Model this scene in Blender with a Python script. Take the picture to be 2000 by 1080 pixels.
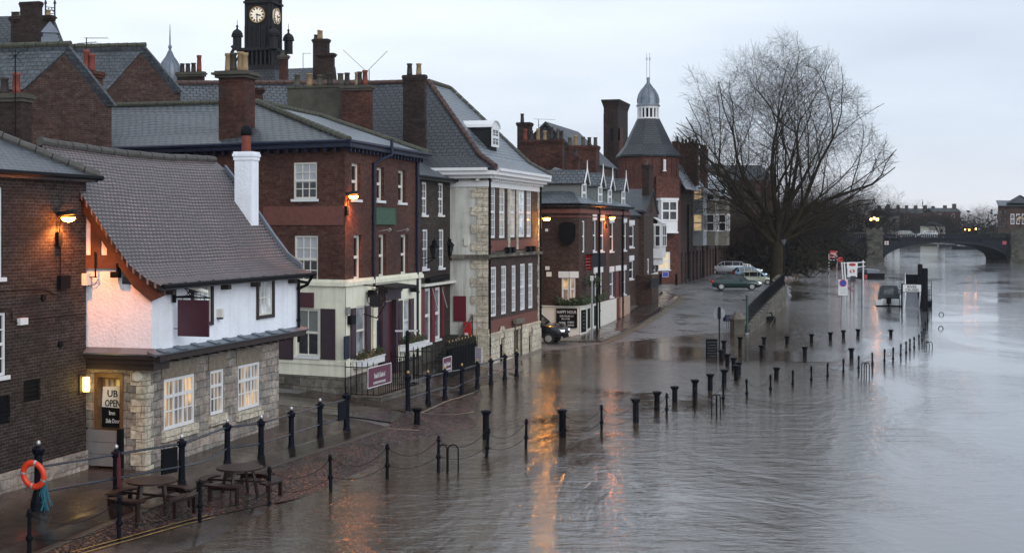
import bpy, bmesh, math, random
import numpy as np
from mathutils import Vector as V
R = math.radians
for o in list(bpy.data.objects): bpy.data.objects.remove(o)
sc = bpy.context.scene
COL = sc.collection
# ---------------------------------------------------------------- camera
F, CX, CY, H = 2778.0, 1000.0, 446.0, 7.0       # focal length and horizon in photo pixels, eye height over the flood
cd = bpy.data.cameras.new('camera'); cam = bpy.data.objects.new('camera', cd); COL.objects.link(cam)
cam.location = (0, 0, H); cam.rotation_euler = (R(90), 0, 0)
cd.sensor_width = 36; cd.lens = 36*F/2000; cd.shift_y = (CY-540)/2000; cd.clip_end = 6000; cd.clip_start = .3
sc.camera = cam
sc.view_settings.view_transform = 'Standard'; sc.view_settings.look = 'None'
sc.view_settings.exposure = 0.2; sc.view_settings.gamma = 1
# ---------------------------------------------------------------- sky and sun (overcast dusk)
SUN_EL, SUN_AZ = 28, 140
w = bpy.data.worlds.new('World'); sc.world = w; w.use_nodes = True
wn = w.node_tree.nodes; wl = w.node_tree.links; wn.clear()
def wnode(t, **k):
    n = wn.new(t)
    for a, b in k.items(): setattr(n, a, b)
    return n
wo = wnode('ShaderNodeOutputWorld')
sky = wnode('ShaderNodeTexSky', sky_type='NISHITA', sun_disc=False, sun_elevation=R(SUN_EL), sun_rotation=R(SUN_AZ))
b1 = wnode('ShaderNodeBackground'); b1.inputs[1].default_value = .1
wl.new(sky.outputs[0], b1.inputs[0])
tc = wnode('ShaderNodeTexCoord')
sx = wnode('ShaderNodeSeparateXYZ'); wl.new(tc.outputs['Generated'], sx.inputs[0])
mp = wnode('ShaderNodeMapping'); mp.inputs['Scale'].default_value = (1.6, 1.6, 7.0); wl.new(tc.outputs['Generated'], mp.inputs[0])
nz = wnode('ShaderNodeTexNoise'); nz.inputs['Scale'].default_value = 1.6; nz.inputs['Detail'].default_value = 6; nz.inputs['Roughness'].default_value = .5
wl.new(mp.outputs[0], nz.inputs['Vector'])
# brightness falls off to the right of the picture, and clouds modulate it
g1 = wnode('ShaderNodeMapRange'); g1.inputs['From Min'].default_value = -.15; g1.inputs['From Max'].default_value = .38
g1.inputs['To Min'].default_value = 0; g1.inputs['To Max'].default_value = 1; wl.new(sx.outputs[0], g1.inputs['Value'])
r1 = wnode('ShaderNodeValToRGB'); r1.color_ramp.elements[0].color = (.87, .935, 1.01, 1); r1.color_ramp.elements[1].color = (.65, .725, .84, 1)
wl.new(g1.outputs[0], r1.inputs[0])
r2 = wnode('ShaderNodeValToRGB'); r2.color_ramp.elements[0].position = .3; r2.color_ramp.elements[1].position = .7
r2.color_ramp.elements[0].color = (.78, .80, .84, 1); r2.color_ramp.elements[1].color = (1.10, 1.10, 1.09, 1)
wl.new(nz.outputs[0], r2.inputs[0])
mx = wnode('ShaderNodeMix', data_type='RGBA', blend_type='MULTIPLY'); mx.inputs[0].default_value = 1
wl.new(r1.outputs[0], mx.inputs[6]); wl.new(r2.outputs[0], mx.inputs[7])
g2 = wnode('ShaderNodeMapRange'); g2.inputs['From Min'].default_value = .0; g2.inputs['From Max'].default_value = .07
g2.inputs['To Min'].default_value = .55; g2.inputs['To Max'].default_value = 0; wl.new(sx.outputs[2], g2.inputs['Value'])
mh = wnode('ShaderNodeMix', data_type='RGBA'); wl.new(g2.outputs[0], mh.inputs[0]); wl.new(mx.outputs[2], mh.inputs[6])
mh.inputs[7].default_value = (.86, .83, .83, 1)
b2 = wnode('ShaderNodeBackground'); b2.inputs[1].default_value = 1.01; wl.new(mh.outputs[2], b2.inputs[0])
ms = wnode('ShaderNodeMixShader'); ms.inputs[0].default_value = .93
wl.new(b1.outputs[0], ms.inputs[1]); wl.new(b2.outputs[0], ms.inputs[2]); wl.new(ms.outputs[0], wo.inputs[0])
sd = bpy.data.lights.new('sun', 'SUN'); sd.energy = 1.25; sd.angle = R(45); sd.color = (1, .985, .96)
so = bpy.data.objects.new('sun', sd); COL.objects.link(so); so.location = (0, 0, 60)
so.rotation_euler = (R(90-SUN_EL), 0, R(180-SUN_AZ))
# ---------------------------------------------------------------- geometry helpers
def Q(px, py, Y): return V(((px-CX)/F*Y, Y, H-(py-CY)/F*Y))
def QZ(px, Y, z): return V(((px-CX)/F*Y, Y, z))
def PZ(px, py, z):
    Y = (H-z)*F/(py-CY); return V(((px-CX)/F*Y, Y, z))
UA = math.atan(.262)                              # the street runs away from the camera along U, N points to the river
U = V((math.sin(UA), math.cos(UA), 0)); N = V((math.cos(UA), -math.sin(UA), 0))
def ST(s, t, z=0): v = U*s + N*t; return V((v.x, v.y, z))
def rootloc(o):
    while o.parent: o = o.parent
    return V(o.location)
class MB:
    def __init__(s): s.v = []; s.f = []; s.m = []; s.cur = 0; s.sm = []; s.smooth = False
    def add(s, vs, fs):
        b = len(s.v); s.v += [tuple(x) for x in vs]
        for f in fs: s.f.append([b+i for i in f]); s.m.append(s.cur); s.sm.append(s.smooth)
        return s
    def poly(s, pts): return s.add(pts, [list(range(len(pts)))])
    def slab(s, pts, th):
        """a sheet given a thickness along its own normal (downwards / inwards)"""
        p = [V(x) for x in pts]; n = V((0, 0, 0))
        for i in range(len(p)):
            a, b = p[i], p[(i+1) % len(p)]
            n += V(((a.y-b.y)*(a.z+b.z), (a.z-b.z)*(a.x+b.x), (a.x-b.x)*(a.y+b.y)))
        n.normalize()
        if n.z < 0: n = -n
        q = [x-n*th for x in p]; k = len(p)
        return s.add(p+q, [list(range(k)), [k+i for i in reversed(range(k))]]+[[i, k+i, k+(i+1) % k, (i+1) % k] for i in range(k)])
    def obox(s, o, a, b, c):
        """box from corner o and three edge vectors"""
        o = V(o); a = V(a); b = V(b); c = V(c)
        vs = [o, o+a, o+a+b, o+b, o+c, o+a+c, o+a+b+c, o+b+c]
        return s.add(vs, [[3, 2, 1, 0], [4, 5, 6, 7], [0, 1, 5, 4], [1, 2, 6, 5], [2, 3, 7, 6], [3, 0, 4, 7]])
    def box(s, c, sx, sy, sz, ang=0):
        """box with base centre c"""
        ca, sa = math.cos(ang), math.sin(ang); c = V(c)
        a = V((ca, sa, 0))*sx; b = V((-sa, ca, 0))*sy
        return s.obox(c-a/2-b/2, a, b, (0, 0, sz))
    def prism(s, pts, z0, z1):
        k = len(pts)
        vs = [(p[0], p[1], z0) for p in pts]+[(p[0], p[1], z1) for p in pts]
        return s.add(vs, [list(reversed(range(k))), [k+i for i in range(k)]]+[[i, (i+1) % k, k+(i+1) % k, k+i] for i in range(k)])
    def tube(s, p0, p1, r0, r1=None, n=8, caps=True):
        p0 = V(p0); p1 = V(p1); r1 = r0 if r1 is None else r1
        d = (p1-p0).normalized(); a = d.orthogonal().normalized(); b = d.cross(a)
        vs = []
        for p, r in ((p0, r0), (p1, r1)):
            for i in range(n):
                t = 2*math.pi*i/n; vs.append(p+a*math.cos(t)*r+b*math.sin(t)*r)
        fs = [[i, (i+1) % n, n+(i+1) % n, n+i] for i in range(n)]
        if caps: fs += [list(reversed(range(n))), [n+i for i in range(n)]]
        return s.add(vs, fs)
    def path(s, pts, r, n=5):
        for a, b in zip(pts[:-1], pts[1:]): s.tube(a, b, r, n=n, caps=True)
        return s
    def lathe(s, c, prof, n=12, rot=0):
        """prof: (radius, z) from bottom to top round centre c"""
        c = V(c); vs = []; fs = []
        for r, z in prof:
            for i in range(n):
                t = 2*math.pi*i/n+rot; vs.append((c.x+math.cos(t)*r, c.y+math.sin(t)*r, c.z+z))
        for j in range(len(prof)-1):
            for i in range(n): fs.append([j*n+i, j*n+(i+1) % n, (j+1)*n+(i+1) % n, (j+1)*n+i])
        fs += [list(reversed(range(n))), [(len(prof)-1)*n+i for i in range(n)]]
        return s.add(vs, fs)
    def build(s, name, mat, parent=None, label=None, org=None):
        if parent is not None: org = rootloc(parent)
        elif org is None:
            a = np.array(s.v); org = V(((a[:, 0].min()+a[:, 0].max())/2, (a[:, 1].min()+a[:, 1].max())/2, a[:, 2].min()))
        me = bpy.data.meshes.new(name)
        me.from_pydata([(x[0]-org.x, x[1]-org.y, x[2]-org.z) for x in s.v], [], s.f)
        for m_ in (mat if isinstance(mat, (list, tuple)) else [mat]): me.materials.append(m_)
        if any(s.m): me.polygons.foreach_set('material_index', s.m)
        me.polygons.foreach_set('use_smooth', s.sm)
        me.update()
        if any('uv' in q_ for q_ in me.materials):                       # UVs in metres: u level along the face, v up it
            uv = me.uv_layers.new(name='UVMap'); dat = uv.data
            for p in me.polygons:
                n = p.normal
                if abs(n.z) > .97: ux, uy = V((1, 0, 0)), V((0, 1, 0))
                else:
                    ux = V((-n.y, n.x, 0)).normalized(); uy = n.cross(ux)
                    if uy.z < 0: uy = -uy
                for li in p.loop_indices:
                    c = me.vertices[me.loops[li].vertex_index].co+org
                    dat[li].uv = (c.dot(ux), c.dot(uy))
        o = bpy.data.objects.new(name, me); COL.objects.link(o)
        if parent is not None: o.parent = parent
        else: o.location = org
        if label: o['label'] = label
        return o
def tag(o, label, cat=None, group=None, kind=None):
    o['label'] = label
    if cat: o['category'] = cat
    if group: o['group'] = group
    if kind: o['kind'] = kind
    return o
def thing(name, label, cat, loc=(0, 0, 0), rz=0, group=None):
    o = bpy.data.objects.new(name, None); COL.objects.link(o); o.location = loc; o.rotation_euler.z = rz
    o.empty_display_size = .3
    return tag(o, label, cat, group)
def struct(o): o['kind'] = 'structure'; return o
def copy_tree(o, parent=None):
    c = o.copy(); COL.objects.link(c)
    if parent is not None: c.parent = parent
    for ch in list(o.children): copy_tree(ch, c)
    return c
# ---------------------------------------------------------------- materials
def newmat(name):
    m = bpy.data.materials.new(name); m.use_nodes = True; nt = m.node_tree; nt.nodes.clear()
    out = nt.nodes.new('ShaderNodeOutputMaterial'); p = nt.nodes.new('ShaderNodeBsdfPrincipled'); nt.links.new(p.outputs[0], out.inputs[0])
    return m, nt, p
def nd(nt, t, ins=None, **k):
    n = nt.nodes.new(t)
    for a, b in k.items(): setattr(n, a, b)
    for a, b in (ins or {}).items():
        if hasattr(b, 'is_linked') or isinstance(b, bpy.types.NodeSocket): nt.links.new(b, n.inputs[a])
        else: n.inputs[a].default_value = b
    return n
def c4(c): return (c[0], c[1], c[2], 1)
def ramp(nt, fac, stops):
    r = nt.nodes.new('ShaderNodeValToRGB'); nt.links.new(fac, r.inputs[0]); e = r.color_ramp.elements
    while len(e) < len(stops): e.new(.5)
    for i, (p, c) in enumerate(stops): e[i].position = p; e[i].color = c4(c) if hasattr(c, '__len__') else (c, c, c, 1)
    return r.outputs[0]
def mul(nt, a, b, fac=1.0, mode='MULTIPLY'):
    m = nd(nt, 'ShaderNodeMix', {0: fac, 6: a, 7: b}, data_type='RGBA', blend_type=mode); return m.outputs[2]
def paint(name, col, rough=.5, metal=0, var=.25, scale=3.0, spec=.5, bump=0.0, bscale=30, coat=0, streak=0):
    m, nt, p = newmat(name)
    tc = nd(nt, 'ShaderNodeTexCoord')
    n = nd(nt, 'ShaderNodeTexNoise', {'Vector': tc.outputs['Object'], 'Scale': scale, 'Detail': 6.0, 'Roughness': .65})
    f = ramp(nt, n.outputs[0], [(.25, 1-var), (.75, 1+var*.4)])
    c = mul(nt, c4(col), f)
    if streak:
        ms_ = nd(nt, 'ShaderNodeMapping', {'Vector': tc.outputs['Object']}); ms_.inputs['Scale'].default_value = (3.2, 3.2, .22)
        s1 = nd(nt, 'ShaderNodeTexNoise', {'Vector': ms_.outputs[0], 'Scale': 1.0, 'Detail': 6.0, 'Roughness': .7}); c = mul(nt, c, ramp(nt, s1.outputs[0], [(.40, 1-streak), (.56, 1.0)]))
        s2 = nd(nt, 'ShaderNodeTexNoise', {'Vector': tc.outputs['Object'], 'Scale': 2.6, 'Detail': 8.0, 'Roughness': .8}); c = mul(nt, c, ramp(nt, s2.outputs[0], [(.30, 1-streak*1.2), (.42, 1.0)]))
    nt.links.new(c, p.inputs['Base Color'])
    p.inputs['Roughness'].default_value = rough; p.inputs['Metallic'].default_value = metal
    p.inputs['Specular IOR Level'].default_value = spec; p.inputs['Coat Weight'].default_value = coat
    if bump:
        n2 = nd(nt, 'ShaderNodeTexNoise', {'Vector': tc.outputs['Object'], 'Scale': bscale, 'Detail': 4.0})
        b = nd(nt, 'ShaderNodeBump', {'Height': n2.outputs[0], 'Strength': bump, 'Distance': .02}); nt.links.new(b.outputs[0], p.inputs['Normal'])
    return m
def masonry(name, c1, c2, mortar, bw, rh, ms=.008, stain=(.55, 1.15), sscale=.35, rough=.8, bump=.5, spec=.3, offs=.5, squash=1.0, extra=None, fine=.5, wob_=.5):
    """coursed bricks, stone blocks, slates or tiles laid in metres over the face"""
    m, nt, p = newmat(name); m['uv'] = 1
    uv = nd(nt, 'ShaderNodeUVMap'); tc = nd(nt, 'ShaderNodeTexCoord')
    wob = nd(nt, 'ShaderNodeTexNoise', {'Vector': uv.outputs[0], 'Scale': 1.3, 'Detail': 2.0})
    add = nd(nt, 'ShaderNodeVectorMath', {0: uv.outputs[0]}, operation='ADD')
    sc_ = nd(nt, 'ShaderNodeVectorMath', {0: wob.outputs['Color'], 1: (rh*wob_, rh*wob_, 0)}, operation='MULTIPLY')
    nt.links.new(sc_.outputs[0], add.inputs[1])
    b = nd(nt, 'ShaderNodeTexBrick', {'Vector': add.outputs[0], 'Color1': c4(c1), 'Color2': c4(c2), 'Mortar': c4(mortar), 'Scale': 1.0,
        'Mortar Size': ms, 'Mortar Smooth': .3, 'Bias': 0.0, 'Brick Width': bw, 'Row Height': rh}, offset=offs)
    n1 = nd(nt, 'ShaderNodeTexNoise', {'Vector': tc.outputs['Object'], 'Scale': sscale, 'Detail': 8.0, 'Roughness': .7})
    f1 = ramp(nt, n1.outputs[0], [(.32, stain[0]), (.68, stain[1])])
    c = mul(nt, b.outputs[0], f1)
    # each brick its own tone
    cell = nd(nt, 'ShaderNodeTexBrick', {'Vector': add.outputs[0], 'Color1': (1-fine, 1-fine, 1-fine, 1), 'Color2': (1+fine, 1+fine, 1+fine, 1), 'Mortar': (1, 1, 1, 1), 'Scale': 1.0,
        'Mortar Size': 0.0, 'Bias': -.1, 'Brick Width': bw, 'Row Height': rh}, offset=offs)
    c = mul(nt, c, cell.outputs[0])
    if extra:                                     # blotches of another colour (moss, soot, lime)
        n2 = nd(nt, 'ShaderNodeTexNoise', {'Vector': tc.outputs['Object'], 'Scale': extra[1], 'Detail': 6.0, 'Roughness': .75})
        f2 = ramp(nt, n2.outputs[0], [(extra[2], 0.0), (extra[2]+.12, 1.0)])
        mm = nd(nt, 'ShaderNodeMix', {0: f2, 6: c, 7: c4(extra[0])}, data_type='RGBA'); c = mm.outputs[2]
    ng = nd(nt, 'ShaderNodeTexNoise', {'Vector': add.outputs[0], 'Scale': 5.5, 'Detail': 5.0, 'Roughness': .8}); c = mul(nt, c, ramp(nt, ng.outputs[0], [(.32, .55), (.5, 1.0), (.68, 1.6)]))
    nt.links.new(c, p.inputs['Base Color'])
    p.inputs['Specular IOR Level'].default_value = spec
    rr = ramp(nt, n1.outputs[0], [(.3, max(0, rough-.12)), (.7, min(1, rough+.12))]); nt.links.new(rr, p.inputs['Roughness'])
    hgt = nd(nt, 'ShaderNodeMath', {0: b.outputs[1], 1: -1.0}, operation='MULTIPLY')
    nf = nd(nt, 'ShaderNodeTexNoise', {'Vector': tc.outputs['Object'], 'Scale': 25.0, 'Detail': 3.0})
    h2 = nd(nt, 'ShaderNodeMath', {0: nf.outputs[0], 1: .6, 2: hgt.outputs[0]}, operation='MULTIPLY_ADD')
    bp = nd(nt, 'ShaderNodeBump', {'Height': h2.outputs[0], 'Strength': bump, 'Distance': .02}); nt.links.new(bp.outputs[0], p.inputs['Normal'])
    return m
def emis(name, col, st, base=(.5, .5, .5)):
    m, nt, p = newmat(name); p.inputs['Base Color'].default_value = c4(base)
    p.inputs['Emission Color'].default_value = c4(col); p.inputs['Emission Strength'].default_value = st
    m.cycles.emission_sampling = 'FRONT_BACK' if st > 3 else 'NONE'
    return m
def glassmat(name, col, lit=None, st=0, rough=.08):
    """window glass over a dim room: noise gives the uneven look of things and curtains behind it"""
    m, nt, p = newmat(name)
    tc = nd(nt, 'ShaderNodeTexCoord')
    n = nd(nt, 'ShaderNodeTexNoise', {'Vector': tc.outputs['Object'], 'Scale': 1.7, 'Detail': 3.0})
    f = ramp(nt, n.outputs[0], [(.35, .35), (.65, 1.5)]); oi = nd(nt, 'ShaderNodeObjectInfo')
    nt.links.new(mul(nt, mul(nt, c4(col), f), ramp(nt, oi.outputs['Random'], [(.0, .25), (.6, 1.0), (1.0, 3.2)])), p.inputs['Base Color'])
    p.inputs['Roughness'].default_value = rough; p.inputs['IOR'].default_value = 1.5
    nb = nd(nt, 'ShaderNodeTexNoise', {'Vector': tc.outputs['Object'], 'Scale': 1.1, 'Detail': 1.0})
    bp = nd(nt, 'ShaderNodeBump', {'Height': nb.outputs[0], 'Strength': .06, 'Distance': .2}); nt.links.new(bp.outputs[0], p.inputs['Normal'])
    if lit:
        wv = nd(nt, 'ShaderNodeTexNoise', {'Vector': tc.outputs['Object'], 'Scale': 4.0, 'Detail': 2.0})
        ff = ramp(nt, wv.outputs[0], [(.38, .12), (.62, 1.0)])
        nt.links.new(mul(nt, c4(lit), ff), p.inputs['Emission Color']); p.inputs['Emission Strength'].default_value = st
        m.cycles.emission_sampling = 'NONE'
    return m
def curtained(name, col, lit, st):
    """panes with hanging curtains behind them, lamplight showing in some of the folds"""
    m, nt, p = newmat(name); tc = nd(nt, 'ShaderNodeTexCoord')
    mp_ = nd(nt, 'ShaderNodeMapping', {'Vector': tc.outputs['Object']}); mp_.inputs['Scale'].default_value = (6, 6, .25)
    f = nd(nt, 'ShaderNodeTexNoise', {'Vector': mp_.outputs[0], 'Scale': 1.6, 'Detail': 3.0})
    nt.links.new(mul(nt, c4(col), ramp(nt, f.outputs[0], [(.35, .15), (.62, 1.5)])), p.inputs['Base Color'])
    mq = nd(nt, 'ShaderNodeMapping', {'Vector': tc.outputs['Object']}); mq.inputs['Scale'].default_value = (1, 1, .6)
    g = nd(nt, 'ShaderNodeTexNoise', {'Vector': mq.outputs[0], 'Scale': 1.5, 'Detail': 1.0})
    e = mul(nt, c4(lit), ramp(nt, g.outputs[0], [(.44, .02), (.62, 1.0)])); e = mul(nt, e, ramp(nt, f.outputs[0], [(.35, .35), (.6, 1.0)]))
    nt.links.new(e, p.inputs['Emission Color']); p.inputs['Emission Strength'].default_value = st; p.inputs['Roughness'].default_value = .12
    m.cycles.emission_sampling = 'NONE'; return m
M = {}
M['brick_dark'] = masonry('brick_dark', (0.0396, 0.0216, 0.0171), (0.0198, 0.0153, 0.0144), (.070, .058, .050), .24, .085, .014, stain=(.6, 1.3))
M['brick_red'] = masonry('brick_red', (.128, .042, .027), (.052, .022, .017), (.075, .052, .043), .23, .078, .009, stain=(.55, 1.3), extra=((.24, .085, .045), 4.5, .60))
M['brick_brown'] = masonry('brick_brown', (.088, .042, .031), (.040, .024, .020), (.075, .060, .052), .23, .078, .009, stain=(.5, 1.3), extra=((.15, .065, .042), 5.0, .62))
M['brick_tower'] = masonry('brick_tower', (.160, .055, .038), (.090, .035, .026), (.07, .045, .04), .23, .078, .008, stain=(.6, 1.25))
M['brick_stack'] = masonry('brick_stack', (0.1404, 0.0452, 0.0265), (0.0585, 0.0250, 0.0187), (.07, .045, .04), .23, .078, .009, stain=(.3, 1.2), sscale=.8, extra=((.030, .022, .020), .9, .56))
M['brick_soot'] = masonry('brick_soot', (0.0585, 0.0273, 0.0218), (0.0250, 0.0172, 0.0156), (.04, .035, .03), .23, .078, .009, stain=(.4, 1.2), sscale=.8)
M['terracotta'] = paint('terracotta', (.16, .055, .042), .7, var=.4, scale=6)
M['stone_rough'] = masonry('stone_rough', (.50, .47, .42), (.26, .21, .175), (.24, .195, .165), .42, .24, .015, wob_=.75, stain=(.5, 1.25), sscale=.9, extra=((.15, .070, .052), 1.5, .62), bump=.9)
M['stone_pale'] = masonry('stone_pale', (.62, .56, .45), (.50, .45, .35), (.22, .18, .14), .60, .33, .012, stain=(.62, 1.15), sscale=.7, extra=((.20, .165, .12), 1.1, .66), bump=.5, fine=.16)
M['stone_grey'] = masonry('stone_grey', (.20, .18, .15), (.13, .12, .10), (.07, .06, .05), .7, .32, .015, stain=(.45, 1.2), sscale=.5, extra=((.06, .065, .04), 1.1, .6), bump=.6)
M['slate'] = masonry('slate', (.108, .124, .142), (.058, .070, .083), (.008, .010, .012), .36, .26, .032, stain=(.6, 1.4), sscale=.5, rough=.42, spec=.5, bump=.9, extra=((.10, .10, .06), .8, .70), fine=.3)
M['slate_near'] = masonry('slate_near', (.095, .11, .127), (.052, .063, .075), (.02, .024, .028), .26, .17, .014, stain=(.6, 1.4), sscale=.6, rough=.42, spec=.5, bump=.9, extra=((.10, .10, .06), .8, .68), fine=.4)
M['slate_skylit'] = masonry('slate_skylit', (.20, .235, .27), (.105, .13, .155), (.016, .02, .024), .36, .26, .030, stain=(.6, 1.4), sscale=.5, rough=.38, spec=.6, bump=.9, extra=((.09, .10, .06), .8, .68), fine=.35)  # river-side slopes: paler copy of the slate, sky brightness put into its colour
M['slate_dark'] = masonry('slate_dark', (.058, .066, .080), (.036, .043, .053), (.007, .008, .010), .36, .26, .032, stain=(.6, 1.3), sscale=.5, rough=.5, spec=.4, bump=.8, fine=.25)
M['tile'] = masonry('tile', (.235, .18, .178), (.155, .112, .112), (.010, .008, .008), .20, .125, .028, wob_=.25, stain=(.55, 1.3), sscale=.45, rough=.42, spec=.6, bump=1.0, extra=((.075, .070, .058), .7, .64), fine=.25)
M['plaster'] = paint('plaster', (.84, .88, .95), .8, var=.10, scale=1.5, bump=1.0, bscale=13, streak=.07)
M['cream'] = paint('cream', (.82, .81, .66), .7, var=.15, scale=1.2, bump=.2, streak=.12)
M['render_white'] = paint('render_white', (.66, .66, .61), .8, var=.3, scale=.7, bump=.3, streak=.3)
M['white'] = paint('white', (.72, .73, .74), .45, var=.1, scale=4)
M['offwhite'] = paint('offwhite', (.70, .69, .62), .5, var=.15)
M['timber'] = paint('timber', (.085, .038, .024), .6, var=.5, scale=5, bump=.3)
M['timber_dark'] = paint('timber_dark', (.03, .018, .016), .6, var=.4, scale=5, bump=.2)
M['oak'] = paint('oak', (.14, .075, .035), .5, var=.5, scale=8)
M['black'] = paint('black', (.006, .007, .009), .6, var=.3, spec=.10)
M['black_gloss'] = paint('black_gloss', (.004, .005, .008), .55, var=.3, spec=.10)
M['navy'] = paint('navy', (.010, .015, .038), .5, var=.3, spec=.3)
M['maroon'] = paint('maroon', (.060, .010, .020), .45, var=.25)
M['plum'] = paint('plum', (.035, .013, .024), .5, var=.3)
M['plum_panel'] = paint('plum_panel', (.13, .030, .065), .5, var=.15)
M['wine'] = paint('wine', (.13, .012, .022), .5, var=.2)
M['green_sign'] = paint('green_sign', (.035, .095, .055), .6, var=.5, scale=8)
M['red'] = paint('red', (.42, .018, .018), .45, var=.2)
M['orange_red'] = paint('orange_red', (.75, .055, .018), .4, var=.1)
M['teal'] = paint('teal', (.02, .16, .22), .7, var=.4, scale=20)
M['cord_red'] = paint('cord_red', (.12, .02, .03), .7, var=.3)
M['lead'] = paint('lead', (.16, .19, .23), .42, metal=.35, var=.35, scale=2)
M['ridge_moss'] = paint('ridge_moss', (.072, .074, .052), .85, var=.5, scale=5, bump=.5)
M['ridge_grey'] = paint('ridge_grey', (.085, .082, .075), .8, var=.4, scale=5, bump=.5)
M['ridge_red'] = paint('ridge_red', (.085, .046, .040), .75, var=.5, scale=3, bump=.5)
M['pot_red'] = paint('pot_red', (.22, .05, .03), .7, var=.4)
M['pot_buff'] = paint('pot_buff', (.33, .23, .12), .75, var=.4)
M['pot_dark'] = paint('pot_dark', (.045, .035, .032), .75, var=.4)
M['pot_grey'] = paint('pot_grey', (.10, .095, .075), .8, var=.4)
M['cement'] = paint('cement', (.085, .078, .062), .9, var=.55, scale=1.2, bump=.6, bscale=8)
M['sooty'] = paint('sooty', (.020, .021, .024), .75, var=.5, scale=1.0, bump=.3, spec=.2)
M['gilt'] = paint('gilt', (.45, .30, .12), .5, metal=.3, var=.2)
M['silver'] = paint('silver', (.55, .56, .56), .3, metal=.6, var=.2)
M['steel'] = paint('steel', (.30, .32, .34), .35, metal=.7, var=.3)
M['rail_metal'] = paint('rail_metal', (.06, .07, .085), .25, metal=.5, var=.3)
M['grey_panel'] = paint('grey_panel', (.21, .20, .20), .5, var=.2)
M['wood_wet'] = paint('wood_wet', (.026, .012, .010), .35, var=.5, scale=12, spec=.3)
M['cloth_white'] = paint('cloth_white', (.62, .62, .64), .8, var=.15)
M['leaf'] = paint('leaf', (.035, .055, .018), .7, var=.6, scale=15)
M['flower'] = paint('flower', (.20, .07, .045), .7, var=.6, scale=20)
M['bark'] = paint('bark', (.040, .033, .021), .9, var=.5, scale=2, spec=.05)
M['twig'] = paint('twig', (.040, .032, .025), .95, var=.3, scale=1, spec=.03)
M['twig_dark'] = paint('twig_dark', (.020, .015, .012), .95, var=.3, scale=1, spec=.03)
M['iron_blue'] = paint('iron_blue', (.016, .020, .026), .7, var=.3, spec=.15)
M['blue_sign'] = paint('blue_sign', (.02, .045, .35), .4, var=.1)
M['glass'] = glassmat('glass', (.016, .018, .021))
M['glass_pale'] = glassmat('glass_pale', (.22, .24, .26), rough=.15)
M['glass_lit'] = curtained('glass_lit', (.20, .17, .15), (1.0, .60, .22), .62)
M['glass_dim'] = curtained('glass_dim', (.22, .19, .16), (1.0, .66, .34), .35)
M['blind'] = paint('blind', (.40, .42, .44), .7, var=.12)
M['blind_grey'] = paint('blind_grey', (.16, .18, .17), .6, var=.12)
M['curtain_warm'] = emis('curtain_warm', (1.0, .70, .36), .38, (.5, .4, .25))
M['sodium'] = emis('sodium', (1.0, .24, .02), 90)
M['sodium_amber'] = emis('sodium_amber', (1.0, .36, .03), 230)
M['lamp_yellow'] = emis('lamp_yellow', (1.0, .66, .12), 7)
M['far_lamp'] = emis('far_lamp', (1.0, .28, .03), 38)
M['headlight'] = emis('headlight', (.9, .95, 1), .6, (.7, .7, .7))
M['indicator'] = emis('indicator', (1, .45, .05), 1.5, (.6, .3, .05))
M['tail'] = emis('tail', (1, .03, .02), .15, (.35, .01, .01))
M['clockface'] = emis('clockface', (1.0, .92, .78), .35, (.6, .55, .45))
M['rubber'] = paint('rubber', (.012, .012, .013), .8, var=.2)
def carpaint(n, c): return paint(n, c, .22, metal=.3, var=.06, coat=.6)
M['bridge_red'] = paint('bridge_red', (.35, .06, .07), .5)
def lettering(parent, txt, W, u, z, o, size, mat, align='CENTER', wide=1.0, name='lettering', shear=0):
    """real letters, a few millimetres proud of the board they stand on, following wall frame W"""
    cu = bpy.data.curves.new(name, 'FONT'); cu.body = txt; cu.size = size; cu.align_x = align; cu.extrude = .004; cu.shear = shear
    cu.offset = size*.012; cu.resolution_u = 2
    t = bpy.data.objects.new('t', cu); COL.objects.link(t)
    bpy.context.view_layer.update()
    me = bpy.data.meshes.new_from_object(t.evaluated_get(bpy.context.evaluated_depsgraph_get()))
    COL.objects.unlink(t); bpy.data.objects.remove(t)
    flip = -1 if W.d.cross(V((0, 0, 1))).dot(W.n) < 0 else 1     # letters read left to right
    mb = MB()
    for v in me.vertices:
        q = W.pt(u+v.co.x*wide*flip, z+v.co.y, o+v.co.z); mb.v.append(tuple(q))
    for p in me.polygons: mb.f.append(list(p.vertices)); mb.m.append(0); mb.sm.append(False)
    bpy.data.meshes.remove(me)
    return mb.build(name, mat, parent)
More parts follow.
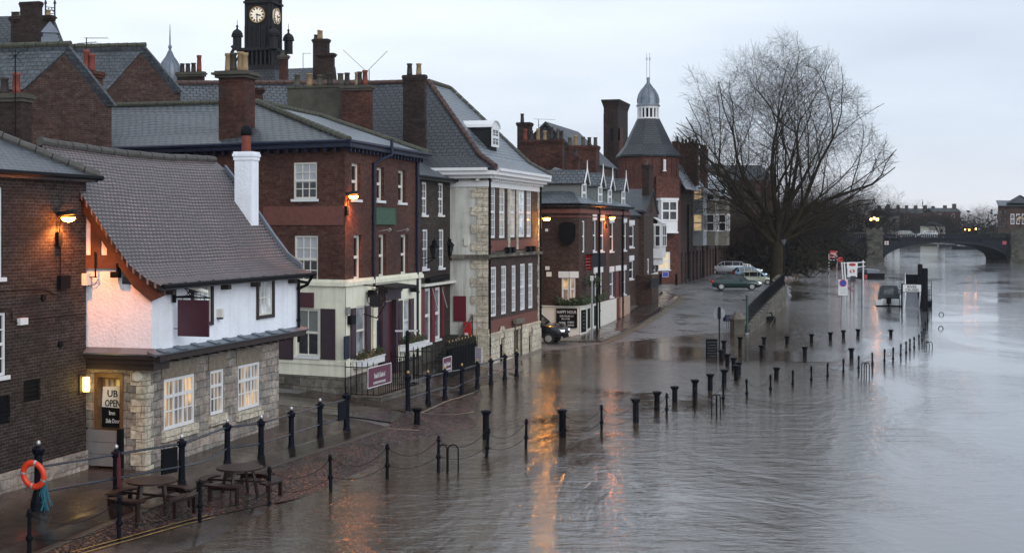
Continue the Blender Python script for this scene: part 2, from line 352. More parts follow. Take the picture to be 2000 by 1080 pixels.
# ---------------------------------------------------------------- walls measured off the photograph
class Wall:
    """a vertical plane through ground points a, b; u runs a->b, n faces the viewer"""
    def __init__(s, a, b, face=1):
        s.a = V((a[0], a[1], 0)); s.b = V((b[0], b[1], 0)); s.d = (s.b-s.a).normalized(); s.L = (s.b-s.a).length
        s.n = V((s.d.y, -s.d.x, 0))
        if s.n.dot(-s.a)*face < 0: s.n = -s.n
    def u(s, px):
        k = (px-CX)/F; return (s.a.y*k-s.a.x)/(s.d.x-k*s.d.y)
    def Y(s, px): return s.a.y+s.d.y*s.u(px)
    def z(s, px, py): return H-(py-CY)/F*s.Y(px)
    def pt(s, u, z, o=0):
        p = s.a+s.d*u+s.n*o; p.z = z; return p
    def rect(s, x0, y0, x1, y1):
        c = (x0+x1)/2; u = sorted((s.u(x0), s.u(x1))); return (u[0], u[1], s.z(c, y1), s.z(c, y0))
    def wbox(s, mb, u0, u1, z0, z1, o0, o1):
        mb.obox(s.pt(u0, z0, o0), s.d*(u1-u0), s.n*(o1-o0), V((0, 0, z1-z0)))
    def panel(s, mb, u0, u1, z0, z1, holes=(), dep=.12, o=0):
        us = sorted({u0, u1, *[min(max(h[i], u0), u1) for h in holes for i in (0, 1)]})
        zs = sorted({z0, z1, *[min(max(h[i], z0), z1) for h in holes for i in (2, 3)]})
        for a, b in zip(us[:-1], us[1:]):
            if b-a < 1e-5: continue
            run = None
            for c, d in zip(zs[:-1], zs[1:]):
                if d-c < 1e-5: continue
                cu, cz = (a+b)/2, (c+d)/2
                if not any(h[0] < cu < h[1] and h[2] < cz < h[3] for h in holes):
                    if run is None: run = [c, d]
                    else: run[1] = d
                else:
                    if run: mb.poly([s.pt(a, run[0], o), s.pt(b, run[0], o), s.pt(b, run[1], o), s.pt(a, run[1], o)]); run = None
            if run: mb.poly([s.pt(a, run[0], o), s.pt(b, run[0], o), s.pt(b, run[1], o), s.pt(a, run[1], o)])
        for h in holes:
            if h[1] <= u0 or h[0] >= u1 or h[3] <= z0 or h[2] >= z1: continue
            a, b, c, d = max(h[0], u0), min(h[1], u1), max(h[2], z0), min(h[3], z1)
            for p, q in (((a, c), (b, c)), ((b, c), (b, d)), ((b, d), (a, d)), ((a, d), (a, c))):
                mb.poly([s.pt(p[0], p[1], o), s.pt(q[0], q[1], o), s.pt(q[0], q[1], o-dep-.08), s.pt(p[0], p[1], o-dep-.08)])
def window(W, r, parent, cols=2, rows=4, frame='white', pane='glass', fw=.06, bw=.028, dep=.10, sill='white', o=0, blind=0, meet=True, name='window', bmat='blind', mull=0, tran=-1):
    """a sash or casement: moulded frame with glazing bars, glass behind it, sill under it"""
    u0, u1, z0, z1 = r; mb = MB(); W_ = W.wbox
    a, b = o-dep, o-dep+.06
    W_(mb, u0, u0+fw, z0, z1, a, b); W_(mb, u1-fw, u1, z0, z1, a, b)
    W_(mb, u0+fw, u1-fw, z0, z0+fw, a, b); W_(mb, u0+fw, u1-fw, z1-fw, z1, a, b)
    for i in range(1, cols):
        bb = fw if mull and i % mull == 0 else bw
        u = u0+fw+(u1-u0-2*fw)*i/cols; W_(mb, u-bb/2, u+bb/2, z0+fw, z1-fw, a+.012, b-.012)
    for i in range(1, rows):
        z = z0+fw+(z1-z0-2*fw)*i/rows; h = bw/2
        if tran == i: h = fw*.5
        if meet and rows % 2 == 0 and i == rows//2: h = fw*.5
        W_(mb, u0+fw, u1-fw, z-h, z+h, a+.008, b-.008+(.02 if h > bw else 0))
    f = mb.build(name, M[frame], parent)
    p = MB(); p.poly([W.pt(u0+.01, z0+.01, a+.018), W.pt(u1-.01, z0+.01, a+.018), W.pt(u1-.01, z1-.01, a+.018), W.pt(u0+.01, z1-.01, a+.018)])
    p.build('pane', M[pane], f)
    if blind:
        q = MB(); W_(q, u0+fw*.8, u1-fw*.8, z1-fw-(z1-z0)*blind, z1-fw*.8, a+.021, a+.026); q.build('blind', M[bmat], f)
    if sill:
        q = MB(); W_(q, u0-.08, u1+.08, z0-.10, z0, a+.01, o+.07); q.build('sill', M[sill], f)
    return f
class Bld:
    """a building: footprint corners (going round), wall mesh, windows, then roof and chimneys"""
    def __init__(s, name, label, pts, z0, z1, mat, cat='building', loc=None, group=None):
        s.pts = [V((p[0], p[1], 0)) for p in pts]; s.z0 = z0; s.z1 = z1; s.mat = mat
        c = sum(s.pts, V((0, 0, 0)))/len(s.pts); c.z = z0
        s.root = thing(name, label, cat, c, 0, group)
        k = len(pts); s.W = []
        for i in range(k):
            w_ = Wall(s.pts[i], s.pts[(i+1) % k]); mid = (w_.a+w_.b)/2
            if w_.n.dot(mid-V((c.x, c.y, 0))) < 0: w_.n = -w_.n
            s.W.append(w_)
        s.holes = [[] for _ in range(k)]
    def win(s, i, x0, y0, x1, y1, **k):
        r = s.W[i].rect(x0, y0, x1, y1); s.holes[i].append(r)
        return window(s.W[i], r, s.root, **k)
    def hole(s, i, r): s.holes[i].append(r)
    def walls(s, mat=None, z0=None, z1=None, name='wall', dep=.12):
        mb = MB()
        for w_, h in zip(s.W, s.holes): w_.panel(mb, 0, w_.L, s.z0 if z0 is None else z0, s.z1 if z1 is None else z1, h, dep)
        return mb.build(name, mat or M[s.mat], s.root)
def chimney(root, x0, xc, x1, yt, yb, Y, pots=(), mat='brick_stack', cap='cement', n=0, name='chimney', capmat=None, sink=.4, lip=.06):
    """stack whose near vertical edge stands at photo column xc, depth Y; pots: (column, top row, material)"""
    C = QZ(xc, Y, 0); wl_ = Wall(C, C-N); wr = Wall(C, C+U)
    L = abs(wl_.u(x0)); Rr = abs(wr.u(x1)) if x1 > xc else L
    z1 = H-(yt-CY)/F*Y; z0 = H-(yb-CY)/F*Y-sink
    mb = MB(); c0 = C-N*L; c0.z = z0
    mb.obox(c0, N*L, U*Rr, (0, 0, z1-z0-.28))
    s = mb.build(name, M[mat], root)
    cp = MB()
    for k, (e, h, b) in enumerate(((lip, .12, .28), (lip*1.9, .09, .16), (lip*1.1, .07, .07))):
        c1 = C-N*(L+e)-U*e; c1.z = z1-b; cp.obox(c1, N*(L+2*e), U*(Rr+2*e), (0, 0, h))
    cp.build('chimney_cap', M[cap], s)
    ctr = C-N*(L/2)+U*(Rr/2)
    for (px, py, pm) in pots:
        # pots stand on the middle line of the stack
        ln = Wall(ctr-N, ctr+N); uu = ln.u(px)-1
        if uu < -L/2-.2 or uu > L/2+.2:
            ln = Wall(ctr-U, ctr+U); uu = ln.u(px)-1; p = ctr+U*max(-Rr/2+.15, min(Rr/2-.15, uu))
        else: p = ctr+N*max(-L/2+.12, min(L/2-.12, uu))
        h = max(.3, H-(py-CY)/F*p.y-z1); r = .13 if h < 1.1 else .15
        q = MB(); q.smooth = True; q.lathe((p.x, p.y, z1-.02), [(r*1.15, 0), (r*1.1, h*.25), (r*.92, h*.85), (r*1.12, h*.88), (r*1.12, h), (r*.8, h), (r*.8, h*.8)], 10)
        q.build('chimney_pot', M[pm], s)
    return s
def ridge(root, pts, r, mat, name='ridge_tiles'):
    mb = MB()
    for a, b in zip(pts[:-1], pts[1:]):
        a = V(a); b = V(b); k = max(1, int((b-a).length/.45))
        for i in range(k):
            p = a.lerp(b, i/k); q = a.lerp(b, (i+.94)/k); mb.tube(p, q, r*1.04, r*.94, 8)
    return mb.build(name, M[mat], root)
def gutter(root, pts, mat='black', r=.07, name='gutter'):
    mb = MB(); mb.path([V(p) for p in pts], r, 6); return mb.build(name, M[mat], root)
def pipe(root, W, px, y0, y1, mat='navy', r=.05, o=.08, name='downpipe'):
    u = W.u(px); mb = MB(); a = W.pt(u, W.z(px, y0), o); b = W.pt(u, W.z(px, y1), o)
    mb.tube(a, b, r, n=7); k = int((a.z-b.z)/1.8)
    for i in range(k+1):
        p = a.lerp(b, (i+.3)/(k+1)); mb.tube(p-V((0, 0, .04)), p+V((0, 0, .04)), r*1.4, n=7)
    return mb.build(name, M[mat], root)
HAZE = True
# ================================================================ ground
CP = [(380,1078,0),(530,986,.02),(640,948,0),(760,882,0),(830,815,.02),(930,762,.02),(1010,735,-.04),(958,706,.08),(1055,686,.02),(1180,669,.03),(1300,656,.03),(1440,650,.0),
 (172,905,.45),(0,945,.45),(-300,1080,.5),(355,945,.4),(227,970,.42),(283,922,.44),(540,840,.45),(677,842,.36),(673,772,.6),(797,802,.42),(869,779,.25),(902,771,.12),(840,720,.5),(815,690,.7),
 (140,1080,.12),(1100,659,.22),(1155,646,.35),(1228,614,.6),(1258,594,.8),(1284,577,.95),(1324,556,1.15),(1418,524,1.5),(1485,568,1.33),(1320,600,.75),(1400,620,.45),(1240,640,.2),(1500,558,1.35),(1350,575,1.05),
 (646,975,-.12),(855,925,-.3),(1027,876,-.35),(1175,840,-.5),(1459,778,-.8),(1800,665,-1.2),(900,760,-.05),(950,800,-.15),(1200,740,-.3),(1400,700,-.4),(1300,680,-.15),(1000,1080,-3),(1500,900,-3),(2000,700,-4),(1700,560,-2),(1600,640,-1.2),(300,1150,-.3)]
cp = np.array([list(PZ(*c)) for c in CP]+[[-40,45,1.0],[-40,90,1.5],[-30,140,2],[0,170,2],[30,200,1.7],[-40,200,2.5],[10,260,2.2],[-18,22,.6],[10,15,-4],[40,40,-4],[60,90,-4]])
_r = np.hypot(cp[:,None,0]-cp[None,:,0], cp[:,None,1]-cp[None,:,1]); _n = len(cp)
_A = np.zeros((_n+3,_n+3)); _A[:_n,:_n] = _r-np.eye(_n)*.4; _A[:_n,_n:] = np.c_[np.ones(_n), cp[:,:2]]; _A[_n:,:_n] = _A[:_n,_n:].T
_w = np.linalg.solve(_A, np.r_[cp[:,2], 0,0,0])
QA, QB = V((15.6,94.4)), V((24.6,128.5))          # foot of the ramp wall
def bank(y):                                      # x of the river bank beyond the ramp wall
    return QB.x+(y-QB.y)*.215
def gz(x, y):
    if y > QA.y-.3:
        bx = QA.x+(y-QA.y)*(QB.x-QA.x)/(QB.y-QA.y) if y < QB.y else bank(y)
        if x > bx: return -1.5
    d = np.hypot(cp[:,0]-x, cp[:,1]-y); z = float(d@_w[:_n]+_w[_n]+_w[_n+1]*x+_w[_n+2]*y)
    return max(-4, min(3, z))
def G(px, py, z=0.0):
    p = PZ(px, py, z)
    for _ in range(25):
        z = z*.5+gz(p.x, p.y)*.5; p = PZ(px, py, z)
    return p
def GX(x, y): return V((x, y, gz(x, y)))
M['mud'] = paint('mud', (.05, .04, .03), .4, var=.4, scale=1)
def wetstone(name, c1, c2, gap, bw, rh, rough, kind='brick', bump=.6, ms=.012, bd=.02):
    m, nt, p = newmat(name); tc = nd(nt, 'ShaderNodeTexCoord')
    rot = nd(nt, 'ShaderNodeMapping', {'Vector': tc.outputs['Object']}); rot.inputs['Rotation'].default_value = (0, 0, UA)
    if kind == 'brick':
        b = nd(nt, 'ShaderNodeTexBrick', {'Vector': rot.outputs[0], 'Color1': c4(c1), 'Color2': c4(c2), 'Mortar': c4(gap), 'Scale': 1.0, 'Mortar Size': ms, 'Mortar Smooth': .4, 'Brick Width': bw, 'Row Height': rh})
        col = b.outputs[0]; hg = nd(nt, 'ShaderNodeMath', {0: b.outputs[1], 1: -1.0}, operation='MULTIPLY').outputs[0]
    else:
        v = nd(nt, 'ShaderNodeTexVoronoi', {'Vector': rot.outputs[0], 'Scale': 1/bw, 'Randomness': .75}); e = nd(nt, 'ShaderNodeTexVoronoi', {'Vector': rot.outputs[0], 'Scale': 1/bw, 'Randomness': .75}, feature='DISTANCE_TO_EDGE')
        cc = nd(nt, 'ShaderNodeSeparateColor', {0: v.outputs['Color']}); col = ramp(nt, cc.outputs[0], [(0, c1), (1, c2)])
        k = ramp(nt, e.outputs['Distance'], [(.02, 0.0), (.22, 1.0)]); mm = nd(nt, 'ShaderNodeMix', {0: k, 6: c4(gap), 7: col}, data_type='RGBA'); col = mm.outputs[2]; hg = k
    n1 = nd(nt, 'ShaderNodeTexNoise', {'Vector': tc.outputs['Object'], 'Scale': .45, 'Detail': 7.0, 'Roughness': .7})
    col = mul(nt, col, ramp(nt, n1.outputs[0], [(.3, .55), (.7, 1.35)]))
    nt.links.new(col, p.inputs['Base Color'])
    nt.links.new(ramp(nt, n1.outputs[0], [(.40, rough*.45), (.6, rough)]), p.inputs['Roughness'])
    n2 = nd(nt, 'ShaderNodeTexNoise', {'Vector': tc.outputs['Object'], 'Scale': 14.0, 'Detail': 4.0})
    h2 = nd(nt, 'ShaderNodeMath', {0: n2.outputs[0], 1: .35, 2: hg}, operation='MULTIPLY_ADD')
    bp = nd(nt, 'ShaderNodeBump', {'Height': h2.outputs[0], 'Strength': bump, 'Distance': bd}); nt.links.new(bp.outputs[0], p.inputs['Normal'])
    p.inputs['IOR'].default_value = 1.45
    return m
M['asphalt'] = wetstone('asphalt', (.125,.123,.123), (.105,.105,.108), (.11,.108,.108), 3.0, 2.2, .50, bump=.12)
M['flags'] = wetstone('flags', (.062,.046,.036), (.040,.031,.026), (.012,.009,.008), .75, .6, .30, bump=.35, ms=.02)
M['setts'] = wetstone('setts', (.150,.062,.045), (.026,.016,.015), (.006,.005,.005), .125, .1, .32, kind='v', bump=1.0, bd=.04)
M['lane'] = wetstone('lane', (.050,.040,.034), (.036,.030,.027), (.030,.025,.022), 1.2, .9, .35, bump=.2)
M['kerbstone'] = paint('kerbstone', (.11,.10,.085), .35, var=.4, scale=4)
M['yellow_line'] = paint('yellow_line', (.26,.17,.05), .45, var=.8, scale=5)
M['channel'] = paint('channel', (.24,.19,.13), .4, var=.6, scale=6)
# terrain sheet
xs = np.r_[np.arange(-70, -26, 4), np.arange(-26, 32, 1.0), np.arange(32, 140, 6)]; ys = np.r_[np.arange(12, 140, 1.25), np.arange(140, 620, 10)]
mb = MB(); mb.smooth = True
mb.v = [(float(x), float(y), gz(x, y)-.03) for y in ys for x in xs]; nx = len(xs)
for j in range(len(ys)-1):
    for i in range(nx-1):
        mb.f.append([j*nx+i, j*nx+i+1, (j+1)*nx+i+1, (j+1)*nx+i]); mb.m.append(0); mb.sm.append(True)
struct(mb.build('ground', M['asphalt'], org=V((0,0,0))))
mb = MB(); mb.poly([(-3000,-200,-4.6),(3000,-200,-4.6),(3000,4000,-4.6),(-3000,4000,-4.6)]); struct(mb.build('riverbed', M['mud'], org=V((0,0,0))))
# far banks: low land left of the river and across the bend
mb = MB()
mb.prism([(bank(225)-.3,225),(57,289),(69,293),(80,420),(96,600),(-1500,600),(-1500,225)][::-1], -3, 1.5)
mb.prism([(-1500,600.5),(96,600.5),(150,640),(240,640),(260,330),(1500,330),(1500,3500),(-1500,3500)], -3, 1.8)
mb.prism([(104,285),(140,130),(1500,130),(1500,329.5),(260,329.5),(120,320)], -3, 1.4)
M['grassbank'] = paint('grassbank', (.035,.040,.018), .9, var=.5, scale=.2)
struct(mb.build('river_bank', M['grassbank'], org=V((0,0,0))))
def sheet(name, L, Rr, mat, off=.02, skirt=.0, nc=6, step=1.0):
    """ribbon between two polylines, draped over the ground"""
    def samp(P, k): # resample by fraction
        P = [V((p[0], p[1], 0)) for p in P]; ln = [0]
        for a, b in zip(P[:-1], P[1:]): ln.append(ln[-1]+(b-a).length)
        t = k*ln[-1]
        for i in range(len(P)-1):
            if t <= ln[i+1]+1e-6: return P[i].lerp(P[i+1], (t-ln[i])/max(1e-6, ln[i+1]-ln[i]))
        return P[-1]
    ll = sum(((V(b[:2])-V(a[:2])).length for a, b in zip(L[:-1], L[1:]))); n = max(2, int(ll/step))
    mb = MB(); mb.smooth = False
    for i in range(n+1):
        a, b = samp(L, i/n), samp(Rr, i/n)
        for j in range(nc+1):
            p = a.lerp(b, j/nc); mb.v.append((p.x, p.y, gz(p.x, p.y)+off))
    for i in range(n):
        for j in range(nc):
            q = i*(nc+1)+j; mb.f.append([q, q+1, q+nc+2, q+nc+1]); mb.m.append(0); mb.sm.append(True)
    if skirt:
        for i in (0, n):
            b = len(mb.v)
            for j in range(nc+1): x = mb.v[i*(nc+1)+j]; mb.v.append((x[0], x[1], x[2]-skirt))
            for j in range(nc): mb.f.append([i*(nc+1)+j, i*(nc+1)+j+1, b+j+1, b+j]); mb.m.append(0); mb.sm.append(False)
        for j in (0, nc):
            b = len(mb.v)
            for i in range(n+1): x = mb.v[i*(nc+1)+j]; mb.v.append((x[0], x[1], x[2]-skirt))
            for i in range(n): mb.f.append([i*(nc+1)+j, (i+1)*(nc+1)+j, b+i+1, b+i]); mb.m.append(0); mb.sm.append(False)
    return struct(mb.build(name, mat, org=V((0,0,0))))
RL = [ST(18,-17.9), ST(33.2,-17.35), ST(43.4,-16.8), ST(45.5,-16.7)]
sheet('pavement', [ST(18,-23), ST(47,-23)], [p+N*.35 for p in RL], M['flags'], .05, .10, 8)
RL2 = [G(797,803), G(869,779), G(932,759), G(1009,736)]
sheet('pavement', [ST(49.5,-21.5), ST(68,-21.5)], [RL2[0]-U*1.0+N*.25, RL2[1]+N*.25, RL2[2]+N*.25, RL2[3]+N*.25+U*.5], M['flags'], .035, .06, 8)
sheet('cobbles', [p+N*.36 for p in RL]+[RL2[0]+N*.5-U*2, RL2[2]+N*.4], [G(95,1090), G(400,1012), G(530,985), G(660,960), G(860,905), G(1000,800)], M['setts'], .025, 0, 16, .5)
sheet('lane', [ST(45.8,-24), ST(46.4,-16.4)], [ST(50.2,-24), ST(50.2,-16.0)], M['lane'], .02, 0, 4)
sheet('quay_flags', [G(95,1095), G(260,1050), G(400,1012), G(530,985)], [G(400,1180), G(520,1120), G(640,1060), G(760,1000)], M['flags'], .012, 0, 5)
KB = [G(1172,668), G(1205,655), G(1240,640), G(1285,612), G(1327,579)]
sheet('pavement', [G(1090,668), G(1155,646), G(1228,614), G(1258,594), G(1292,570)], KB, M['flags'], .09, .15, 5)
def line(pts, wd, mat, name='road_marking', off=.033):
    L = []; Rr = []
    for i, p in enumerate(pts):
        d = (V(pts[min(i+1, len(pts)-1)][:2])-V(pts[max(i-1, 0)][:2])).normalized(); n = V((d.y, -d.x))*wd/2
        L.append((p[0]-n.x, p[1]-n.y)); Rr.append((p[0]+n.x, p[1]+n.y))
    return sheet(name, L, Rr, mat, off, 0, 1, .7)
for k in (0, .2): line([G(140,1080)+N*k, G(260,1048)+N*k, G(405,1008)+N*k], .05, M['yellow_line'])
for k in (.25, .45): line([p+N*k for p in KB], .08, M['yellow_line'], off=.006)
sheet('kerb', [p for p in KB], [p+N*.13 for p in KB], M['kerbstone'], .096, .13, 1)
for pl in ([(541,791),(683,801),(811,807)], [(636,833),(817,842)], [(811,808),(850,795),(897,778),(925,768)], [(817,807),(870,812),(905,810),(960,800)]):
    line([G(*p) for p in pl], .09, M['channel'], 'drain_channel', .036)
sheet('kerb', [p+N*.36 for p in RL], [p+N*.48 for p in RL], M['kerbstone'], .054, .08, 1)
# ================================================================ water
m, nt, p = newmat('flood_water'); M['water'] = m; tc = nd(nt, 'ShaderNodeTexCoord')
def wmap(sx_, sy_, ang): 
    q = nd(nt, 'ShaderNodeMapping', {'Vector': tc.outputs['Object']}); q.inputs['Rotation'].default_value = (0,0,ang); q.inputs['Scale'].default_value = (sx_, sy_, 1); return q.outputs[0]
big = nd(nt, 'ShaderNodeTexNoise', {'Vector': wmap(.10,.05,-.25), 'Scale': 1.0, 'Detail': 5.0, 'Roughness': .6, 'Distortion': 1.2})          # rough and calm patches
mid = nd(nt, 'ShaderNodeTexNoise', {'Vector': wmap(.75,1.7,-.25), 'Scale': 1.0, 'Detail': 4.0, 'Roughness': .6, 'Distortion': .6})
sml = nd(nt, 'ShaderNodeTexNoise', {'Vector': wmap(3.2,6.0,.15), 'Scale': 1.0, 'Detail': 4.0, 'Roughness': .65, 'Distortion': .4})
amp = ramp(nt, big.outputs[0], [(.40, .22), (.56, 1.15)])
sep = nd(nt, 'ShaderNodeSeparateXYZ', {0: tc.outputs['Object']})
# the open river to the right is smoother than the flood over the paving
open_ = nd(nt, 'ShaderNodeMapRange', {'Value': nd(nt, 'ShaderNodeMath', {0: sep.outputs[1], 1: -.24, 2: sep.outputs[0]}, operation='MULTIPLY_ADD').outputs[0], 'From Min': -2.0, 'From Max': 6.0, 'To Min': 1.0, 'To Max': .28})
a1 = nd(nt, 'ShaderNodeMath', {0: amp, 1: open_.outputs[0]}, operation='MULTIPLY')
far_ = nd(nt, 'ShaderNodeMapRange', {'Value': sep.outputs[1], 'From Min': 110.0, 'From Max': 320.0, 'To Min': 1.0, 'To Max': 3.4})
a2 = nd(nt, 'ShaderNodeMath', {0: a1.outputs[0], 1: far_.outputs[0]}, operation='MULTIPLY')
h = nd(nt, 'ShaderNodeMath', {0: sml.outputs[0], 1: .42, 2: mid.outputs[0]}, operation='MULTIPLY_ADD')
hh = nd(nt, 'ShaderNodeMath', {0: h.outputs[0], 1: a2.outputs[0]}, operation='MULTIPLY')
bp = nd(nt, 'ShaderNodeBump', {'Height': hh.outputs[0], 'Strength': 1.0, 'Distance': .044}); nt.links.new(bp.outputs[0], p.inputs['Normal'])
sky_pale = nd(nt, 'ShaderNodeMapRange', {'Value': open_.outputs[0], 'From Min': 1.0, 'From Max': .28, 'To Min': 0.0, 'To Max': 1.0})  # open river's base colour paled and greyed to stand in for reflected sky
cm = nd(nt, 'ShaderNodeMix', {0: sky_pale.outputs[0], 6: ramp(nt, big.outputs[0], [(.35, (.050,.034,.022)), (.65, (.082,.060,.042))]), 7: (.135,.142,.15,1)}, data_type='RGBA'); nt.links.new(cm.outputs[2], p.inputs['Base Color'])
p.inputs['Roughness'].default_value = .06; p.inputs['IOR'].default_value = 2.35
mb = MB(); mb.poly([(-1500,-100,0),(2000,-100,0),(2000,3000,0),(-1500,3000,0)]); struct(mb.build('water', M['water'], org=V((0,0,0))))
def xy(px, Y): return V(((px-CX)/F*Y, Y, 0))
Z = lambda py, Y: H-(py-CY)/F*Y
def roofpoly(root, name, mat, polys, th=.14, label=None):
    mb = MB()
    for p in polys: mb.slab(p, th)
    return mb.build(name, M[mat], root, label)
def band(B, mat, z0, z1, o0, o1, idx, name, ext=0, parent=None):
    mb = MB()
    for i in idx:
        W = B.W[i]; W.wbox(mb, -ext, W.L+ext, z0, z1, o0, o1)
    return mb.build(name, M[mat], parent or B.root)
def shutter(W, r, parent, mat):
    mb = MB(); u0, u1, z0, z1 = r; W.wbox(mb, u0, u1, z0, z1, .0, .045)
    for a, b in ((.06, .47), (.53, .94)):
        W.wbox(mb, u0+.07, u1-.07, z0+(z1-z0)*a, z0+(z1-z0)*b, .045, .058)
    return mb.build('shutter', M[mat], parent)
def board(W, r, name, mat, parent=None, o=.02, th=.05, frame=None, label=None):
    mb = MB(); W.wbox(mb, r[0], r[1], r[2], r[3], o, o+th)
    ob = mb.build(name, M[mat], parent, label)
    if frame:
        q = MB(); e = .035
        for a in ((r[0], r[1], r[2], r[2]+e), (r[0], r[1], r[3]-e, r[3]), (r[0], r[0]+e, r[2]+e, r[3]-e), (r[1]-e, r[1], r[2]+e, r[3]-e)): W.wbox(q, a[0], a[1], a[2], a[3], o+th, o+th+.015)
        q.build('frame', M[frame], ob)
    return ob
# ================================================================ A: dark brick building at the left edge
a1 = xy(168, 38.4); a0 = a1-U*16
A = Bld('brick_house', 'dark brown brick building at the left edge with a low slate roof and stone foot', [a0, a1, a1-N*7, a0-N*7], .2, Z(349, 38.4), 'brick_dark')
W = A.W[0]
for r in ((-40, 612, 12, 737), (-40, 365, 5, 543)): A.win(0, *r, cols=3, rows=4, pane='glass', fw=.07)
for r in ((46, 741, 79, 783), (-25, 775, 20, 830)):
    rr = W.rect(*r); A.hole(0, rr); mb = MB(); W.wbox(mb, rr[0], rr[1], rr[2], rr[3], -.1, -.05)
    for k in range(5): W.wbox(mb, rr[0], rr[1], rr[2]+(rr[3]-rr[2])*(k+.3)/5, rr[2]+(rr[3]-rr[2])*(k+.55)/5, -.05, -.02)
    mb.build('vent', M['black'], A.root)
A.walls()
mb = MB()
W.wbox(mb, 0, W.L+.03, .0, 1.02, .004, .05); A.W[1].wbox(mb, 0, 1, 0, 1.02, .004, .05)
mb.build('stone_plinth', M['stone_rough'], A.root)
ze = A.z1; zr = ze+2.0
e0, e1 = a0+N*.25-U*.3, a1+N*.25+U*.25; f0, f1 = a0-N*7.25-U*.3, a1-N*7.25+U*.25
g1_, g0_ = (e1+f1)/2-U*3.4, (e0+f0)/2+U*1
for v_ in (e0, e1, f0, f1): v_.z = ze+.02
g1_.z = g0_.z = zr
roofpoly(A.root, 'roof', 'slate_near', [[e0, e1, g1_, g0_], [e1, f1, g1_], [f1, f0, g0_, g1_], [f0, e0, g0_]])
ridge(A.root, [e1+V((0,0,.06)), g1_+V((0,0,.06)), g0_+V((0,0,.06))], .13, 'ridge_grey')
gutter(A.root, [e0+N*.06, e1+N*.06+U*.06, e1+U*.06-N*1.2])
mb = MB(); u = W.u(32)                                    # cables and the small boxes on the wall
pts = [(-60,570),(20,568),(60,566),(85,566),(110,577)]; mb.path([W.pt(W.u(a), W.z(a, b), .04) for a, b in pts], .014, 4)
pts = [(-60,606),(12,604),(20,606),(21,627),(36,632)]; mb.path([W.pt(W.u(a), W.z(a, b), .04) for a, b in pts], .012, 4)
pts = [(47,624),(110,618),(166,612)]; mb.path([W.pt(W.u(a), W.z(a, b), .04) for a, b in pts], .012, 4)
mb.path([W.pt(W.u(116), W.z(116, 460), .03), W.pt(W.u(116), W.z(116, 540), .03)], .012, 4)
mb.build('cable', M['black'], A.root)
board(W, W.rect(32, 621, 47, 634), 'alarm_box', 'white', A.root, th=.1)
board(W, W.rect(110, 538, 129, 564), 'junction_box', 'black', A.root, th=.12)
mb = MB()
for q in ((83, 581), (116, 672)): u = W.u(q[0]); z = W.z(*q); mb.tube(W.pt(u, z, 0), W.pt(u, z, .06), .09, n=10)
mb.build('vent', M['black'], A.root)
# ================================================================ lamps
def spot(name, loc, to, power, col, ang=120, rad=.08, parent=None):
    l = bpy.data.lights.new(name, 'SPOT'); l.energy = power; l.color = col; l.spot_size = R(ang); l.spot_blend = .6; l.shadow_soft_size = rad
    o = bpy.data.objects.new(name, l); COL.objects.link(o); o.location = V(loc)-(rootloc(parent) if parent else V((0,0,0)))
    o.rotation_euler = (V(to)-V(loc)).to_track_quat('-Z', 'Y').to_euler(); o.parent = parent; return o
SOD = (1, .27, .06)
def wall_lamp(label, W, px, py, arm, emi, power, glow=None, r=.13, name='wall_lamp'):
    """cobra-head lantern on a short arm over a control box, lit"""
    u = W.u(px); z = W.z(px, py); base = W.pt(u, z-.9, 0)
    t = thing(name, label, 'lamp', base)
    mb = MB(); W.wbox(mb, u-.09, u+.09, z-.75, z-.38, 0, .1); mb.build('control_box', M['black'], t)
    mb = MB(); mb.path([W.pt(u, z-.5, .06), W.pt(u, z-.12, .10), W.pt(u, z+.02, .16), W.pt(u, z+.07, arm)], .03, 6); mb.build('bracket', M['black'], t)
    mb = MB(); c = W.pt(u, z, arm+.15)
    prof = []
    for k in range(7):
        f = k/6; ww = .05+.09*math.sin(min(1, f*1.3)*math.pi*.62); prof.append((f, ww))
    for (f, a), (g, b) in zip(prof[:-1], prof[1:]):
        p0 = W.pt(u, z+.03+.05*f, arm-.1+.5*f); p1 = W.pt(u, z+.03+.05*g, arm-.1+.5*g)
        mb.add([p0-W.d*a, p0+W.d*a, p0+W.d*a*.7+V((0,0,.12)), p0-W.d*a*.7+V((0,0,.12)), p1-W.d*b, p1+W.d*b, p1+W.d*b*.7+V((0,0,.12)), p1-W.d*b*.7+V((0,0,.12))],
               [[0,1,5,4],[1,2,6,5],[2,3,7,6],[3,0,4,7],[3,2,1,0],[4,5,6,7]])
    mb.build('lamp_head', M['sooty'], t)
    mb = MB(); mb.smooth = True
    for i in range(5): pass
    cc = W.pt(u, z-.0, arm+.20)
    vs = []; fs = []; n = 10
    for j in range(5):
        ph = j/4*math.pi/2
        for i in range(n):
            th = 2*math.pi*i/n; vs.append(cc+W.n*math.cos(th)*.20*math.cos(ph)+W.d*math.sin(th)*r*math.cos(ph)-V((0,0,1))*math.sin(ph)*.12)
    for j in range(4):
        for i in range(n): fs.append([j*n+i, j*n+(i+1) % n, (j+1)*n+(i+1) % n, (j+1)*n+i])
    fs.append(list(range(n)))
    mb.add(vs, fs); mb.build('lamp_bowl', M[emi], t)
    if power: spot('lamp_light', cc-V((0,0,.2))-W.n*.08, cc-V((0,0,3))-W.n*.6, power, glow or SOD, 155, .1, t)
    return t
wall_lamp('lit orange street lamp on the dark brick wall beside the white pub', A.W[0], 112, 425, .12, 'sodium', 330)
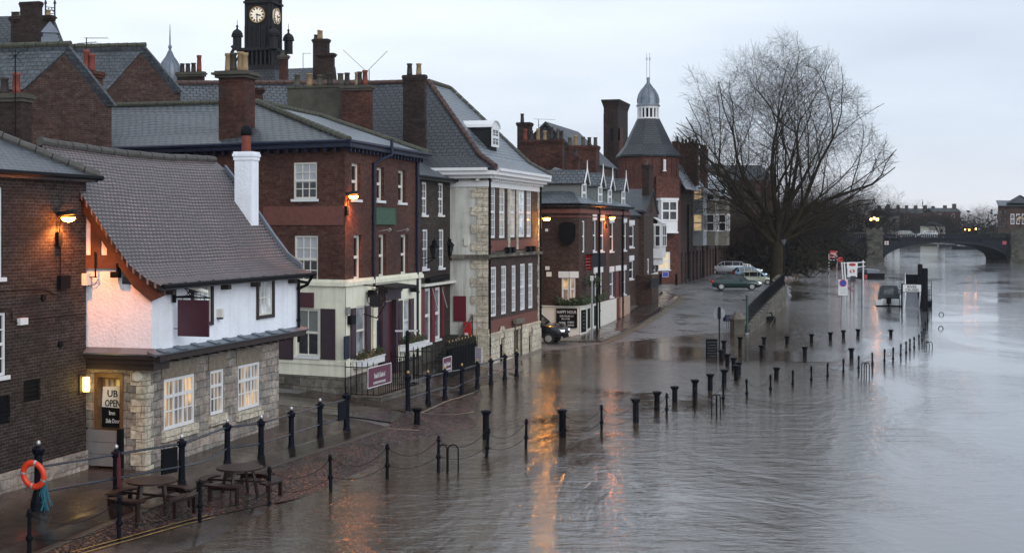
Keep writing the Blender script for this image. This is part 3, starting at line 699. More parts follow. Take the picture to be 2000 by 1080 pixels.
# ================================================================ B: the white pub
p1 = PZ(283, 922, .44); p1.z = 0; p0 = xy(166, 39.75); p2 = p1+U*8.75; p0 = p1-N*2.7+U*.1
Bp = Bld('pub', 'white rendered pub with a steep tiled roof, stone ground floor and lit windows', [p0, p1, p2, p2-N*5.2, p0-N*2.6+U*1.0], .2, 3.55, 'stone_rough')
Wd, Wf = Bp.W[0], Bp.W[1]
for r, c in (((320,735,380,833), 5), ((411,722,437,808), 3), ((465,710,507,797), 5)):
    f = Bp.win(1, *r, cols=6 if c == 5 else 3, rows=3, pane='glass_lit' if c == 5 else 'glass_dim', fw=.09, bw=.035, dep=.08, meet=False, sill=None, mull=2 if c == 5 else 0, tran=2)
    rr = Wf.rect(*r); q = MB(); Wf.wbox(q, rr[0]-.12, rr[1]+.12, rr[2]-.3, rr[2]-.02, .0, .09); q.build('sill', M['stone_pale'], f)
    q = MB(); Wf.wbox(q, rr[0]-.15, rr[1]+.15, rr[3]+.02, rr[3]+.45, .006, .03); q.build('lintel', M['channel'], f)
dr = Wd.rect(185, 728, 241, 905); Bp.hole(0, (dr[0], dr[1], .2, dr[3]))
Bp.walls(dep=.25)
mb = MB()
for a in ((dr[0], dr[0]+.1, .2, dr[3]), (dr[1]-.1, dr[1], .2, dr[3]), (dr[0]+.1, dr[1]-.1, dr[3]-.12, dr[3])): Wd.wbox(mb, a[0], a[1], a[2], a[3], -.2, .03)
df = mb.build('door_frame', M['oak'], Bp.root)
mb = MB(); Wd.wbox(mb, dr[0]+.1, dr[1]-.1, .2, dr[3]-.12, -.28, -.22); dd = mb.build('door', M['oak'], Bp.root)
mb = MB(); Wd.wbox(mb, dr[0]+.2, dr[1]-.2, dr[3]-.5, dr[3]-.2, -.22, -.212); mb.build('door_glass', M['glass_lit'], dd)
mb = MB(); n_ = 10                                        # corner quoins of bigger stone
for k in range(9):
    L1, L2 = (.42, .25) if k % 2 else (.25, .42); z = .25+k*.36
    Wd.wbox(mb, Wd.L-L1, Wd.L+.03, z, z+.34, .004, .035); Wf.wbox(mb, -.0, L2, z, z+.34, .004, .035)
mb.build('quoin', M['stone_pale'], Bp.root)
# upper storey, jettied
j = .36; q1 = p1+N*j-U*.28; q2 = p2+N*j+U*.75; q0 = q1-N*2.9+U*.1
zt = 5.50
UB = Bld('upper', '', [q0, q1, q2, q2-N*4, q0-N*2.4+U*1.0], 3.62, zt, 'plaster')
up = UB.root
Wg, Wu = UB.W[0], UB.W[1]
for r in ((376,549,411,630), (503,547,531,615)):
    rr = Wu.rect(*r); UB.holes[1].append(rr)
    f = window(Wu, rr, Bp.root, cols=4, rows=2, frame='offwhite', fw=.05, bw=.035, dep=.06, sill='timber_dark', pane='glass_pale', meet=False)
    q = MB(); e = .11
    for a in ((rr[0]-e, rr[0], rr[2]-e, rr[3]+e), (rr[1], rr[1]+e, rr[2]-e, rr[3]+e), (rr[0], rr[1], rr[3], rr[3]+e)): Wu.wbox(q, *a, -.05, .06)
    q.build('casing', M['timber_dark'], f)
mb = MB()
for w_, h_ in zip(UB.W, UB.holes): w_.panel(mb, 0, w_.L-(.9 if w_ is Wg else 0), 3.62, zt+(.42 if w_ is Wg else 0), h_, .12)
Wg.panel(mb, Wg.L-.9, Wg.L, 3.62, zt)
pl = mb.build('plaster_wall', M['plaster'], Bp.root)
bpy.data.objects.remove(up)
# jetty underside and brown cornice over the door, lead pent strip on the river side
mb = MB()
Wd2 = Wall(p0+Wd.n*.02, p1+Wd.n*.02)
Wg.wbox(mb, -.25, Wg.L+.18, 3.52, 3.66, -.5, .20); Wg.wbox(mb, -.15, Wg.L+.12, 3.38, 3.52, -.6, .10); Wg.wbox(mb, -.1, Wg.L+.06, 3.2, 3.38, -.8, .0)
Wu.wbox(mb, .0, Wu.L+.1, 3.45, 3.60, -.45, .25); Wu.wbox(mb, -.2, Wu.L+.2, 3.60, 3.65, -.45, .29)
for k in range(16): Wu.wbox(mb, .2+k*.6, .32+k*.6, 3.34, 3.45, -.4, .04)
mb.build('jetty_beam', M['timber_dark'], Bp.root)
mb = MB(); a = Wu.pt(-.25, 3.74, .01); b = Wu.pt(Wu.L+.15, 3.74, .01); c = Wu.pt(Wu.L+.3, 3.66, .30); d = Wu.pt(-.36, 3.66, .30)
mb.slab([a, b, c, d], .06)
for k in range(9):
    u_ = .3+k*1.0; mb.slab([Wu.pt(u_-.14, 3.775, .01), Wu.pt(u_+.14, 3.775, .01), Wu.pt(u_+.16, 3.70, .31), Wu.pt(u_-.16, 3.70, .31)], .03)
a = Wg.pt(-.1, 3.8, .01); b = Wg.pt(Wg.L+.1, 3.8, .01); c = Wg.pt(Wg.L+.35, 3.66, .24); d = Wg.pt(-.25, 3.66, .24); mb.slab([a, b, c, d], .05)
mb.build('pent_roof', M['lead'], Bp.root)
# the swept roof: sections (distance back from the eave line, height)
sE = q1.dot(U)-.35; sF = q2.dot(U)+.25; tE = q1.dot(N)
EX = math.tan(0)
prof = [(.45, 5.50), (.05, 5.66), (-.45, 6.02), (-1.0, 6.70), (-1.6, 7.52), (-2.15, 8.25), (-2.75, 8.98), (-3.15, 9.30)]
mb = MB(); th = .14
nS = 14; random.seed(3)
rows = []
for k in range(nS+1):
    s_ = sE+(sF-sE)*k/nS; sag = -.10*math.sin(math.pi*k/nS)
    rows.append([ST(s_-(0.0 if k else .0), tE+t_, z_+sag*(i/7)+random.uniform(-.012, .012)) for i, (t_, z_) in enumerate(prof)])
for k in range(nS):
    for i in range(len(prof)-1):
        mb.add([rows[k][i], rows[k+1][i], rows[k+1][i+1], rows[k][i+1]], [[0,1,2,3]])
        dn = V((0,0,-th)); mb.add([rows[k][i]+dn, rows[k+1][i]+dn, rows[k+1][i+1]+dn, rows[k][i+1]+dn], [[3,2,1,0]])
for k in (0, nS):
    for i in range(len(prof)-1): mb.add([rows[k][i], rows[k][i+1], rows[k][i+1]-V((0,0,th)), rows[k][i]-V((0,0,th))], [[0,1,2,3]])
mb.add([x[0] for x in rows]+[x[0]-V((0,0,th)) for x in rows], [[i, i+1, nS+2+i, nS+1+i] for i in range(nS)])
# far slope
bk = [ST(sE, tE-3.15, 9.30), ST(sF, tE-3.15, 9.30), ST(sF, tE-6.2, 6.0), ST(sE, tE-6.2, 6.0)]; mb.slab(bk, .12)
rf = mb.build('roof', M['tile'], Bp.root)
cl = [0.0]
for (ta, za_), (tb, zb_) in zip(prof[:-1], prof[1:]): cl.append(cl[-1]+math.hypot(tb-ta, zb_-za_))
rl_ = rootloc(rf)
for pp_ in rf.data.polygons:                           # tile courses laid along the sweep, unbroken from end to end
    for li in pp_.loop_indices:
        c = rf.data.vertices[rf.data.loops[li].vertex_index].co+rl_
        rf.data.uv_layers[0].data[li].uv = (c.dot(U), float(np.interp(-(c.dot(N)-tE), [-q_[0] for q_ in prof]+[6.2], cl+[cl[-1]+4.4])))
rp = [rows[k][-1]+V((0,0,.04)) for k in range(nS+1)]
ridge(rf, rp, .12, 'ridge_grey')
mb = MB()                                               # timber framed gable on the near end, with bargeboard
base = []
gp = [(x[0]+.0, x[1]) for x in prof]
sg = q1.dot(U)+.02
def GW(t_, z_, o=0): return ST(sg-o, tE+t_, z_)
ftop = [GW(t_, z_-.14) for t_, z_ in prof]
mb.poly([GW(-.60, 5.92), GW(-3.15, 5.92)]+[GW(t_, z_-.18) for t_, z_ in reversed(prof[3:])])
gw = mb.build('gable_infill', M['plaster'], Bp.root)
mb = MB()
def gbar(pts, o0, o1):
    k = len(pts); vs = [GW(a, b, o0) for a, b in pts]+[GW(a, b, o1) for a, b in pts]
    mb.add(vs, [list(range(k)), [k+i for i in reversed(range(k))]]+[[i, (i+1) % k, k+(i+1) % k, k+i] for i in range(k)])
prz = lambda t_: np.interp(-t_, [-p[0] for p in prof], [p[1] for p in prof])
gbar([(-.62, 5.92), (-3.3, 5.92), (-3.3, 6.28), (-1.0, 6.28)], .01, .06)
for t_, w_ in ((-2.93, .34), (-2.28, .30), (-1.66, .30), (-1.15, .34)):
    gbar([(t_-w_/2, 6.28), (t_+w_/2, 6.28), (t_+w_/2, prz(t_+w_/2)-.3), (t_-w_/2, prz(t_-w_/2)-.3)], .01, .055)
for i in range(len(prof)-1):
    (t0, z0_), (t1, z1_) = prof[i], prof[i+1]
    dd_ = .50
    gbar([(t0, z0_-.10), (t1, z1_-.10), (t1, z1_-.10-dd_*(1 if i < 6 else .9)), (t0, z0_-.10-dd_*(.35 if i == 0 else 1))], .10, .16)
gbar([(-.05, 5.1), (.12, 5.1), (.18, 5.42), (-.3, 5.70)], .0, .09)
mb.build('bargeboard', M['timber'], Bp.root)
gutter(Bp.root, [ST(sE, tE+.52, 5.47), ST(sF, tE+.52, 5.47)], 'black', .06)
for k in range(11):
    s_ = sE+.6+k*.85; mb = MB(); mb.obox(ST(s_, tE-.1, 5.42), U*.09, N*.5, (0,0,.12)); mb.build('rafter_end', M['timber_dark'], Bp.root)
for px_ in (325, 372, 434, 492, 565): u_ = Wu.u(px_); mb = MB(); Wu.wbox(mb, u_-.1, u_+.1, 5.2, 5.34, 0, .25); mb.build('rafter_end', M['timber_dark'], Bp.root)
pipe(Bp.root, Wu, 579, 545, 668, 'black', .05)
mb = MB(); e_ = ST(sF-.2, tE+.5, 5.42); mb.path([e_, e_-V((0,0,.3))-N*.2, Wu.pt(Wu.u(579), 5.0, .08)], .05, 6); mb.build('downpipe', M['black'], Bp.root)
# white chimney on the far gable
cs = chimney(Bp.root, 458, 491, 505, 296, 440, 46.9, [], 'plaster', 'plaster', sink=1.6, lip=.03)
pc = xy(481, 47.3)
mb = MB(); mb.smooth = True; mb.lathe((pc.x, pc.y, Z(297, 47)), [(.16,0),(.15,.5),(.14,.6)], 10); mb.build('chimney_pot', M['pot_red'], cs)
mb = MB(); mb.smooth = True; mb.lathe((pc.x, pc.y, Z(297, 47)+.56), [(.17,0),(.19,.05),(.19,.16),(.15,.28),(.06,.34)], 10); mb.build('chimney_cowl', M['black'], cs)
mb = MB(); cw = [ST(sF+.02, tE-2.9, 8.95), ST(sF+.02, tE-.6, 6.1)]
for i in range(1, 6):
    a, b = prof[i], prof[i+1]; mb.obox(ST(sF-.1, tE+a[0], a[1]+.0), U*.16, ST(0, b[0]-a[0], b[1]-a[1]), (0,0,.16))
mb.build('verge_flashing', M['lead'], Bp.root)
# hanging maroon sign and bracket, door banner, barrier, round lamp, cctv
t = thing('pub_sign', 'blank maroon hanging sign on an iron bracket on the white wall', 'sign', Wu.pt(Wu.u(345), 4.0, .1))
us = Wu.u(343); C0 = xy(348, 39.9); ws = Wall(xy(348, 38.9), xy(408, 38.55)); r = ws.rect(348, 586, 408, 657)
mb = MB(); ws.wbox(mb, r[0], r[1], r[2], r[3], -.03, .03); mb.build('sign_board', M['maroon'], t)
mb = MB(); zz = r[3]+.07; A0 = ws.pt(r[0]-.1, zz, 0); A1 = ws.pt(r[1]+.03, zz, 0); mb.tube(A0, A1, .022)
mb.path([ws.pt(r[0]+.0, zz+.33, 0), ws.pt(r[0]+.25, zz+.22, 0), ws.pt(r[0]+.4, zz+.03, 0)], .014, 5)
mb.path([ws.pt(r[0]+.25, zz+.02, 0), ws.pt(r[0]+.33, zz+.14, 0), ws.pt(r[0]+.55, zz+.1, 0), ws.pt(r[1]-.05, zz+.02, 0)], .012, 5)
for f_ in (.15, .85): x_ = r[0]+(r[1]-r[0])*f_; mb.tube(ws.pt(x_, r[3]-.01, 0), ws.pt(x_, zz, 0), .012, n=5)
mb.obox(ws.pt(r[0]-.16, zz-.15, -.05), ws.d*.07, ws.n*.1, (0,0,.5)); mb.tube(ws.pt(r[0]-.14, r[2]+.2, 0), ws.pt(r[0], r[2]+.2, 0), .012, n=5)
mb.tube(ws.pt(r[0]-.13, zz, -.05), ws.pt(r[0]-.13, zz, -.9), .025)
mb.build('bracket', M['black'], t)
t = thing('door_banner', 'white over black cloth banner hung on the pub side door', 'banner', Wd.pt((dr[0]+dr[1])/2, 1.3, -.1))
b0 = Wd.rect(190, 757, 236, 800); o_ = -.19
mb = MB(); mb.poly([Wd.pt(b0[0]+.02, b0[2], o_), Wd.pt(b0[1], b0[2]+.0, o_), Wd.pt(b0[1]-.07, b0[3]+.03, o_), Wd.pt(b0[0]+.05, b0[3], o_)]+[])
w1 = mb.build('cloth_top', M['cloth_white'], t)
mb = MB(); mb.poly([Wd.pt(b0[0], b0[2]-.5, o_+.004), Wd.pt(b0[1], b0[2]-.5, o_+.004), Wd.pt(b0[1], b0[2]+.02, o_+.004), Wd.pt(b0[0]+.0, b0[2]+.05, o_+.004)])
w2 = mb.build('cloth_bottom', M['black'], t)
uc = (b0[0]+b0[1])/2
lettering(w1, 'UB', Wd, uc-.01, b0[2]+.33, o_+.01, .26, M['black'])
lettering(w1, 'OPEN', Wd, uc+.0, b0[2]+.07, o_+.01, .26, M['black'], wide=.72)
lettering(w2, 'Inn', Wd, uc-.02, b0[2]-.16, o_+.012, .16, M['cloth_white'])
lettering(w2, 'Side Door', Wd, uc+.0, b0[2]-.38, o_+.012, .165, M['cloth_white'], wide=.62)
t = thing('flood_barrier', 'grey ribbed flood board set across the pub side door', 'flood barrier', Wd.pt(uc, .42, .1))
r = Wd.rect(169, 838, 239, 908); mb = MB()
for k in range(3): h_ = (r[3]-r[2])/3; Wd.wbox(mb, r[0]+.04, r[1]-.06, r[2]+k*h_+.006, r[2]+(k+1)*h_-.006, .10, .16)
Wd.wbox(mb, r[0]+.05, r[1]-.07, r[2], r[3]-.01, .08, .12)
mb.build('panel', M['grey_panel'], t)
for a, b in ((r[0]-.02, r[0]+.04), (r[1]-.06, r[1]+.05)):
    q = MB(); Wd.wbox(q, a, b, r[2]-.05, r[3]+.04, 0, .18); q.build('post', M['black'], t)
mb = MB(); u_ = Wd.u(290); zc = Wd.z(290, 735); mb.lathe((0,0,0), [(.01,0)], 3) if 0 else None
c = Wd.pt(Wd.L-.2, zc, .0); mb.tube(c, c+Wd.n*.08, .15, .13, 14); o = mb.build('porthole_lamp', M['offwhite']); tag(o, 'round cream bulkhead lamp on the stone corner of the pub, unlit', 'lamp')
def wbits(px, py, W, s=.12): u_ = W.u(px); return W.pt(u_, W.z(px, py), 0)
t = thing('flood_light', 'black floodlight under the timber gable, aimed at the pink-lit wall', 'flood light', Wg.pt(Wg.u(236), 5.3, .1))
g_ = Wg.u(236); z_ = Wg.z(236, 536); q = MB(); Wg.wbox(q, g_-.14, g_+.10, z_-.08, z_+.08, .12, .3); Wg.wbox(q, g_-.02, g_+.02, z_+.05, z_+.3, .0, .2); q.build('housing', M['black'], t)
t = thing('meter_box', 'cream meter box with a pole and cable at the edge of the pink-lit wall', 'box', Wg.pt(.1, 5.0, .1))
g_ = Wg.u(176); z_ = Wg.z(176, 545); q = MB(); Wg.wbox(q, g_-.11, g_+.09, z_-.16, z_+.16, .1, .3); q.build('box', M['offwhite'], t)
q = MB(); q.path([Wg.pt(Wg.u(192), Wg.z(192, 492), .16), Wg.pt(Wg.u(193), Wg.z(193, 541), .16)], .025, 6); q.path([Wg.pt(Wg.u(170), Wg.z(170, 541), .16), Wg.pt(Wg.u(196), Wg.z(196, 541), .16)], .016, 5)
q.path([Wg.pt(Wg.u(172), Wg.z(172, 549), .1), Wg.pt(Wg.u(176), Wg.z(176, 558), .08), Wg.pt(Wg.u(188), Wg.z(188, 556), .08), Wg.pt(Wg.u(196), Wg.z(196, 545), .1)], .012, 4); q.build('cable', M['black'], t)
t = thing('wall_lantern', 'small white box lamp on the white wall right of the maroon sign', 'lamp', Wu.pt(Wu.u(425), 4.3, .05))
u_ = Wu.u(425); z_ = Wu.z(425, 610); q = MB(); Wu.wbox(q, u_-.09, u_+.06, z_-.14, z_+.1, 0, .18); q.build('lamp_shade', M['offwhite'], t); q = MB(); Wu.wbox(q, u_-.07, u_+.05, z_-.2, z_-.14, .03, .16); q.build('lens', M['glass'], t)
t = thing('security_camera', 'white security camera above the maroon hanging sign', 'camera', Wu.pt(Wu.u(366), 5.0, .05))
u_ = Wu.u(362); z_ = Wu.z(362, 566); q = MB(); q.tube(Wu.pt(u_, z_+.1, .1), Wu.pt(u_+.35, z_-.08, .5), .06, n=8); q.build('body', M['offwhite'], t); q = MB(); q.tube(Wu.pt(u_, z_+.05, 0), Wu.pt(u_+.1, z_+.02, .25), .02, n=5); q.build('bracket', M['black'], t)
t = thing('security_camera', 'small dark security camera under the eave at the far corner of the white pub', 'camera', Wu.pt(Wu.L-.4, 5.2, .05))
q = MB(); q.tube(Wu.pt(Wu.L-.6, 5.28, .1), Wu.pt(Wu.L-.2, 5.2, .45), .05, n=8); q.build('body', M['black'], t)
# yellow wall light beside the door
wy = A.W[0]; u_ = wy.u(158); z_ = wy.z(158, 750)
t = thing('wall_light', 'glowing yellow box light between the brick wall and the side door', 'lamp', wy.pt(u_, z_-.25, .05))
q = MB(); q.smooth = True; c = wy.pt(u_, z_-.19, .16); q.lathe(c, [(.085,0),(.095,.05),(.095,.33),(.085,.38)], 10); q.build('lamp_shade', M['lamp_yellow'], t)
q = MB(); wy.wbox(q, u_-.13, u_+.13, z_-.24, z_+.24, 0, .05); q.build('backplate', M['timber_dark'], t)
l = bpy.data.lights.new('lamp_light', 'POINT'); l.energy = 7; l.color = (1, .62, .2); l.shadow_soft_size = .1; lo = bpy.data.objects.new('lamp_light', l); COL.objects.link(lo); lo.parent = t; lo.location = wy.pt(u_, z_, .45)-V(t.location)
# ================================================================ C: red brick inn
c0 = V((-6.4, 54.5, 0)); dl = V((-.886, .463, 0)); dr_ = V((.23, .973, 0)).normalized()
cL = c0+dl*17; cR = c0+dr_*9.75
C = Bld('inn', 'three-storey red brick inn with cream ground floor and maroon shutters', [cL, c0, cR, cR+dl*14], .3, 10.25, 'brick_red')
WL, WR = C.W[0], C.W[1]
kw = dict(frame='offwhite', fw=.08, bw=.035)
C.win(0, 573,317,619,389, cols=3, rows=4, blind=.5, bmat='blind', sill='white', **kw)
C.win(0, 575,460,621,553, cols=3, rows=4, blind=.5, sill=None, **kw)
kn = dict(frame='offwhite', fw=.11, bw=.035, dep=.2)
for r in ((687,319,704,390), (736,327,750,392), (778,333,792,396)): C.win(1, *r, cols=1, rows=2, **kn)
for r in ((691,459,707,546), (740,458,754,541), (783,458,797,536)): C.win(1, *r, cols=1, rows=2, sill=None, **kn)
zb = WL.z(673, 549)
upper = MB()
for w_, h_ in zip(C.W, C.holes): w_.panel(upper, 0, w_.L, zb, C.z1, h_, .26)
upper.build('wall', M['brick_red'], C.root)
low = [[], [], [], []]
def lw(i, x0, y0, x1, y1, **k):
    r = C.W[i].rect(x0, y0, x1, y1); low[i].append(r); return window(C.W[i], r, C.root, **k)
lw(0, 580,603,624,695, cols=2, rows=2, blind=.5, bmat='blind_grey', o=.05, **kw)
lw(1, 694,597,712,693, cols=1, rows=2, pane='glass_pale', o=.05, **kw)
lw(1, 787,583,798,668, cols=1, rows=2, pane='glass_pale', o=.05, **kw)
rd = WR.rect(741, 590, 762, 712); rd = (rd[0], rd[1], .9, rd[3]); low[1].append(rd)
mb = MB()
for w_, h_ in zip(C.W, low): w_.panel(mb, -.05, w_.L+.05, .95, zb-.2, h_, .2, o=.05)
mb.build('cream_wall', M['cream'], C.root)
mb = MB()
for w_ in C.W[:3]: w_.wbox(mb, -.14, w_.L+.12, zb-.2, zb-.04, -.1, .14); w_.wbox(mb, -.1, w_.L+.09, zb-.04, zb+.05, -.1, .09)
for w_ in C.W[:2]: w_.wbox(mb, -.09, w_.L+.08, 1.75, 1.90, -.02, .085) if w_ is WL else None
mb.build('string_course', M['cream'], C.root)
mb = MB()
for w_ in C.W[:3]: w_.panel(mb, -.08, w_.L+.08, .0, 1.28, (), .1, o=.08)
WL.wbox(mb, -.08, WL.L, 1.26, 1.30, -.1, .078); WR.wbox(mb, -.08, WR.L, 1.26, 1.30, -.1, .078)
mb.build('stone_plinth', M['stone_grey'], C.root)
r = WL.rect(515, 403, 665, 440); mb = MB(); WL.wbox(mb, r[0], r[1]+.15, r[2], r[3], -.05, .035); mb.build('terracotta_band', M['terracotta'], C.root)
mb = MB()
for i, r in ((0, (575,460,621,553)), (0, (573,317,619,389)), (1, (691,459,705,546)), (1, (740,458,751,541)), (1, (783,458,794,536))):
    rr = C.W[i].rect(*r); C.W[i].wbox(mb, rr[0]-.12, rr[1]+.12, rr[3], rr[3]+.32, .0, .006)
mb.build('lintel', M['terracotta'], C.root) if 0 else None
WLo = Wall(c0+WL.n*.055, cL+WL.n*.055)
for x0, x1 in ((627, 655), (545, 573)): shutter(WLo, tuple(a+(.0) for a in WLo.rect(x0, 603, x1, 702)), C.root, 'plum')
WRo = Wall(c0+WR.n*.06, cR+WR.n*.06)
for x0, y0, x1, y1 in ((684,602,694,700), (713,597,723,692), (776,587,785,673), (799,583,807,662)): shutter(WRo, WRo.rect(x0, y0, x1, y1), C.root, 'plum')
# doorway with porch hood
mb = MB(); WR.wbox(mb, rd[0]-.02, rd[1]+.02, .9, rd[3], -.02, .06); d_ = mb.build('door', M['maroon'], C.root)
mb = MB(); WR.wbox(mb, rd[0]+.1, rd[0]+.16, 1.9, 1.98, .06, .12); mb.build('handle', M['gilt'], d_)
mb = MB()
WR.wbox(mb, rd[0]-.32, rd[0]-.02, .9, rd[3]+.1, .05, .26); WR.wbox(mb, rd[1]+.02, rd[1]+.32, .9, rd[3]+.1, .05, .26)
WR.wbox(mb, rd[0]-.4, rd[1]+.4, rd[3]+.1, rd[3]+.42, .05, .36); WR.wbox(mb, rd[0]-.3, rd[1]+.3, rd[3]+.42, rd[3]+.6, .05, .45)
mb.build('door_surround', M['plum'], C.root)
mb = MB(); zz = rd[3]+.6; mb.slab([WR.pt(rd[0]-.7, zz+.16, .05), WR.pt(rd[1]+.7, zz+.16, .05), WR.pt(rd[1]+.8, zz+.06, .95), WR.pt(rd[0]-.8, zz+.06, .95)], .09); mb.build('porch_hood', M['sooty'], C.root)
mb = MB(); WR.wbox(mb, rd[0]-.3, rd[1]+.3, .3, .9, .1, .9); WR.wbox(mb, rd[0]-.3, rd[1]+.3, .3, .7, .9, 1.3); WR.wbox(mb, rd[0]-.3, rd[1]+.3, .3, .5, 1.3, 1.7); mb.build('door_step', M['stone_grey'], C.root)
# roof
zE = 10.32; zR = 12.45
ov = .38
cc0 = c0+WL.n*ov+WR.n*ov; ccR = cR+WR.n*ov+dr_*ov; ccL = cL+WL.n*ov; ccB = cR+dl*14+dr_*ov
P1 = Q(500, 204, 61.5); P2 = Q(625, 229, 69.2); P3 = QZ(128, 65.5, 12.55); P1.z = 12.42; P2.z = 12.42
for v_ in (cc0, ccR, ccL, ccB): v_.z = zE
P4 = QZ(300, 71, 12.4)
roofpoly(C.root, 'roof', 'slate', [[ccL, cc0, P1, P3], [P3, P1, P4, ccB]])
roofpoly(C.root, 'roof', 'slate_skylit', [[cc0, ccR, P2, P1], [ccR, ccB, P4, P2], [P1, P2, P4]])
ridge(C.root, [cc0+V((0,0,.05)), P1+V((0,0,.05)), P2+V((0,0,.05)), ccR+V((0,0,.05))], .14, 'ridge_moss')
ridge(C.root, [P1+V((0,0,.05)), P3+V((0,0,.05))], .12, 'ridge_moss')
mb = MB()
for w_, e0_, e1_ in ((WL, 0, WL.L), (WR, 0, WR.L)):
    w_.wbox(mb, e0_-ov, e1_+ov, zE-.22, zE-.03, .0, ov-.03)
    k = 0.0
    while k < w_.L: w_.wbox(mb, k, k+.09, zE-.38, zE-.22, 0, .25); k += .45
mb.build('eaves_board', M['navy'], C.root)
gutter(C.root, [ccL+WL.n*.05, cc0+WL.n*.05+WR.n*.05, ccR+WR.n*.05], 'navy', .08)
pipe(C.root, WR, 727, 318, 560, 'navy', .07); pipe(C.root, WR, 812, 318, 700, 'navy', .07)
pipe(C.root, Wall(c0+WR.n*.06, cR+WR.n*.06), 727, 560, 700, 'cream', .06)
mb = MB(); u_ = WR.u(745); a = WR.pt(u_, WR.z(745, 272), .45); b = WR.pt(u_, zE-.3, .45); mb.tube(a, b, .07); mb.path([b, WR.pt(WR.u(733), zE-.55, .2), WR.pt(WR.u(727), zE-.8, .08)], .06, 7); mb.build('vent_pipe', M['navy'], C.root)
board(WR, WR.rect(731, 406, 770, 439), 'green_sign', 'green_sign', C.root, frame='green_sign', th=.06)
mb = MB()
for px_ in (740, 775): u_ = WR.u(px_); z_ = WR.z(px_, 452); mb.tube(WR.pt(u_, z_, 0), WR.pt(u_, z_+.1, .5), .02, n=5); mb.tube(WR.pt(u_, z_+.1, .5), WR.pt(u_, z_, .42), .07, .04, 8)
mb.build('sign_light', M['silver'], C.root)
board(WL, WL.rect(581, 571, 615, 600), 'wall_board', 'maroon', C.root, o=.06)
board(WRo, WRo.rect(670, 656, 680, 701), 'notice_board', 'navy', C.root)
board(WRo, WRo.rect(678, 616, 687, 633), 'speaker_box', 'black', C.root, th=.16)
board(WRo, WRo.rect(674, 600, 680, 614), 'meter_box', 'grey_panel', C.root, th=.08)
board(WRo, WRo.rect(767, 620, 776, 671), 'menu_board', 'plum', C.root, frame='black')
board(WRo, WRo.rect(736, 625, 741, 682), 'menu_board', 'navy', C.root)
wall_lamp('lit orange lamp on the corner of the red brick inn above the cream ground floor', WR, 675, 383, .12, 'sodium', 330)
# ornate bracket lantern signs on the cream wall
def lantern(label, W, px, py, o=.55, s=1.0):
    u_ = W.u(px); z_ = W.z(px, py); t = thing('lantern', label, 'lantern', W.pt(u_, z_-.6*s, 0))
    c = W.pt(u_, z_-.45*s, o)
    mb = MB(); mb.path([W.pt(u_, z_-.7*s, 0), W.pt(u_, z_-.6*s, o*.6), W.pt(u_, z_-.47*s, o)], .025, 6); mb.tube(W.pt(u_, z_-.5*s, 0), W.pt(u_, z_-.46*s, o), .018, n=5); mb.build('bracket', M['black'], t)
    mb = MB(); mb.lathe(c, [(.10*s, 0), (.19*s, .42*s)], 4, rot=UA); mb.build('lantern_glass', M['glass'], t)
    mb = MB()
    for i in range(4):
        an = UA+i*math.pi/2; p_ = c+V((math.cos(an)*.10*s, math.sin(an)*.10*s, 0)); q_ = c+V((math.cos(an)*.195*s, math.sin(an)*.195*s, .42*s)); mb.tube(p_, q_, .016, n=4)
    mb.lathe(c-V((0,0,.05)), [(.05*s,0),(.12*s,.05)], 4, rot=UA); mb.build('lantern_frame', M['black'], t)
    mb = MB(); mb.lathe(c+V((0,0,.42*s)), [(.24*s,0),(.22*s,.03*s),(.10*s,.17*s),(.09*s,.22*s),(.12*s,.24*s),(.03*s,.32*s),(.02*s,.40*s)], 8); mb.build('lantern_roof', M['black'], t)
    return t
t = thing('bracket_sign', 'ornate black scrollwork sign bracket on the cream wall left of the porch', 'sign', WR.pt(WR.u(722), 3.3, .1))
mb = MB(); u_ = WR.u(708)
for k in range(26):
    a = k*.55; b = (k+1)*.55; ra, rb = .05+.014*k, .05+.014*(k+1); f_ = lambda an, r_: WR.pt(u_, 4.2+math.sin(an)*r_, .5+math.cos(an)*r_)
    mb.tube(f_(a, ra), f_(b, rb), .02, n=4)
mb.path([WR.pt(u_, 4.75, 0.05), WR.pt(u_, 4.7, .9), WR.pt(u_, 4.0, .95), WR.pt(u_, 3.45, .6), WR.pt(u_, 3.6, .05)], .025, 5); mb.build('scrollwork', M['black'], t)
mb = MB(); WR.wbox(mb, u_-.03, u_+.03, 3.9, 4.35, .3, .75); mb.build('sign_board', M['iron_blue'], t)
for px_, py_, lb in ((714, 572, 'black floodlight on the cream wall left of the scrollwork bracket'), (797, 563, 'black floodlight on the cream wall right of the porch')):
    u_ = WR.u(px_); z_ = WR.z(px_, py_); mb = MB(); WR.wbox(mb, u_-.18, u_+.18, z_-.16, z_+.12, .15, .42); WR.wbox(mb, u_-.03, u_+.03, z_-.02, z_+.02, 0, .2); o = mb.build('flood_light', M['black']); tag(o, lb, 'flood light')
# flower boxes
def flowerbox(label, W, x0, x1, y, seed):
    random.seed(seed); u0, u1 = W.u(x0), W.u(x1); z_ = W.z((x0+x1)/2, y)
    t = thing('flower_box', label, 'flower box', W.pt((u0+u1)/2, z_-.3, .15))
    mb = MB(); mb.obox(W.pt(u0, z_-.3, .02), W.d*(u1-u0), W.n*.3, (0,0,.28)); W.wbox(mb, u0-.03, u1+.03, z_-.05, z_, .0, .35); mb.build('box', M['white'], t)
    for nm, mt, cnt, r_ in (('leaves', 'leaf', 260, .07), ('flowers', 'flower', 90, .045)):
        mb = MB()
        for _ in range(cnt):
            c = W.pt(random.uniform(u0, u1), z_+abs(random.gauss(0, .12)), .18+random.gauss(0, .1)); a = V([random.gauss(0,1) for _ in range(3)]).normalized()*r_; b = a.orthogonal().normalized()*r_
            mb.poly([c-a, c+b, c+a, c-b])
        mb.build(nm, M[mt], t)
    return t
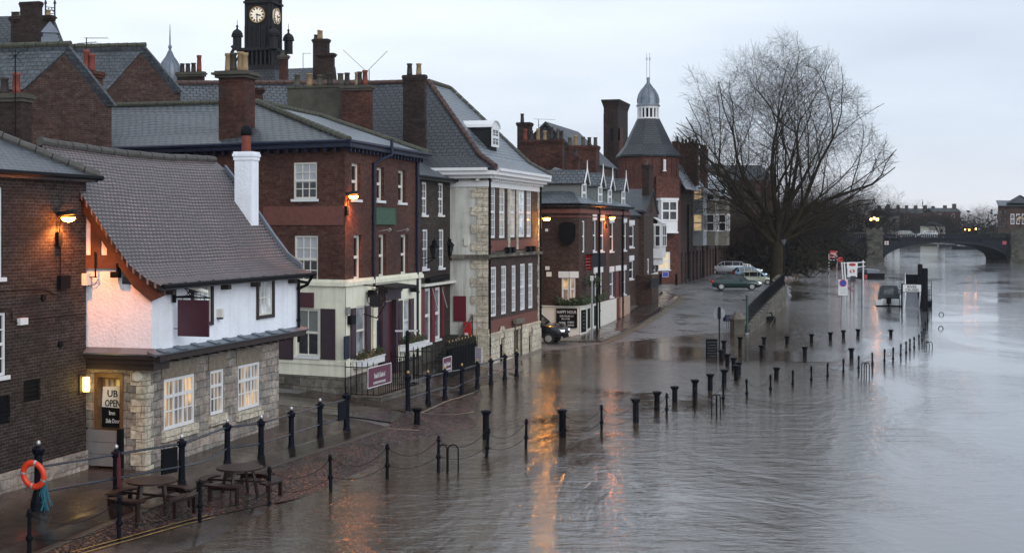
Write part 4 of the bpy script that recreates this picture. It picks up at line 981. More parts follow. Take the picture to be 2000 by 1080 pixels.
flowerbox('white flower box under the shuttered window left of the maroon door', WRo, 689, 737, 697, 1)
flowerbox('white flower box under the shuttered window right of the maroon door', WRo, 780, 818, 668, 2)
# ================================================================ D: narrow dark brick house
d1 = xy(879, 72.4); dd0 = d1-V((.24, 1, 0)).normalized()*9
D = Bld('town_house', 'narrow dark brick house with tall white sashes between the inn and the quoined house', [dd0, d1, d1-N*7, dd0-N*7], .2, Z(350, 70), 'brick_dark')
kw = dict(frame='white', fw=.10, bw=.03)
for r in ((824,356,834,420), (856,358,866,420), (825,448,836,525), (857,448,867,523)): D.win(0, *r, cols=2, rows=4, **kw)
for r in ((829,563,841,670), (849,561,860,662)): D.win(0, *r, cols=1, rows=2, frame='white', fw=.14, bw=.03, pane='glass_pale')
D.walls()
W = D.W[0]
for x0, x1, y0, y1 in ((821,828.5,565,676), (841.5,848.5,562,668), (861,866,560,657)): shutter(W, W.rect(x0, y0, x1, y1), D.root, 'wine')
mb = MB(); u0, u1 = W.u(818), W.u(880); mb.obox(W.pt(u0, W.z(850, 556), 0), W.d*(u1-u0), W.n*.3, (0,0,.12)); mb.build('shopfront_cornice', M['offwhite'], D.root)
mb = MB(); mb.tube(W.pt(W.u(830), W.z(830, 548), .15), W.pt(W.u(866), W.z(866, 540), .2), .14); mb.build('rolled_awning', M['black'], D.root)
mb = MB()
for px_ in (842, 861): u_ = W.u(px_); mb.tube(W.pt(u_, W.z(px_, 562), .05), W.pt(u_-.25, W.z(px_, 600), .4), .02, n=5)
mb.build('awning_arm', M['silver'], D.root)
r = W.rect(818, 690, 870, 720); mb = MB(); W.wbox(mb, W.u(817), W.L+.02, .1, W.z(850, 676), .004, .06); mb.build('rendered_plinth', M['cement'], D.root)
e = [dd0+W.n*.35, d1+W.n*.35, d1-N*2.6, dd0-N*2.6]; e[0].z = e[1].z = D.z1; e[2].z = e[3].z = D.z1+1.5
roofpoly(D.root, 'roof', 'slate', [e, [e[3], e[2], d1-N*7+V((0,0,D.z1)), dd0-N*7+V((0,0,D.z1))]])
gutter(D.root, [e[0]+W.n*.05, e[1]+W.n*.05])
lantern('black lantern on the dark brick house next to the inn downpipe', W, 829, 482, .5, 1.15)
# ================================================================ E: quoined house
e0 = xy(951, 72.0); eR = xy(1052.5, 82.6); de = (eR-e0).normalized(); ne = V((de.y, -de.x, 0))
E = Bld('town_house', 'tall georgian house with stone quoins, white cornice and a pale rendered side', [e0-ne*9, e0, eR, eR-ne*9], .0, Z(336, 72), 'brick_brown')
WS, WE = E.W[0], E.W[1]
kw = dict(frame='white', fw=.12, bw=.035, sill=None)
for k, r in enumerate(((956,363,968,465), (975,365,986.5,465), (996,367,1006.5,463.5), (1013,368,1025,463), (1028.5,369,1038,463))): E.win(1, *r, cols=3, rows=6, pane='glass_dim' if k in (1, 2) else 'glass_pale', **kw)
for r in ((958.5,521,970,618), (979,519,989.5,613.5), (999.6,518,1008,608), (1016,515,1026,605.5), (1032,514,1041,602)): E.win(1, *r, cols=3, rows=6, pane='glass_pale', **kw)
E.walls()
mb = MB(); WS.panel(mb, 0, WS.L-.3, 0, E.z1, (), .1, o=.02); mb.build('rendered_side_wall', M['render_white'], E.root)
mb = MB(); far_q = MB(); z = .0; k = 0
while z < E.z1-.3:
    L1 = .85 if k % 2 else .5; WS.wbox(mb, WS.L-L1, WS.L+.05, z, z+.43, .0, .06); WE.wbox(mb, 0, .55 if k % 2 == 0 else .3, z, z+.43, .0, .06)
    WE.wbox(far_q, WE.L-(.4 if k % 2 == 0 else .25), WE.L, z, z+.43, .0, .06)
    z += .45; k += 1
mb.build('quoin_column', M['stone_pale'], E.root); far_q.build('quoin_column', M['stone_pale'], E.root)
zst = WE.z(956, 652)
hol = [WE.rect(972,660,981,708), WE.rect(1001,640,1012,705), WE.rect(1029,648,1035,692)]
mb = MB(); WE.panel(mb, .0, WE.L+.06, -.5, zst-.12, [hol[0], (hol[1][0], hol[1][1], -.1, hol[1][3]), hol[2]], .2, o=.12)
WE.wbox(mb, 0, WE.L+.06, zst-.12, zst+.02, 0, .16); WS.wbox(mb, WS.L-1.4, WS.L+.12, -.5, 1.9, .0, .09); WE.wbox(mb, WE.L, WE.L+.12, -.5, zst-.12, -.3, .12)
mb.build('stone_base', M['stone_pale'], E.root)
for h_ in (hol[0], hol[2]):
    mb = MB(); uc = (h_[0]+h_[1])/2; rad = (h_[1]-h_[0])/2; mb.poly([WE.pt(h_[0], h_[2], .0), WE.pt(h_[1], h_[2], .0), WE.pt(h_[1], h_[3], .0), WE.pt(h_[0], h_[3], .0)]); f = mb.build('cellar_window', M['black'], E.root)
    q = MB()
    for k in range(9):
        a0_, a1_ = math.pi*k/9, math.pi*(k+1)/9
        for rr_ in ((1.0, 1.35),):
            P_ = [WE.pt(uc+math.cos(a)*rad*s_, h_[3]-rad*.6+math.sin(a)*rad*1.5*s_, .14) for a, s_ in ((a0_, 1), (a1_, 1), (a1_, 1.35), (a0_, 1.35))]; q.slab(P_, .05)
    q.build('arch_stone', M['stone_pale'], f)
mb = MB(); h_ = hol[1]; WE.wbox(mb, h_[0]+.05, h_[1]-.05, -.1, h_[3]-.05, -.1, -.04); dd_ = mb.build('door', M['navy'], E.root)
mb = MB(); WE.wbox(mb, h_[0]-.15, h_[0], -.3, h_[3]+.25, .12, .2); WE.wbox(mb, h_[1], h_[1]+.15, -.3, h_[3]+.25, .12, .2); WE.wbox(mb, h_[0]-.3, h_[1]+.3, h_[3]+.25, h_[3]+.5, .12, .3); mb.build('door_surround', M['stone_grey'], E.root)
zsc = WE.z(960, 497); mb = MB()
WE.wbox(mb, -.1, WE.L+.1, zsc-.15, zsc, 0, .22); WS.wbox(mb, WS.L-2.1, WS.L+.2, zsc-.2, zsc, .02, .24); WE.wbox(mb, .3, WE.L, zsc, zsc+.12, 0, .1)
mb.build('string_course', M['stone_grey'], E.root)
mb = MB(); WE.wbox(mb, .3, WE.L-.3, zsc+.12, WE.z(960, 470), .004, .04); WE.wbox(mb, .45, WE.L-.35, zst+.02, WE.z(960, 626), .004, .02)
mb.build('brick_apron', M['terracotta'], E.root)
mb = MB(); u_ = (WE.u(995)+WE.u(1008))/2
for a, b in ((WE.u(991), WE.u(995)), (WE.u(1007.5), WE.u(1011))): WE.wbox(mb, a, b, WE.z(1000, 500), E.z1-.4, 0, .05)
mb.build('pilaster', M['stone_pale'], E.root)
zc = E.z1; mb = MB()
for w_ in (WS, WE):
    s0 = WS.L-3.0 if w_ is WS else -.0
    w_.wbox(mb, s0, w_.L+(.5 if w_ is WS else .5), zc-.15, zc+.05, -.1, .62); w_.wbox(mb, s0, w_.L+.3, zc-.32, zc-.15, -.1, .42); w_.wbox(mb, s0, w_.L+.1, zc-.75, zc-.45, 0, .09)
    w_.wbox(mb, s0, w_.L+.2, zc+.05, zc+.2, -.1, .72)
    k = s0+.2
    while k < w_.L: w_.wbox(mb, k, k+.14, zc-.46, zc-.32, 0, .3); k += .42 if w_ is WE else 1.15
mb.build('cornice', M['white'], E.root)
zr_ = zc+.2; ev = .62
k0 = e0+ne*ev+WS.n*ev; kR = eR+ne*ev-WS.n*ev*-1 if 0 else eR+ne*ev+de*ev; kB = e0-ne*9+WS.n*ev
for v_ in (k0, kR, kB): v_.z = zr_
R1 = V((-4.55, 77.9, 15.0)); R2 = R1+de*3.9; R3 = QZ(724, 80.6, 15.05); R3 = R1-ne*4.2
kBB = kB-ne*3; kBR = eR-ne*12+de*ev; kBR.z = zr_; kBB.z = zr_
R4 = R3-ne*3
def bell(p_, q_, a, b):                                     # flared foot of the roof
    return None
fl = .22
def lerp_(a, b, t): c = a.lerp(b, t); c.z -= .35*(1 if t < .5 else .0); return c
def flare(E0, E1, T1, T0):
    m0 = E0.lerp(T0, .22); m1 = E1.lerp(T1, .22); m0.z -= .42; m1.z -= .42
    return [[E0, E1, m1, m0], [m0, m1, T1, T0]]
roofpoly(E.root, 'roof', 'slate_dark', flare(kB-ne*3.5, k0, R1, R4))
roofpoly(E.root, 'roof', 'slate_skylit', flare(k0, kR, R2, R1)+flare(kR, kBR, R4+de*3.9, R2)+[[R1, R2, R4+de*3.9, R4]])
def flr(a, b): m = a.lerp(b, .22); m.z -= .36; return [a+V((0,0,.06)), m, b+V((0,0,.06))]
ridge(E.root, flr(k0, R1), .14, 'ridge_red'); ridge(E.root, flr(kR, R2), .12, 'ridge_grey'); ridge(E.root, [R4+V((0,0,.05)), R1+V((0,0,.05))], .13, 'ridge_red'); ridge(E.root, [R1+V((0,0,.05)), R2+V((0,0,.05))], .13, 'ridge_moss')
# dormer
dw = Wall(k0-ne*1.6+V((0,0,0)), kR-ne*1.6); r = dw.rect(956, 246, 970, 288)
mb = MB(); bk_ = 2.6; dn = -ne*bk_
mb.obox(dw.pt(r[0], r[2]-.3, 0), dw.d*(r[1]-r[0]), dn, (0,0,r[3]-r[2]+.1)); do = mb.build('dormer', M['sooty'], E.root)
window(dw, (r[0]+.03, r[1]-.03, r[2], r[3]-.1), do, cols=2, rows=4, frame='white', fw=.14, dep=-.09, sill=None)
mb = MB(); n_ = 8
for i in range(n_):
    a, b = math.pi*i/n_, math.pi*(i+1)/n_; mid = (r[0]+r[1])/2; hw = (r[1]-r[0])/2+.15
    pp = [(mid+math.cos(x)*hw, r[3]-.12+math.sin(x)*.42) for x in (a, b)]
    mb.slab([dw.pt(pp[0][0], pp[0][1], .2), dw.pt(pp[1][0], pp[1][1], .2), dw.pt(pp[1][0], pp[1][1], -bk_), dw.pt(pp[0][0], pp[0][1], -bk_)], .06)
mb.poly([dw.pt((r[0]+r[1])/2+math.cos(math.pi*i/8)*((r[1]-r[0])/2+.12), r[3]-.14+math.sin(math.pi*i/8)*.4, .12) for i in range(9)])
mb.build('dormer_roof', M['white'], do)
pipe(E.root, WE, 952, 335, 720, 'black', .07, .12); pipe(E.root, WE, 1052, 352, 640, 'black', .07, .12)
board(WS, WS.rect(887, 578, 911, 627), 'wall_board', 'wine', E.root, o=.04)
board(WS, WS.rect(907, 465, 916, 480), 'vent_box', 'offwhite', E.root, o=.04)
lantern('black lantern on the pale side wall of the quoined house', WS, 882, 478, .4, 1.15)
wall_lamp('lit amber street lamp at the far end of the quoined house', Wall(eR+ne*.0, eR+ne*.0+de), 1054, 427, .22, 'sodium_amber', 380, (1, .48, .09), r=.16)
for px_, lb in ((939, 'left'), (1030, 'r')): pass
t = thing('flood_light', 'black floodlights in a row on the ledge of the quoined house', 'flood light', WE.pt(WE.L*.4, zsc, .3))
mb = MB()
for f_ in (.3, .38, .7, .8): u_ = WE.L*f_; WE.wbox(mb, u_-.2, u_+.2, zsc+.04, zsc+.34, .12, .35)
mb.path([WE.pt(.8, zsc+.15, .25), WE.pt(WE.L, zsc+.2, .25)], .03, 5); mb.build('light_bar', M['black'], t)
# ---- chimneys of the houses already standing
chimney(C.root, 427, 477, 498, 138, 282, 57.3, [(446,104,'pot_buff'), (456,103,'pot_dark'), (470,101,'pot_buff'), (478,103,'pot_buff')], cap='cement', lip=.12)
chimney(C.root, 151, 183, 201, 138, 236, 61.5, [(169,97,'pot_red'), (180,105,'pot_red')], cap='brick_stack')
chimney(C.root, 668, 722, 728, 166, 262, 72.5, [(678,142,'pot_dark'), (698,141,'pot_buff'), (702,140,'pot_dark'), (713,137,'pot_red')], cap='cement')
s = chimney(E.root, 787, 829, 833, 146, 300, 73.6, [(800,124,'pot_dark'), (818,124,'pot_buff')], 'brick_soot', 'brick_soot', lip=.03)
# grey rendered party wall with its row of pots
g = thing('chimney_wall', 'long grey rendered chimney wall with a row of mixed pots between the inn and the quoined house', 'chimney', xy(610, 74)+V((0,0,8)))
wp = Wall(xy(560, 74.4), xy(668, 73.4)); r = wp.rect(561, 172, 668, 262)
mb = MB(); wp.wbox(mb, r[0], r[1], r[2]-2, r[3], -1.0, 0); mb.build('wall', M['cement'], g)
mb = MB(); wp.wbox(mb, r[0]-.05, r[1]+.05, r[3], r[3]+.1, -1.05, .05); mb.build('coping', M['ridge_moss'], g)
for px_, py_, m_ in ((572,143,'pot_grey'), (596,142,'pot_buff'), (616,146,'pot_grey'), (636,143,'pot_dark'), (657,144,'pot_grey')):
    p = wp.pt(wp.u(px_), r[3]+.1, -.5); h = Z(py_, 74)-r[3]-.1; q = MB(); q.smooth = True; q.lathe(p, [(.17,0),(.16,h*.3),(.14,h*.9),(.17,h*.92),(.17,h),(.11,h)], 10); q.build('chimney_pot', M[m_], g)
# ---- steps beside house D
t = thing('stone_steps', 'mossy stone steps with iron handrails climbing to the pale side wall', 'steps', xy(885, 69)+V((0,0,.3)))
mb = MB(); b0 = ST(66.6, -20.2, 0)
M['moss_stone'] = paint('moss_stone', (.045,.042,.026), .8, var=.6, scale=3, bump=.4)
for k in range(9): mb.obox(ST(66.0+k*.33, -22.0, 0), N*1.95, U*(.34+.0), (0,0,.45+k*.13))
mb.obox(ST(69.0, -22.0, 0), N*1.95, U*1.4, (0,0,1.6)); mb.build('step_flight', M['moss_stone'], t)
mb = MB()
for tt in (-21.6, -20.2): mb.path([ST(66.3, tt, .5), ST(66.3, tt, 1.5), ST(69.2, tt, 2.6), ST(69.2, tt, 1.6)], .03, 6)
mb.build('handrail', M['rail_metal'], t)
t = thing('notice_case', 'bright red notice case with a white sheet on the corner of the quoined house', 'notice board', WS.pt(WS.L-1, 3.4, .1))
r = WS.rect(908, 628, 922, 668); mb = MB(); WS.wbox(mb, r[0], r[1], r[2], r[3], .06, .3); mb.build('case', M['red'], t)
mb = MB(); WS.wbox(mb, r[0]+.08, r[1]-.12, r[2]+.1, r[2]+.5, .3, .31); mb.build('paper', M['cloth_white'], t)
wn_ = Wall(xy(927, 65.5), xy(944, 65.1)); r = wn_.rect(929, 678, 942, 709)
t = thing('notice_board', 'white notice with blue print facing the railings below the steps', 'notice board', wn_.pt((r[0]+r[1])/2, .1, 0))
mb = MB(); wn_.wbox(mb, r[0], r[1], r[2], r[3], 0, .04); q = mb.build('board', M['cloth_white'], t)
mb = MB()
for k in range(7): z_ = r[3]-.09-k*.09; wn_.wbox(mb, r[0]+.05, r[1]-.05-.03*(k % 3), z_-.02, z_, .04, .043)
mb.build('print', M['blue_sign'], q)
mb = MB(); wn_.wbox(mb, (r[0]+r[1])/2-.03, (r[0]+r[1])/2+.03, .0, r[2], -.04, 0); mb.build('post', M['black'], t)
# ================================================================ F: corner pub with dormers
f = [xy(1040, 90.3), xy(1062, 90.05), xy(1086, 89.8), xy(1112, 89.55), xy(1131, 89.45), xy(1144, 90.5), xy(1152, 92.6), xy(1229, 105.8)]
nF = len(f); fw_ = (f[7]-f[6]).normalized(); nf = V((fw_.y, -fw_.x, 0))
Fb = Bld('corner_pub', 'brown brick corner pub with a curved white base, blackboards and four dormers', f+[f[7]-nf*9, f[0]+V((-2,9,0))], -.1, 8.45, 'brick_brown')
iB = 2; iF = 6; kw = dict(frame='white', fw=.10, bw=.04)
WF = Fb.W[iF]; WB = Fb.W[iB]; W3 = Fb.W[3]
# bow window spans faces 2-3
bwf = Wall(f[1], f[4]); bwf_r = None
def fwin(i, *r, **k): rr = Fb.W[i].rect(*r); Fb.holes[i].append(rr); return window(Fb.W[i], rr, Fb.root, **{**kw, **k})
fwin(2, 1097,541,1111.7,588, cols=1, rows=2, pane='glass_lit'); fwin(3, 1112.4,541,1124,588, cols=1, rows=2, pane='glass_dim')
for x0, x1, y0, y1 in ((1158,1164,429,491), (1171,1179,430,491), (1191,1198,434,491), (1216,1223,434,489), (1191,1198,530,580), (1216,1222,527,575), (1160,1165,532,583), (1171,1176,531,580)): fwin(iF, x0, y0, x1, y1, cols=1, rows=2)
fwin(4, 1137,431,1142,493, cols=1, rows=2, sill=None)
rdd = WF.rect(1203,528,1211,623); rdd = (rdd[0], rdd[1], .4, rdd[3]); Fb.holes[iF].append(rdd)
Fb.walls()
mb = MB(); WF.wbox(mb, rdd[0], rdd[1], .4, rdd[3], -.14, -.08); mb.build('door', M['wine'], Fb.root)
for h_ in Fb.holes[iF]: mb = MB(); WF.wbox(mb, h_[0]-.13, h_[1]+.13, h_[3]-.03, h_[3]+.34, -.02, .05); mb.build('lintel', M['white'], Fb.root)
mb = MB()
for i in (2, 3): h_ = Fb.holes[i][0]; Fb.W[i].wbox(mb, h_[0]-(.2 if i == 2 else 0), h_[1]+(.2 if i == 3 else 0), h_[3]-.05, h_[3]+.35, -.02, .05)
mb.build('window_head', M['white'], Fb.root)
mb = MB()
for i in range(nF-1):
    w_ = Fb.W[i]; zt_ = w_.z((w_.a.x/w_.a.y*F+CX+w_.b.x/w_.b.y*F+CX)/2, 599) if i < 6 else None
    if i < 6: w_.panel(mb, -.03, w_.L+.03, -.2, 2.05, (), .1, o=.06); w_.wbox(mb, -.05, w_.L+.05, 2.05, 2.13, -.1, .12)
    else: w_.panel(mb, 0, w_.L*.62, -.2, 2.05, [rdd], .1, o=.06); 
mb.build('white_base', M['offwhite'], Fb.root)
mb = MB(); WF.panel(mb, w_.L*.62, w_.L, -.2, 2.05, [rdd], .1, o=.06); mb.build('pink_base', paint('pink_base', (.42,.29,.21), .7), Fb.root)
mb = MB()
for i in range(nF-1): Fb.W[i].wbox(mb, -.04, Fb.W[i].L+.04, 7.95, 8.2, 0, .09); Fb.W[i].wbox(mb, -.04, Fb.W[i].L+.04, 7.7, 7.78, 0, .05)
mb.build('brick_cornice', M['terracotta'], Fb.root)
# blackboards
def chalk(W, r, lines, name='blackboard', parent=None, o=.07):
    b_ = board(W, r, name, 'black', parent, o=o, th=.03)
    for txt, uu, zz, sz, wd in lines: lettering(b_, txt, W, r[0]+(r[1]-r[0])*uu, r[2]+(r[3]-r[2])*zz, o+.034, sz, M['cloth_white'], wide=wd)
    return b_
wbb = Wall(xy(1086, 89.75), xy(1130, 89.4)); r = wbb.rect(1087, 602, 1128, 640)
chalk(wbb, r, [('HAPPY HOUR', .5, .74, .26, .78), ('SUN-THURS 5-7', .5, .56, .15, .85), ('FRI 3-7 PM', .45, .42, .14, .85), ('20%', .30, .12, .34, .8), ('CHERRY', .70, .25, .15, .8), ('DRINKS', .70, .10, .15, .8)], parent=Fb.root, o=.1)
w5 = Fb.W[4]; r = (w5.L*.15, w5.L*.85+.0, .45, 1.85); chalk(w5, r, [('~ ~ ~', .5, k/6, .12, .6) for k in range(1, 6)], parent=Fb.root)
w6 = Fb.W[5]; board(w6, (w6.L*.2, w6.L*.7, .6, 1.85), 'blackboard', 'black', Fb.root, o=.07)
board(WF, (1.0, 1.7, .6, 1.9), 'blackboard', 'black', Fb.root, o=.07)
# black shield
wsh = Wall(xy(1086, 89.75), xy(1130, 89.4)); r = wsh.rect(1093, 433, 1125, 480); uc = (r[0]+r[1])/2; hw = (r[1]-r[0])/2; hh = r[3]-r[2]
pts = [(-1,.86),(-.8,.93),(-.35,.99),(0,1),(.35,.99),(.8,.93),(1,.86),(1,.42),(.86,.24),(.6,.12),(.25,.04),(0,0),(-.25,.04),(-.6,.12),(-.86,.24),(-1,.42)]
mb = MB(); mb.slab([wsh.pt(uc+a*hw, r[2]+b*hh, .28) for a, b in pts], .12) if 0 else None
P_ = [wsh.pt(uc+a*hw, r[2]+b*hh, .26) for a, b in pts]; P2_ = [wsh.pt(uc+a*hw, r[2]+b*hh, .14) for a, b in pts]; k = len(P_)
mb.add(P_+P2_, [list(range(k)), [k+i for i in reversed(range(k))]]+[[i, (i+1) % k, k+(i+1) % k, k+i] for i in range(k)]); mb.build('shield_board', M['black'], Fb.root)
board(wbb, wbb.rect(1066, 447, 1071, 452), 'alarm_box', 'white', Fb.root, o=.1, th=.08); board(wbb, wbb.rect(1066, 520, 1074, 527), 'alarm_box', 'offwhite', Fb.root, o=.1); board(wbb, wbb.rect(1068, 531, 1078, 540), 'alarm_box', 'offwhite', Fb.root, o=.1)
r = WF.rect(1160, 488, 1182, 526); board(WF, (.3, WF.u(1182), 4.45, 5.35), 'fascia_sign', 'iron_blue', Fb.root)
random.seed(5); mb = MB()
for _ in range(700):
    i = random.choice([2,3,4,5,6]); w_ = Fb.W[i]; c = w_.pt(random.uniform(0, min(w_.L, 4.2)), 2.25+abs(random.gauss(0,.18)), .2+random.gauss(0,.12)); a = V([random.gauss(0,1) for _ in range(3)]).normalized()*.09; b = a.orthogonal().normalized()*.09; mb.poly([c-a, c+b, c+a, c-b])
mb.build('window_plants', M['leaf'], Fb.root)
pipe(Fb.root, WF, 1168, 405, 640, 'black', .07, .1); pipe(Fb.root, WF, 1214, 408, 620, 'black', .07, .1)
# roof
zE = 8.5; zR = 11.1
ep = [p.copy() for p in f]
cen = sum(f, V((0,0,0)))/8
for i, p in enumerate(ep):
    o_ = (Fb.W[max(i-1,0)].n+Fb.W[min(i, nF-2)].n).normalized()*.3; ep[i] = p+o_; ep[i].z = zE
rA = QZ(1084, 95.5, zR); rB = ep[7]-nf*4.4+fw_*.2; rB.z = zR; ep[7] = ep[7]+fw_*.2
bkA = f[0]+V((-2,9,0)); bkA.z = zE; bkB = f[7]-nf*9; bkB.z = zE
roofpoly(Fb.root, 'roof', 'slate_skylit', [[ep[i], ep[i+1], rA] for i in range(4, 6)]+[[ep[6], ep[7], rB, rA]])
roofpoly(Fb.root, 'roof', 'slate', [[ep[i], ep[i+1], rA] for i in range(0, 4)]+[[bkA, ep[0], rA], [bkA, rA, rB, bkB]])
mb = MB(); mb.poly([f[7]+V((0,0,8)), f[7]-nf*9+V((0,0,8)), f[7]-nf*9+V((0,0,zE)), rB-fw_*.2, f[7]+V((0,0,zE))]); mb.build('gable', M['brick_brown'], Fb.root)
gutter(Fb.root, ep, 'black', .08)
dw = Wall(f[6]-nf*.25, f[7]-nf*.25)
for x0, x1, y0, y1 in ((1134,1148,352,396), (1166,1177,357,398), (1185,1196,363,401), (1212,1222,366,404)):
    r = dw.rect(x0, y0+6, x1, y1); r = (r[0], min(r[1], r[0]+1.25), r[2], r[3]); L_ = 3.1; mb = MB()
    mb.obox(dw.pt(r[0], r[2]-.3, 0), dw.d*(r[1]-r[0]), -nf*L_, (0,0,r[3]-r[2]+.3)); do = mb.build('dormer', M['blind_grey'], Fb.root)
    window(dw, (r[0]+.0, r[1]-.0, r[2], r[3]), do, cols=2, rows=2, frame='white', fw=.16, dep=-.05, sill='white')
    mid = (r[0]+r[1])/2; hw = (r[1]-r[0])/2+.2; tp = r[3]+hw*1.05; mb = MB()
    for sg in (-1, 1): mb.slab([dw.pt(mid, tp, .3), dw.pt(mid, tp, -L_), dw.pt(mid+sg*hw, r[3]-.05, -L_), dw.pt(mid+sg*hw, r[3]-.05, .3)], .07)
    mb.build('dormer_roof', M['slate'], do)
    mb = MB(); mb.poly([dw.pt(mid-hw+.1, r[3]-.02, .03), dw.pt(mid+hw-.1, r[3]-.02, .03), dw.pt(mid, tp-.1, .03)])
    for sg in (-1, 1): mb.obox(dw.pt(mid+sg*hw, r[3]-.15, .28), dw.pt(mid, tp, 0)-dw.pt(mid+sg*hw, r[3]-.05, 0), nf*.06, (0,0,.16))
    mb.tube(dw.pt(mid, tp, .3), dw.pt(mid, tp+.6, .3), .05, .02, 6); mb.build('bargeboard', M['white'], do)
chimney(Fb.root, 1117, 1129, 1133, 305, 392, 92.0, [(1124,290,'pot_dark')], 'brick_stack', 'brick_stack', lip=.04, sink=.6)
chimney(Fb.root, 1106, 1164, 1171, 284, 345, 100.5, [(1112,268,'pot_grey'), (1124,264,'pot_buff'), (1139,267,'pot_grey'), (1151,268,'pot_dark'), (1163,268,'pot_grey')], 'brick_stack', 'brick_stack', lip=.04, sink=1.5)
wall_lamp('lit orange street lamp on the brown brick front of the corner pub', WF, 1183, 425, .25, 'sodium', 380, r=.14)
# red flag
t = thing('banner_flag', 'red and white printed banner hung from the corner pub', 'flag', WF.pt(.2, 4.2, .3))
wf_ = Wall(xy(1136, 90.9), xy(1156, 90.2)); r = wf_.rect(1138, 498, 1156, 526); mb = MB(); n_ = 6
for i in range(n_):
    a, b = r[0]+(r[1]-r[0])*i/n_, r[0]+(r[1]-r[0])*(i+1)/n_; mb.poly([wf_.pt(a, r[2]-.1*(i/n_), .05*math.sin(i*1.4)), wf_.pt(b, r[2]-.1*((i+1)/n_), .05*math.sin((i+1)*1.4)), wf_.pt(b, r[3], .05*math.sin((i+1)*1.4)), wf_.pt(a, r[3], .05*math.sin(i*1.4))])
fl_ = mb.build('cloth', M['red'], t); mb = MB()
for k in range(4): zz = r[3]-.2-k*.2; mb.path([wf_.pt(r[0]+.1, zz, .07), wf_.pt(r[0]+.3, zz-.06, .09), wf_.pt(r[1]-.1, zz-.02, .07)], .02, 4)
mb.build('print', M['cloth_white'], fl_)
mb = MB(); mb.tube(wf_.pt(r[0]-.1, r[3]+.03, 0), wf_.pt(r[1]+.1, r[3]+.03, 0), .03); mb.build('pole', M['black'], t)
# ================================================================ G: recessed brick house and the gabled one beyond
gA = f[7]-nf*1.3+fw_*.3; gB = xy(1262, 119.5)
Gb = Bld('brick_house', 'recessed brown brick house with a steep dark slate roof beyond the corner pub', [gA, gB, gB-nf*8, gA-nf*8], .3, Z(420, 112), 'brick_brown')
for r in ((1229,440,1238,483), (1229,509,1237,545)): Gb.win(0, *r, cols=1, rows=2, fw=.1, pane='glass')
Gb.walls(); W = Gb.W[0]
for h_ in Gb.holes[0]: mb = MB(); W.wbox(mb, h_[0]-.15, h_[1]+.15, h_[3], h_[3]+.4, -.02, .05); mb.build('lintel', M['white'], Gb.root)
zg = Gb.z1; q_ = [gA+nf*.3, gB+nf*.3, gB-nf*4.2, gA-nf*4.2]
q_ = [V((p.x, p.y, zg if i < 2 else Z(350, 112))) for i, p in enumerate(q_)]
roofpoly(Gb.root, 'roof', 'slate_dark', [q_, [q_[3], q_[2], V((q_[2].x, q_[2].y, zg))-nf*4, V((q_[3].x, q_[3].y, zg))-nf*4]])
mb = MB(); W.wbox(mb, W.L-4.5, W.L-1.4, .3, 3.2, 0, 1.3); mb.build('porch', M['brick_brown'], Gb.root)
board(W, W.rect(1238, 543, 1255, 560), 'fascia_sign', 'sooty', Gb.root, o=1.32)
hA = xy(1258, 116.4); hB = xy(1284, 128.6); hd = (hB-hA).normalized(); hn = V((hd.y, -hd.x, 0))
Hb = Bld('gable_house', 'narrow gabled brick house with a white base and a small white oriel', [hA, hB, hB-hn*6, hA-hn*6], .5, Z(412, 122), 'brick_brown')
for r in ((1264,505,1268,556), (1277,504,1281,552)): Hb.win(0, *r, cols=1, rows=2, frame='white', fw=.12, sill='white')
Hb.walls(); W = Hb.W[0]
apz = Z(372, 124); m_ = (hA+hB)/2
mb = MB(); mb.poly([W.pt(0, Hb.z1, 0), W.pt(W.L, Hb.z1, 0), W.pt(W.L*.55, apz, 0)]); mb.poly([W.pt(0, Hb.z1, -6), W.pt(W.L, Hb.z1, -6), W.pt(W.L*.55, apz, -6)]); mb.build('gable', M['brick_brown'], Hb.root)
roofpoly(Hb.root, 'roof', 'slate_dark', [[W.pt(-.2, Hb.z1-.1, .15), W.pt(W.L*.55, apz+.1, .15), W.pt(W.L*.55, apz+.1, -6.2), W.pt(-.2, Hb.z1-.1, -6.2)], [W.pt(W.L+.2, Hb.z1-.1, .15), W.pt(W.L*.55, apz+.1, .15), W.pt(W.L*.55, apz+.1, -6.2), W.pt(W.L+.2, Hb.z1-.1, -6.2)]])
mb = MB(); W.panel(mb, -.03, W.L+.03, .2, 3.1, (), o=.07); Hb.W[3].panel(mb, 0, 3, .2, 3.1, (), o=.07) ; mb.build('white_base', M['offwhite'], Hb.root)
r = W.rect(1276, 437, 1284, 484); mb = MB(); W.wbox(mb, r[0], r[1], r[2]-.9, r[3], 0, .75); mb.slab([W.pt(r[0]-.1, r[3]+.02, .85), W.pt(r[1]+.1, r[3]+.02, .85), W.pt(r[1]-.3, r[3]+.55, 0), W.pt(r[0]+.3, r[3]+.55, 0)], .05); W.wbox(mb, r[0]+.15, r[1]-.15, r[2]-1.5, r[2]-.9, 0, .5); ob = mb.build('oriel', M['white'], Hb.root)
W2_ = Wall(W.pt(r[0], 0, .75), W.pt(r[0], 0, 0)); window(Wall(W.pt(r[0], 0, .78), W.pt(r[1], 0, .78)), (.1, r[1]-r[0]-.1, r[2]+.1, r[3]-.1), ob, cols=2, rows=2, fw=.1, dep=-.01, sill=None)
window(W2_, (.1, .65, r[2]+.1, r[3]-.1), ob, cols=1, rows=2, fw=.1, dep=-.05, sill=None)
chimney(Hb.root, 1254, 1268, 1275, 322, 380, 121, [(1262,312,'pot_grey')], 'brick_soot', 'brick_soot', lip=.06, sink=1.5)
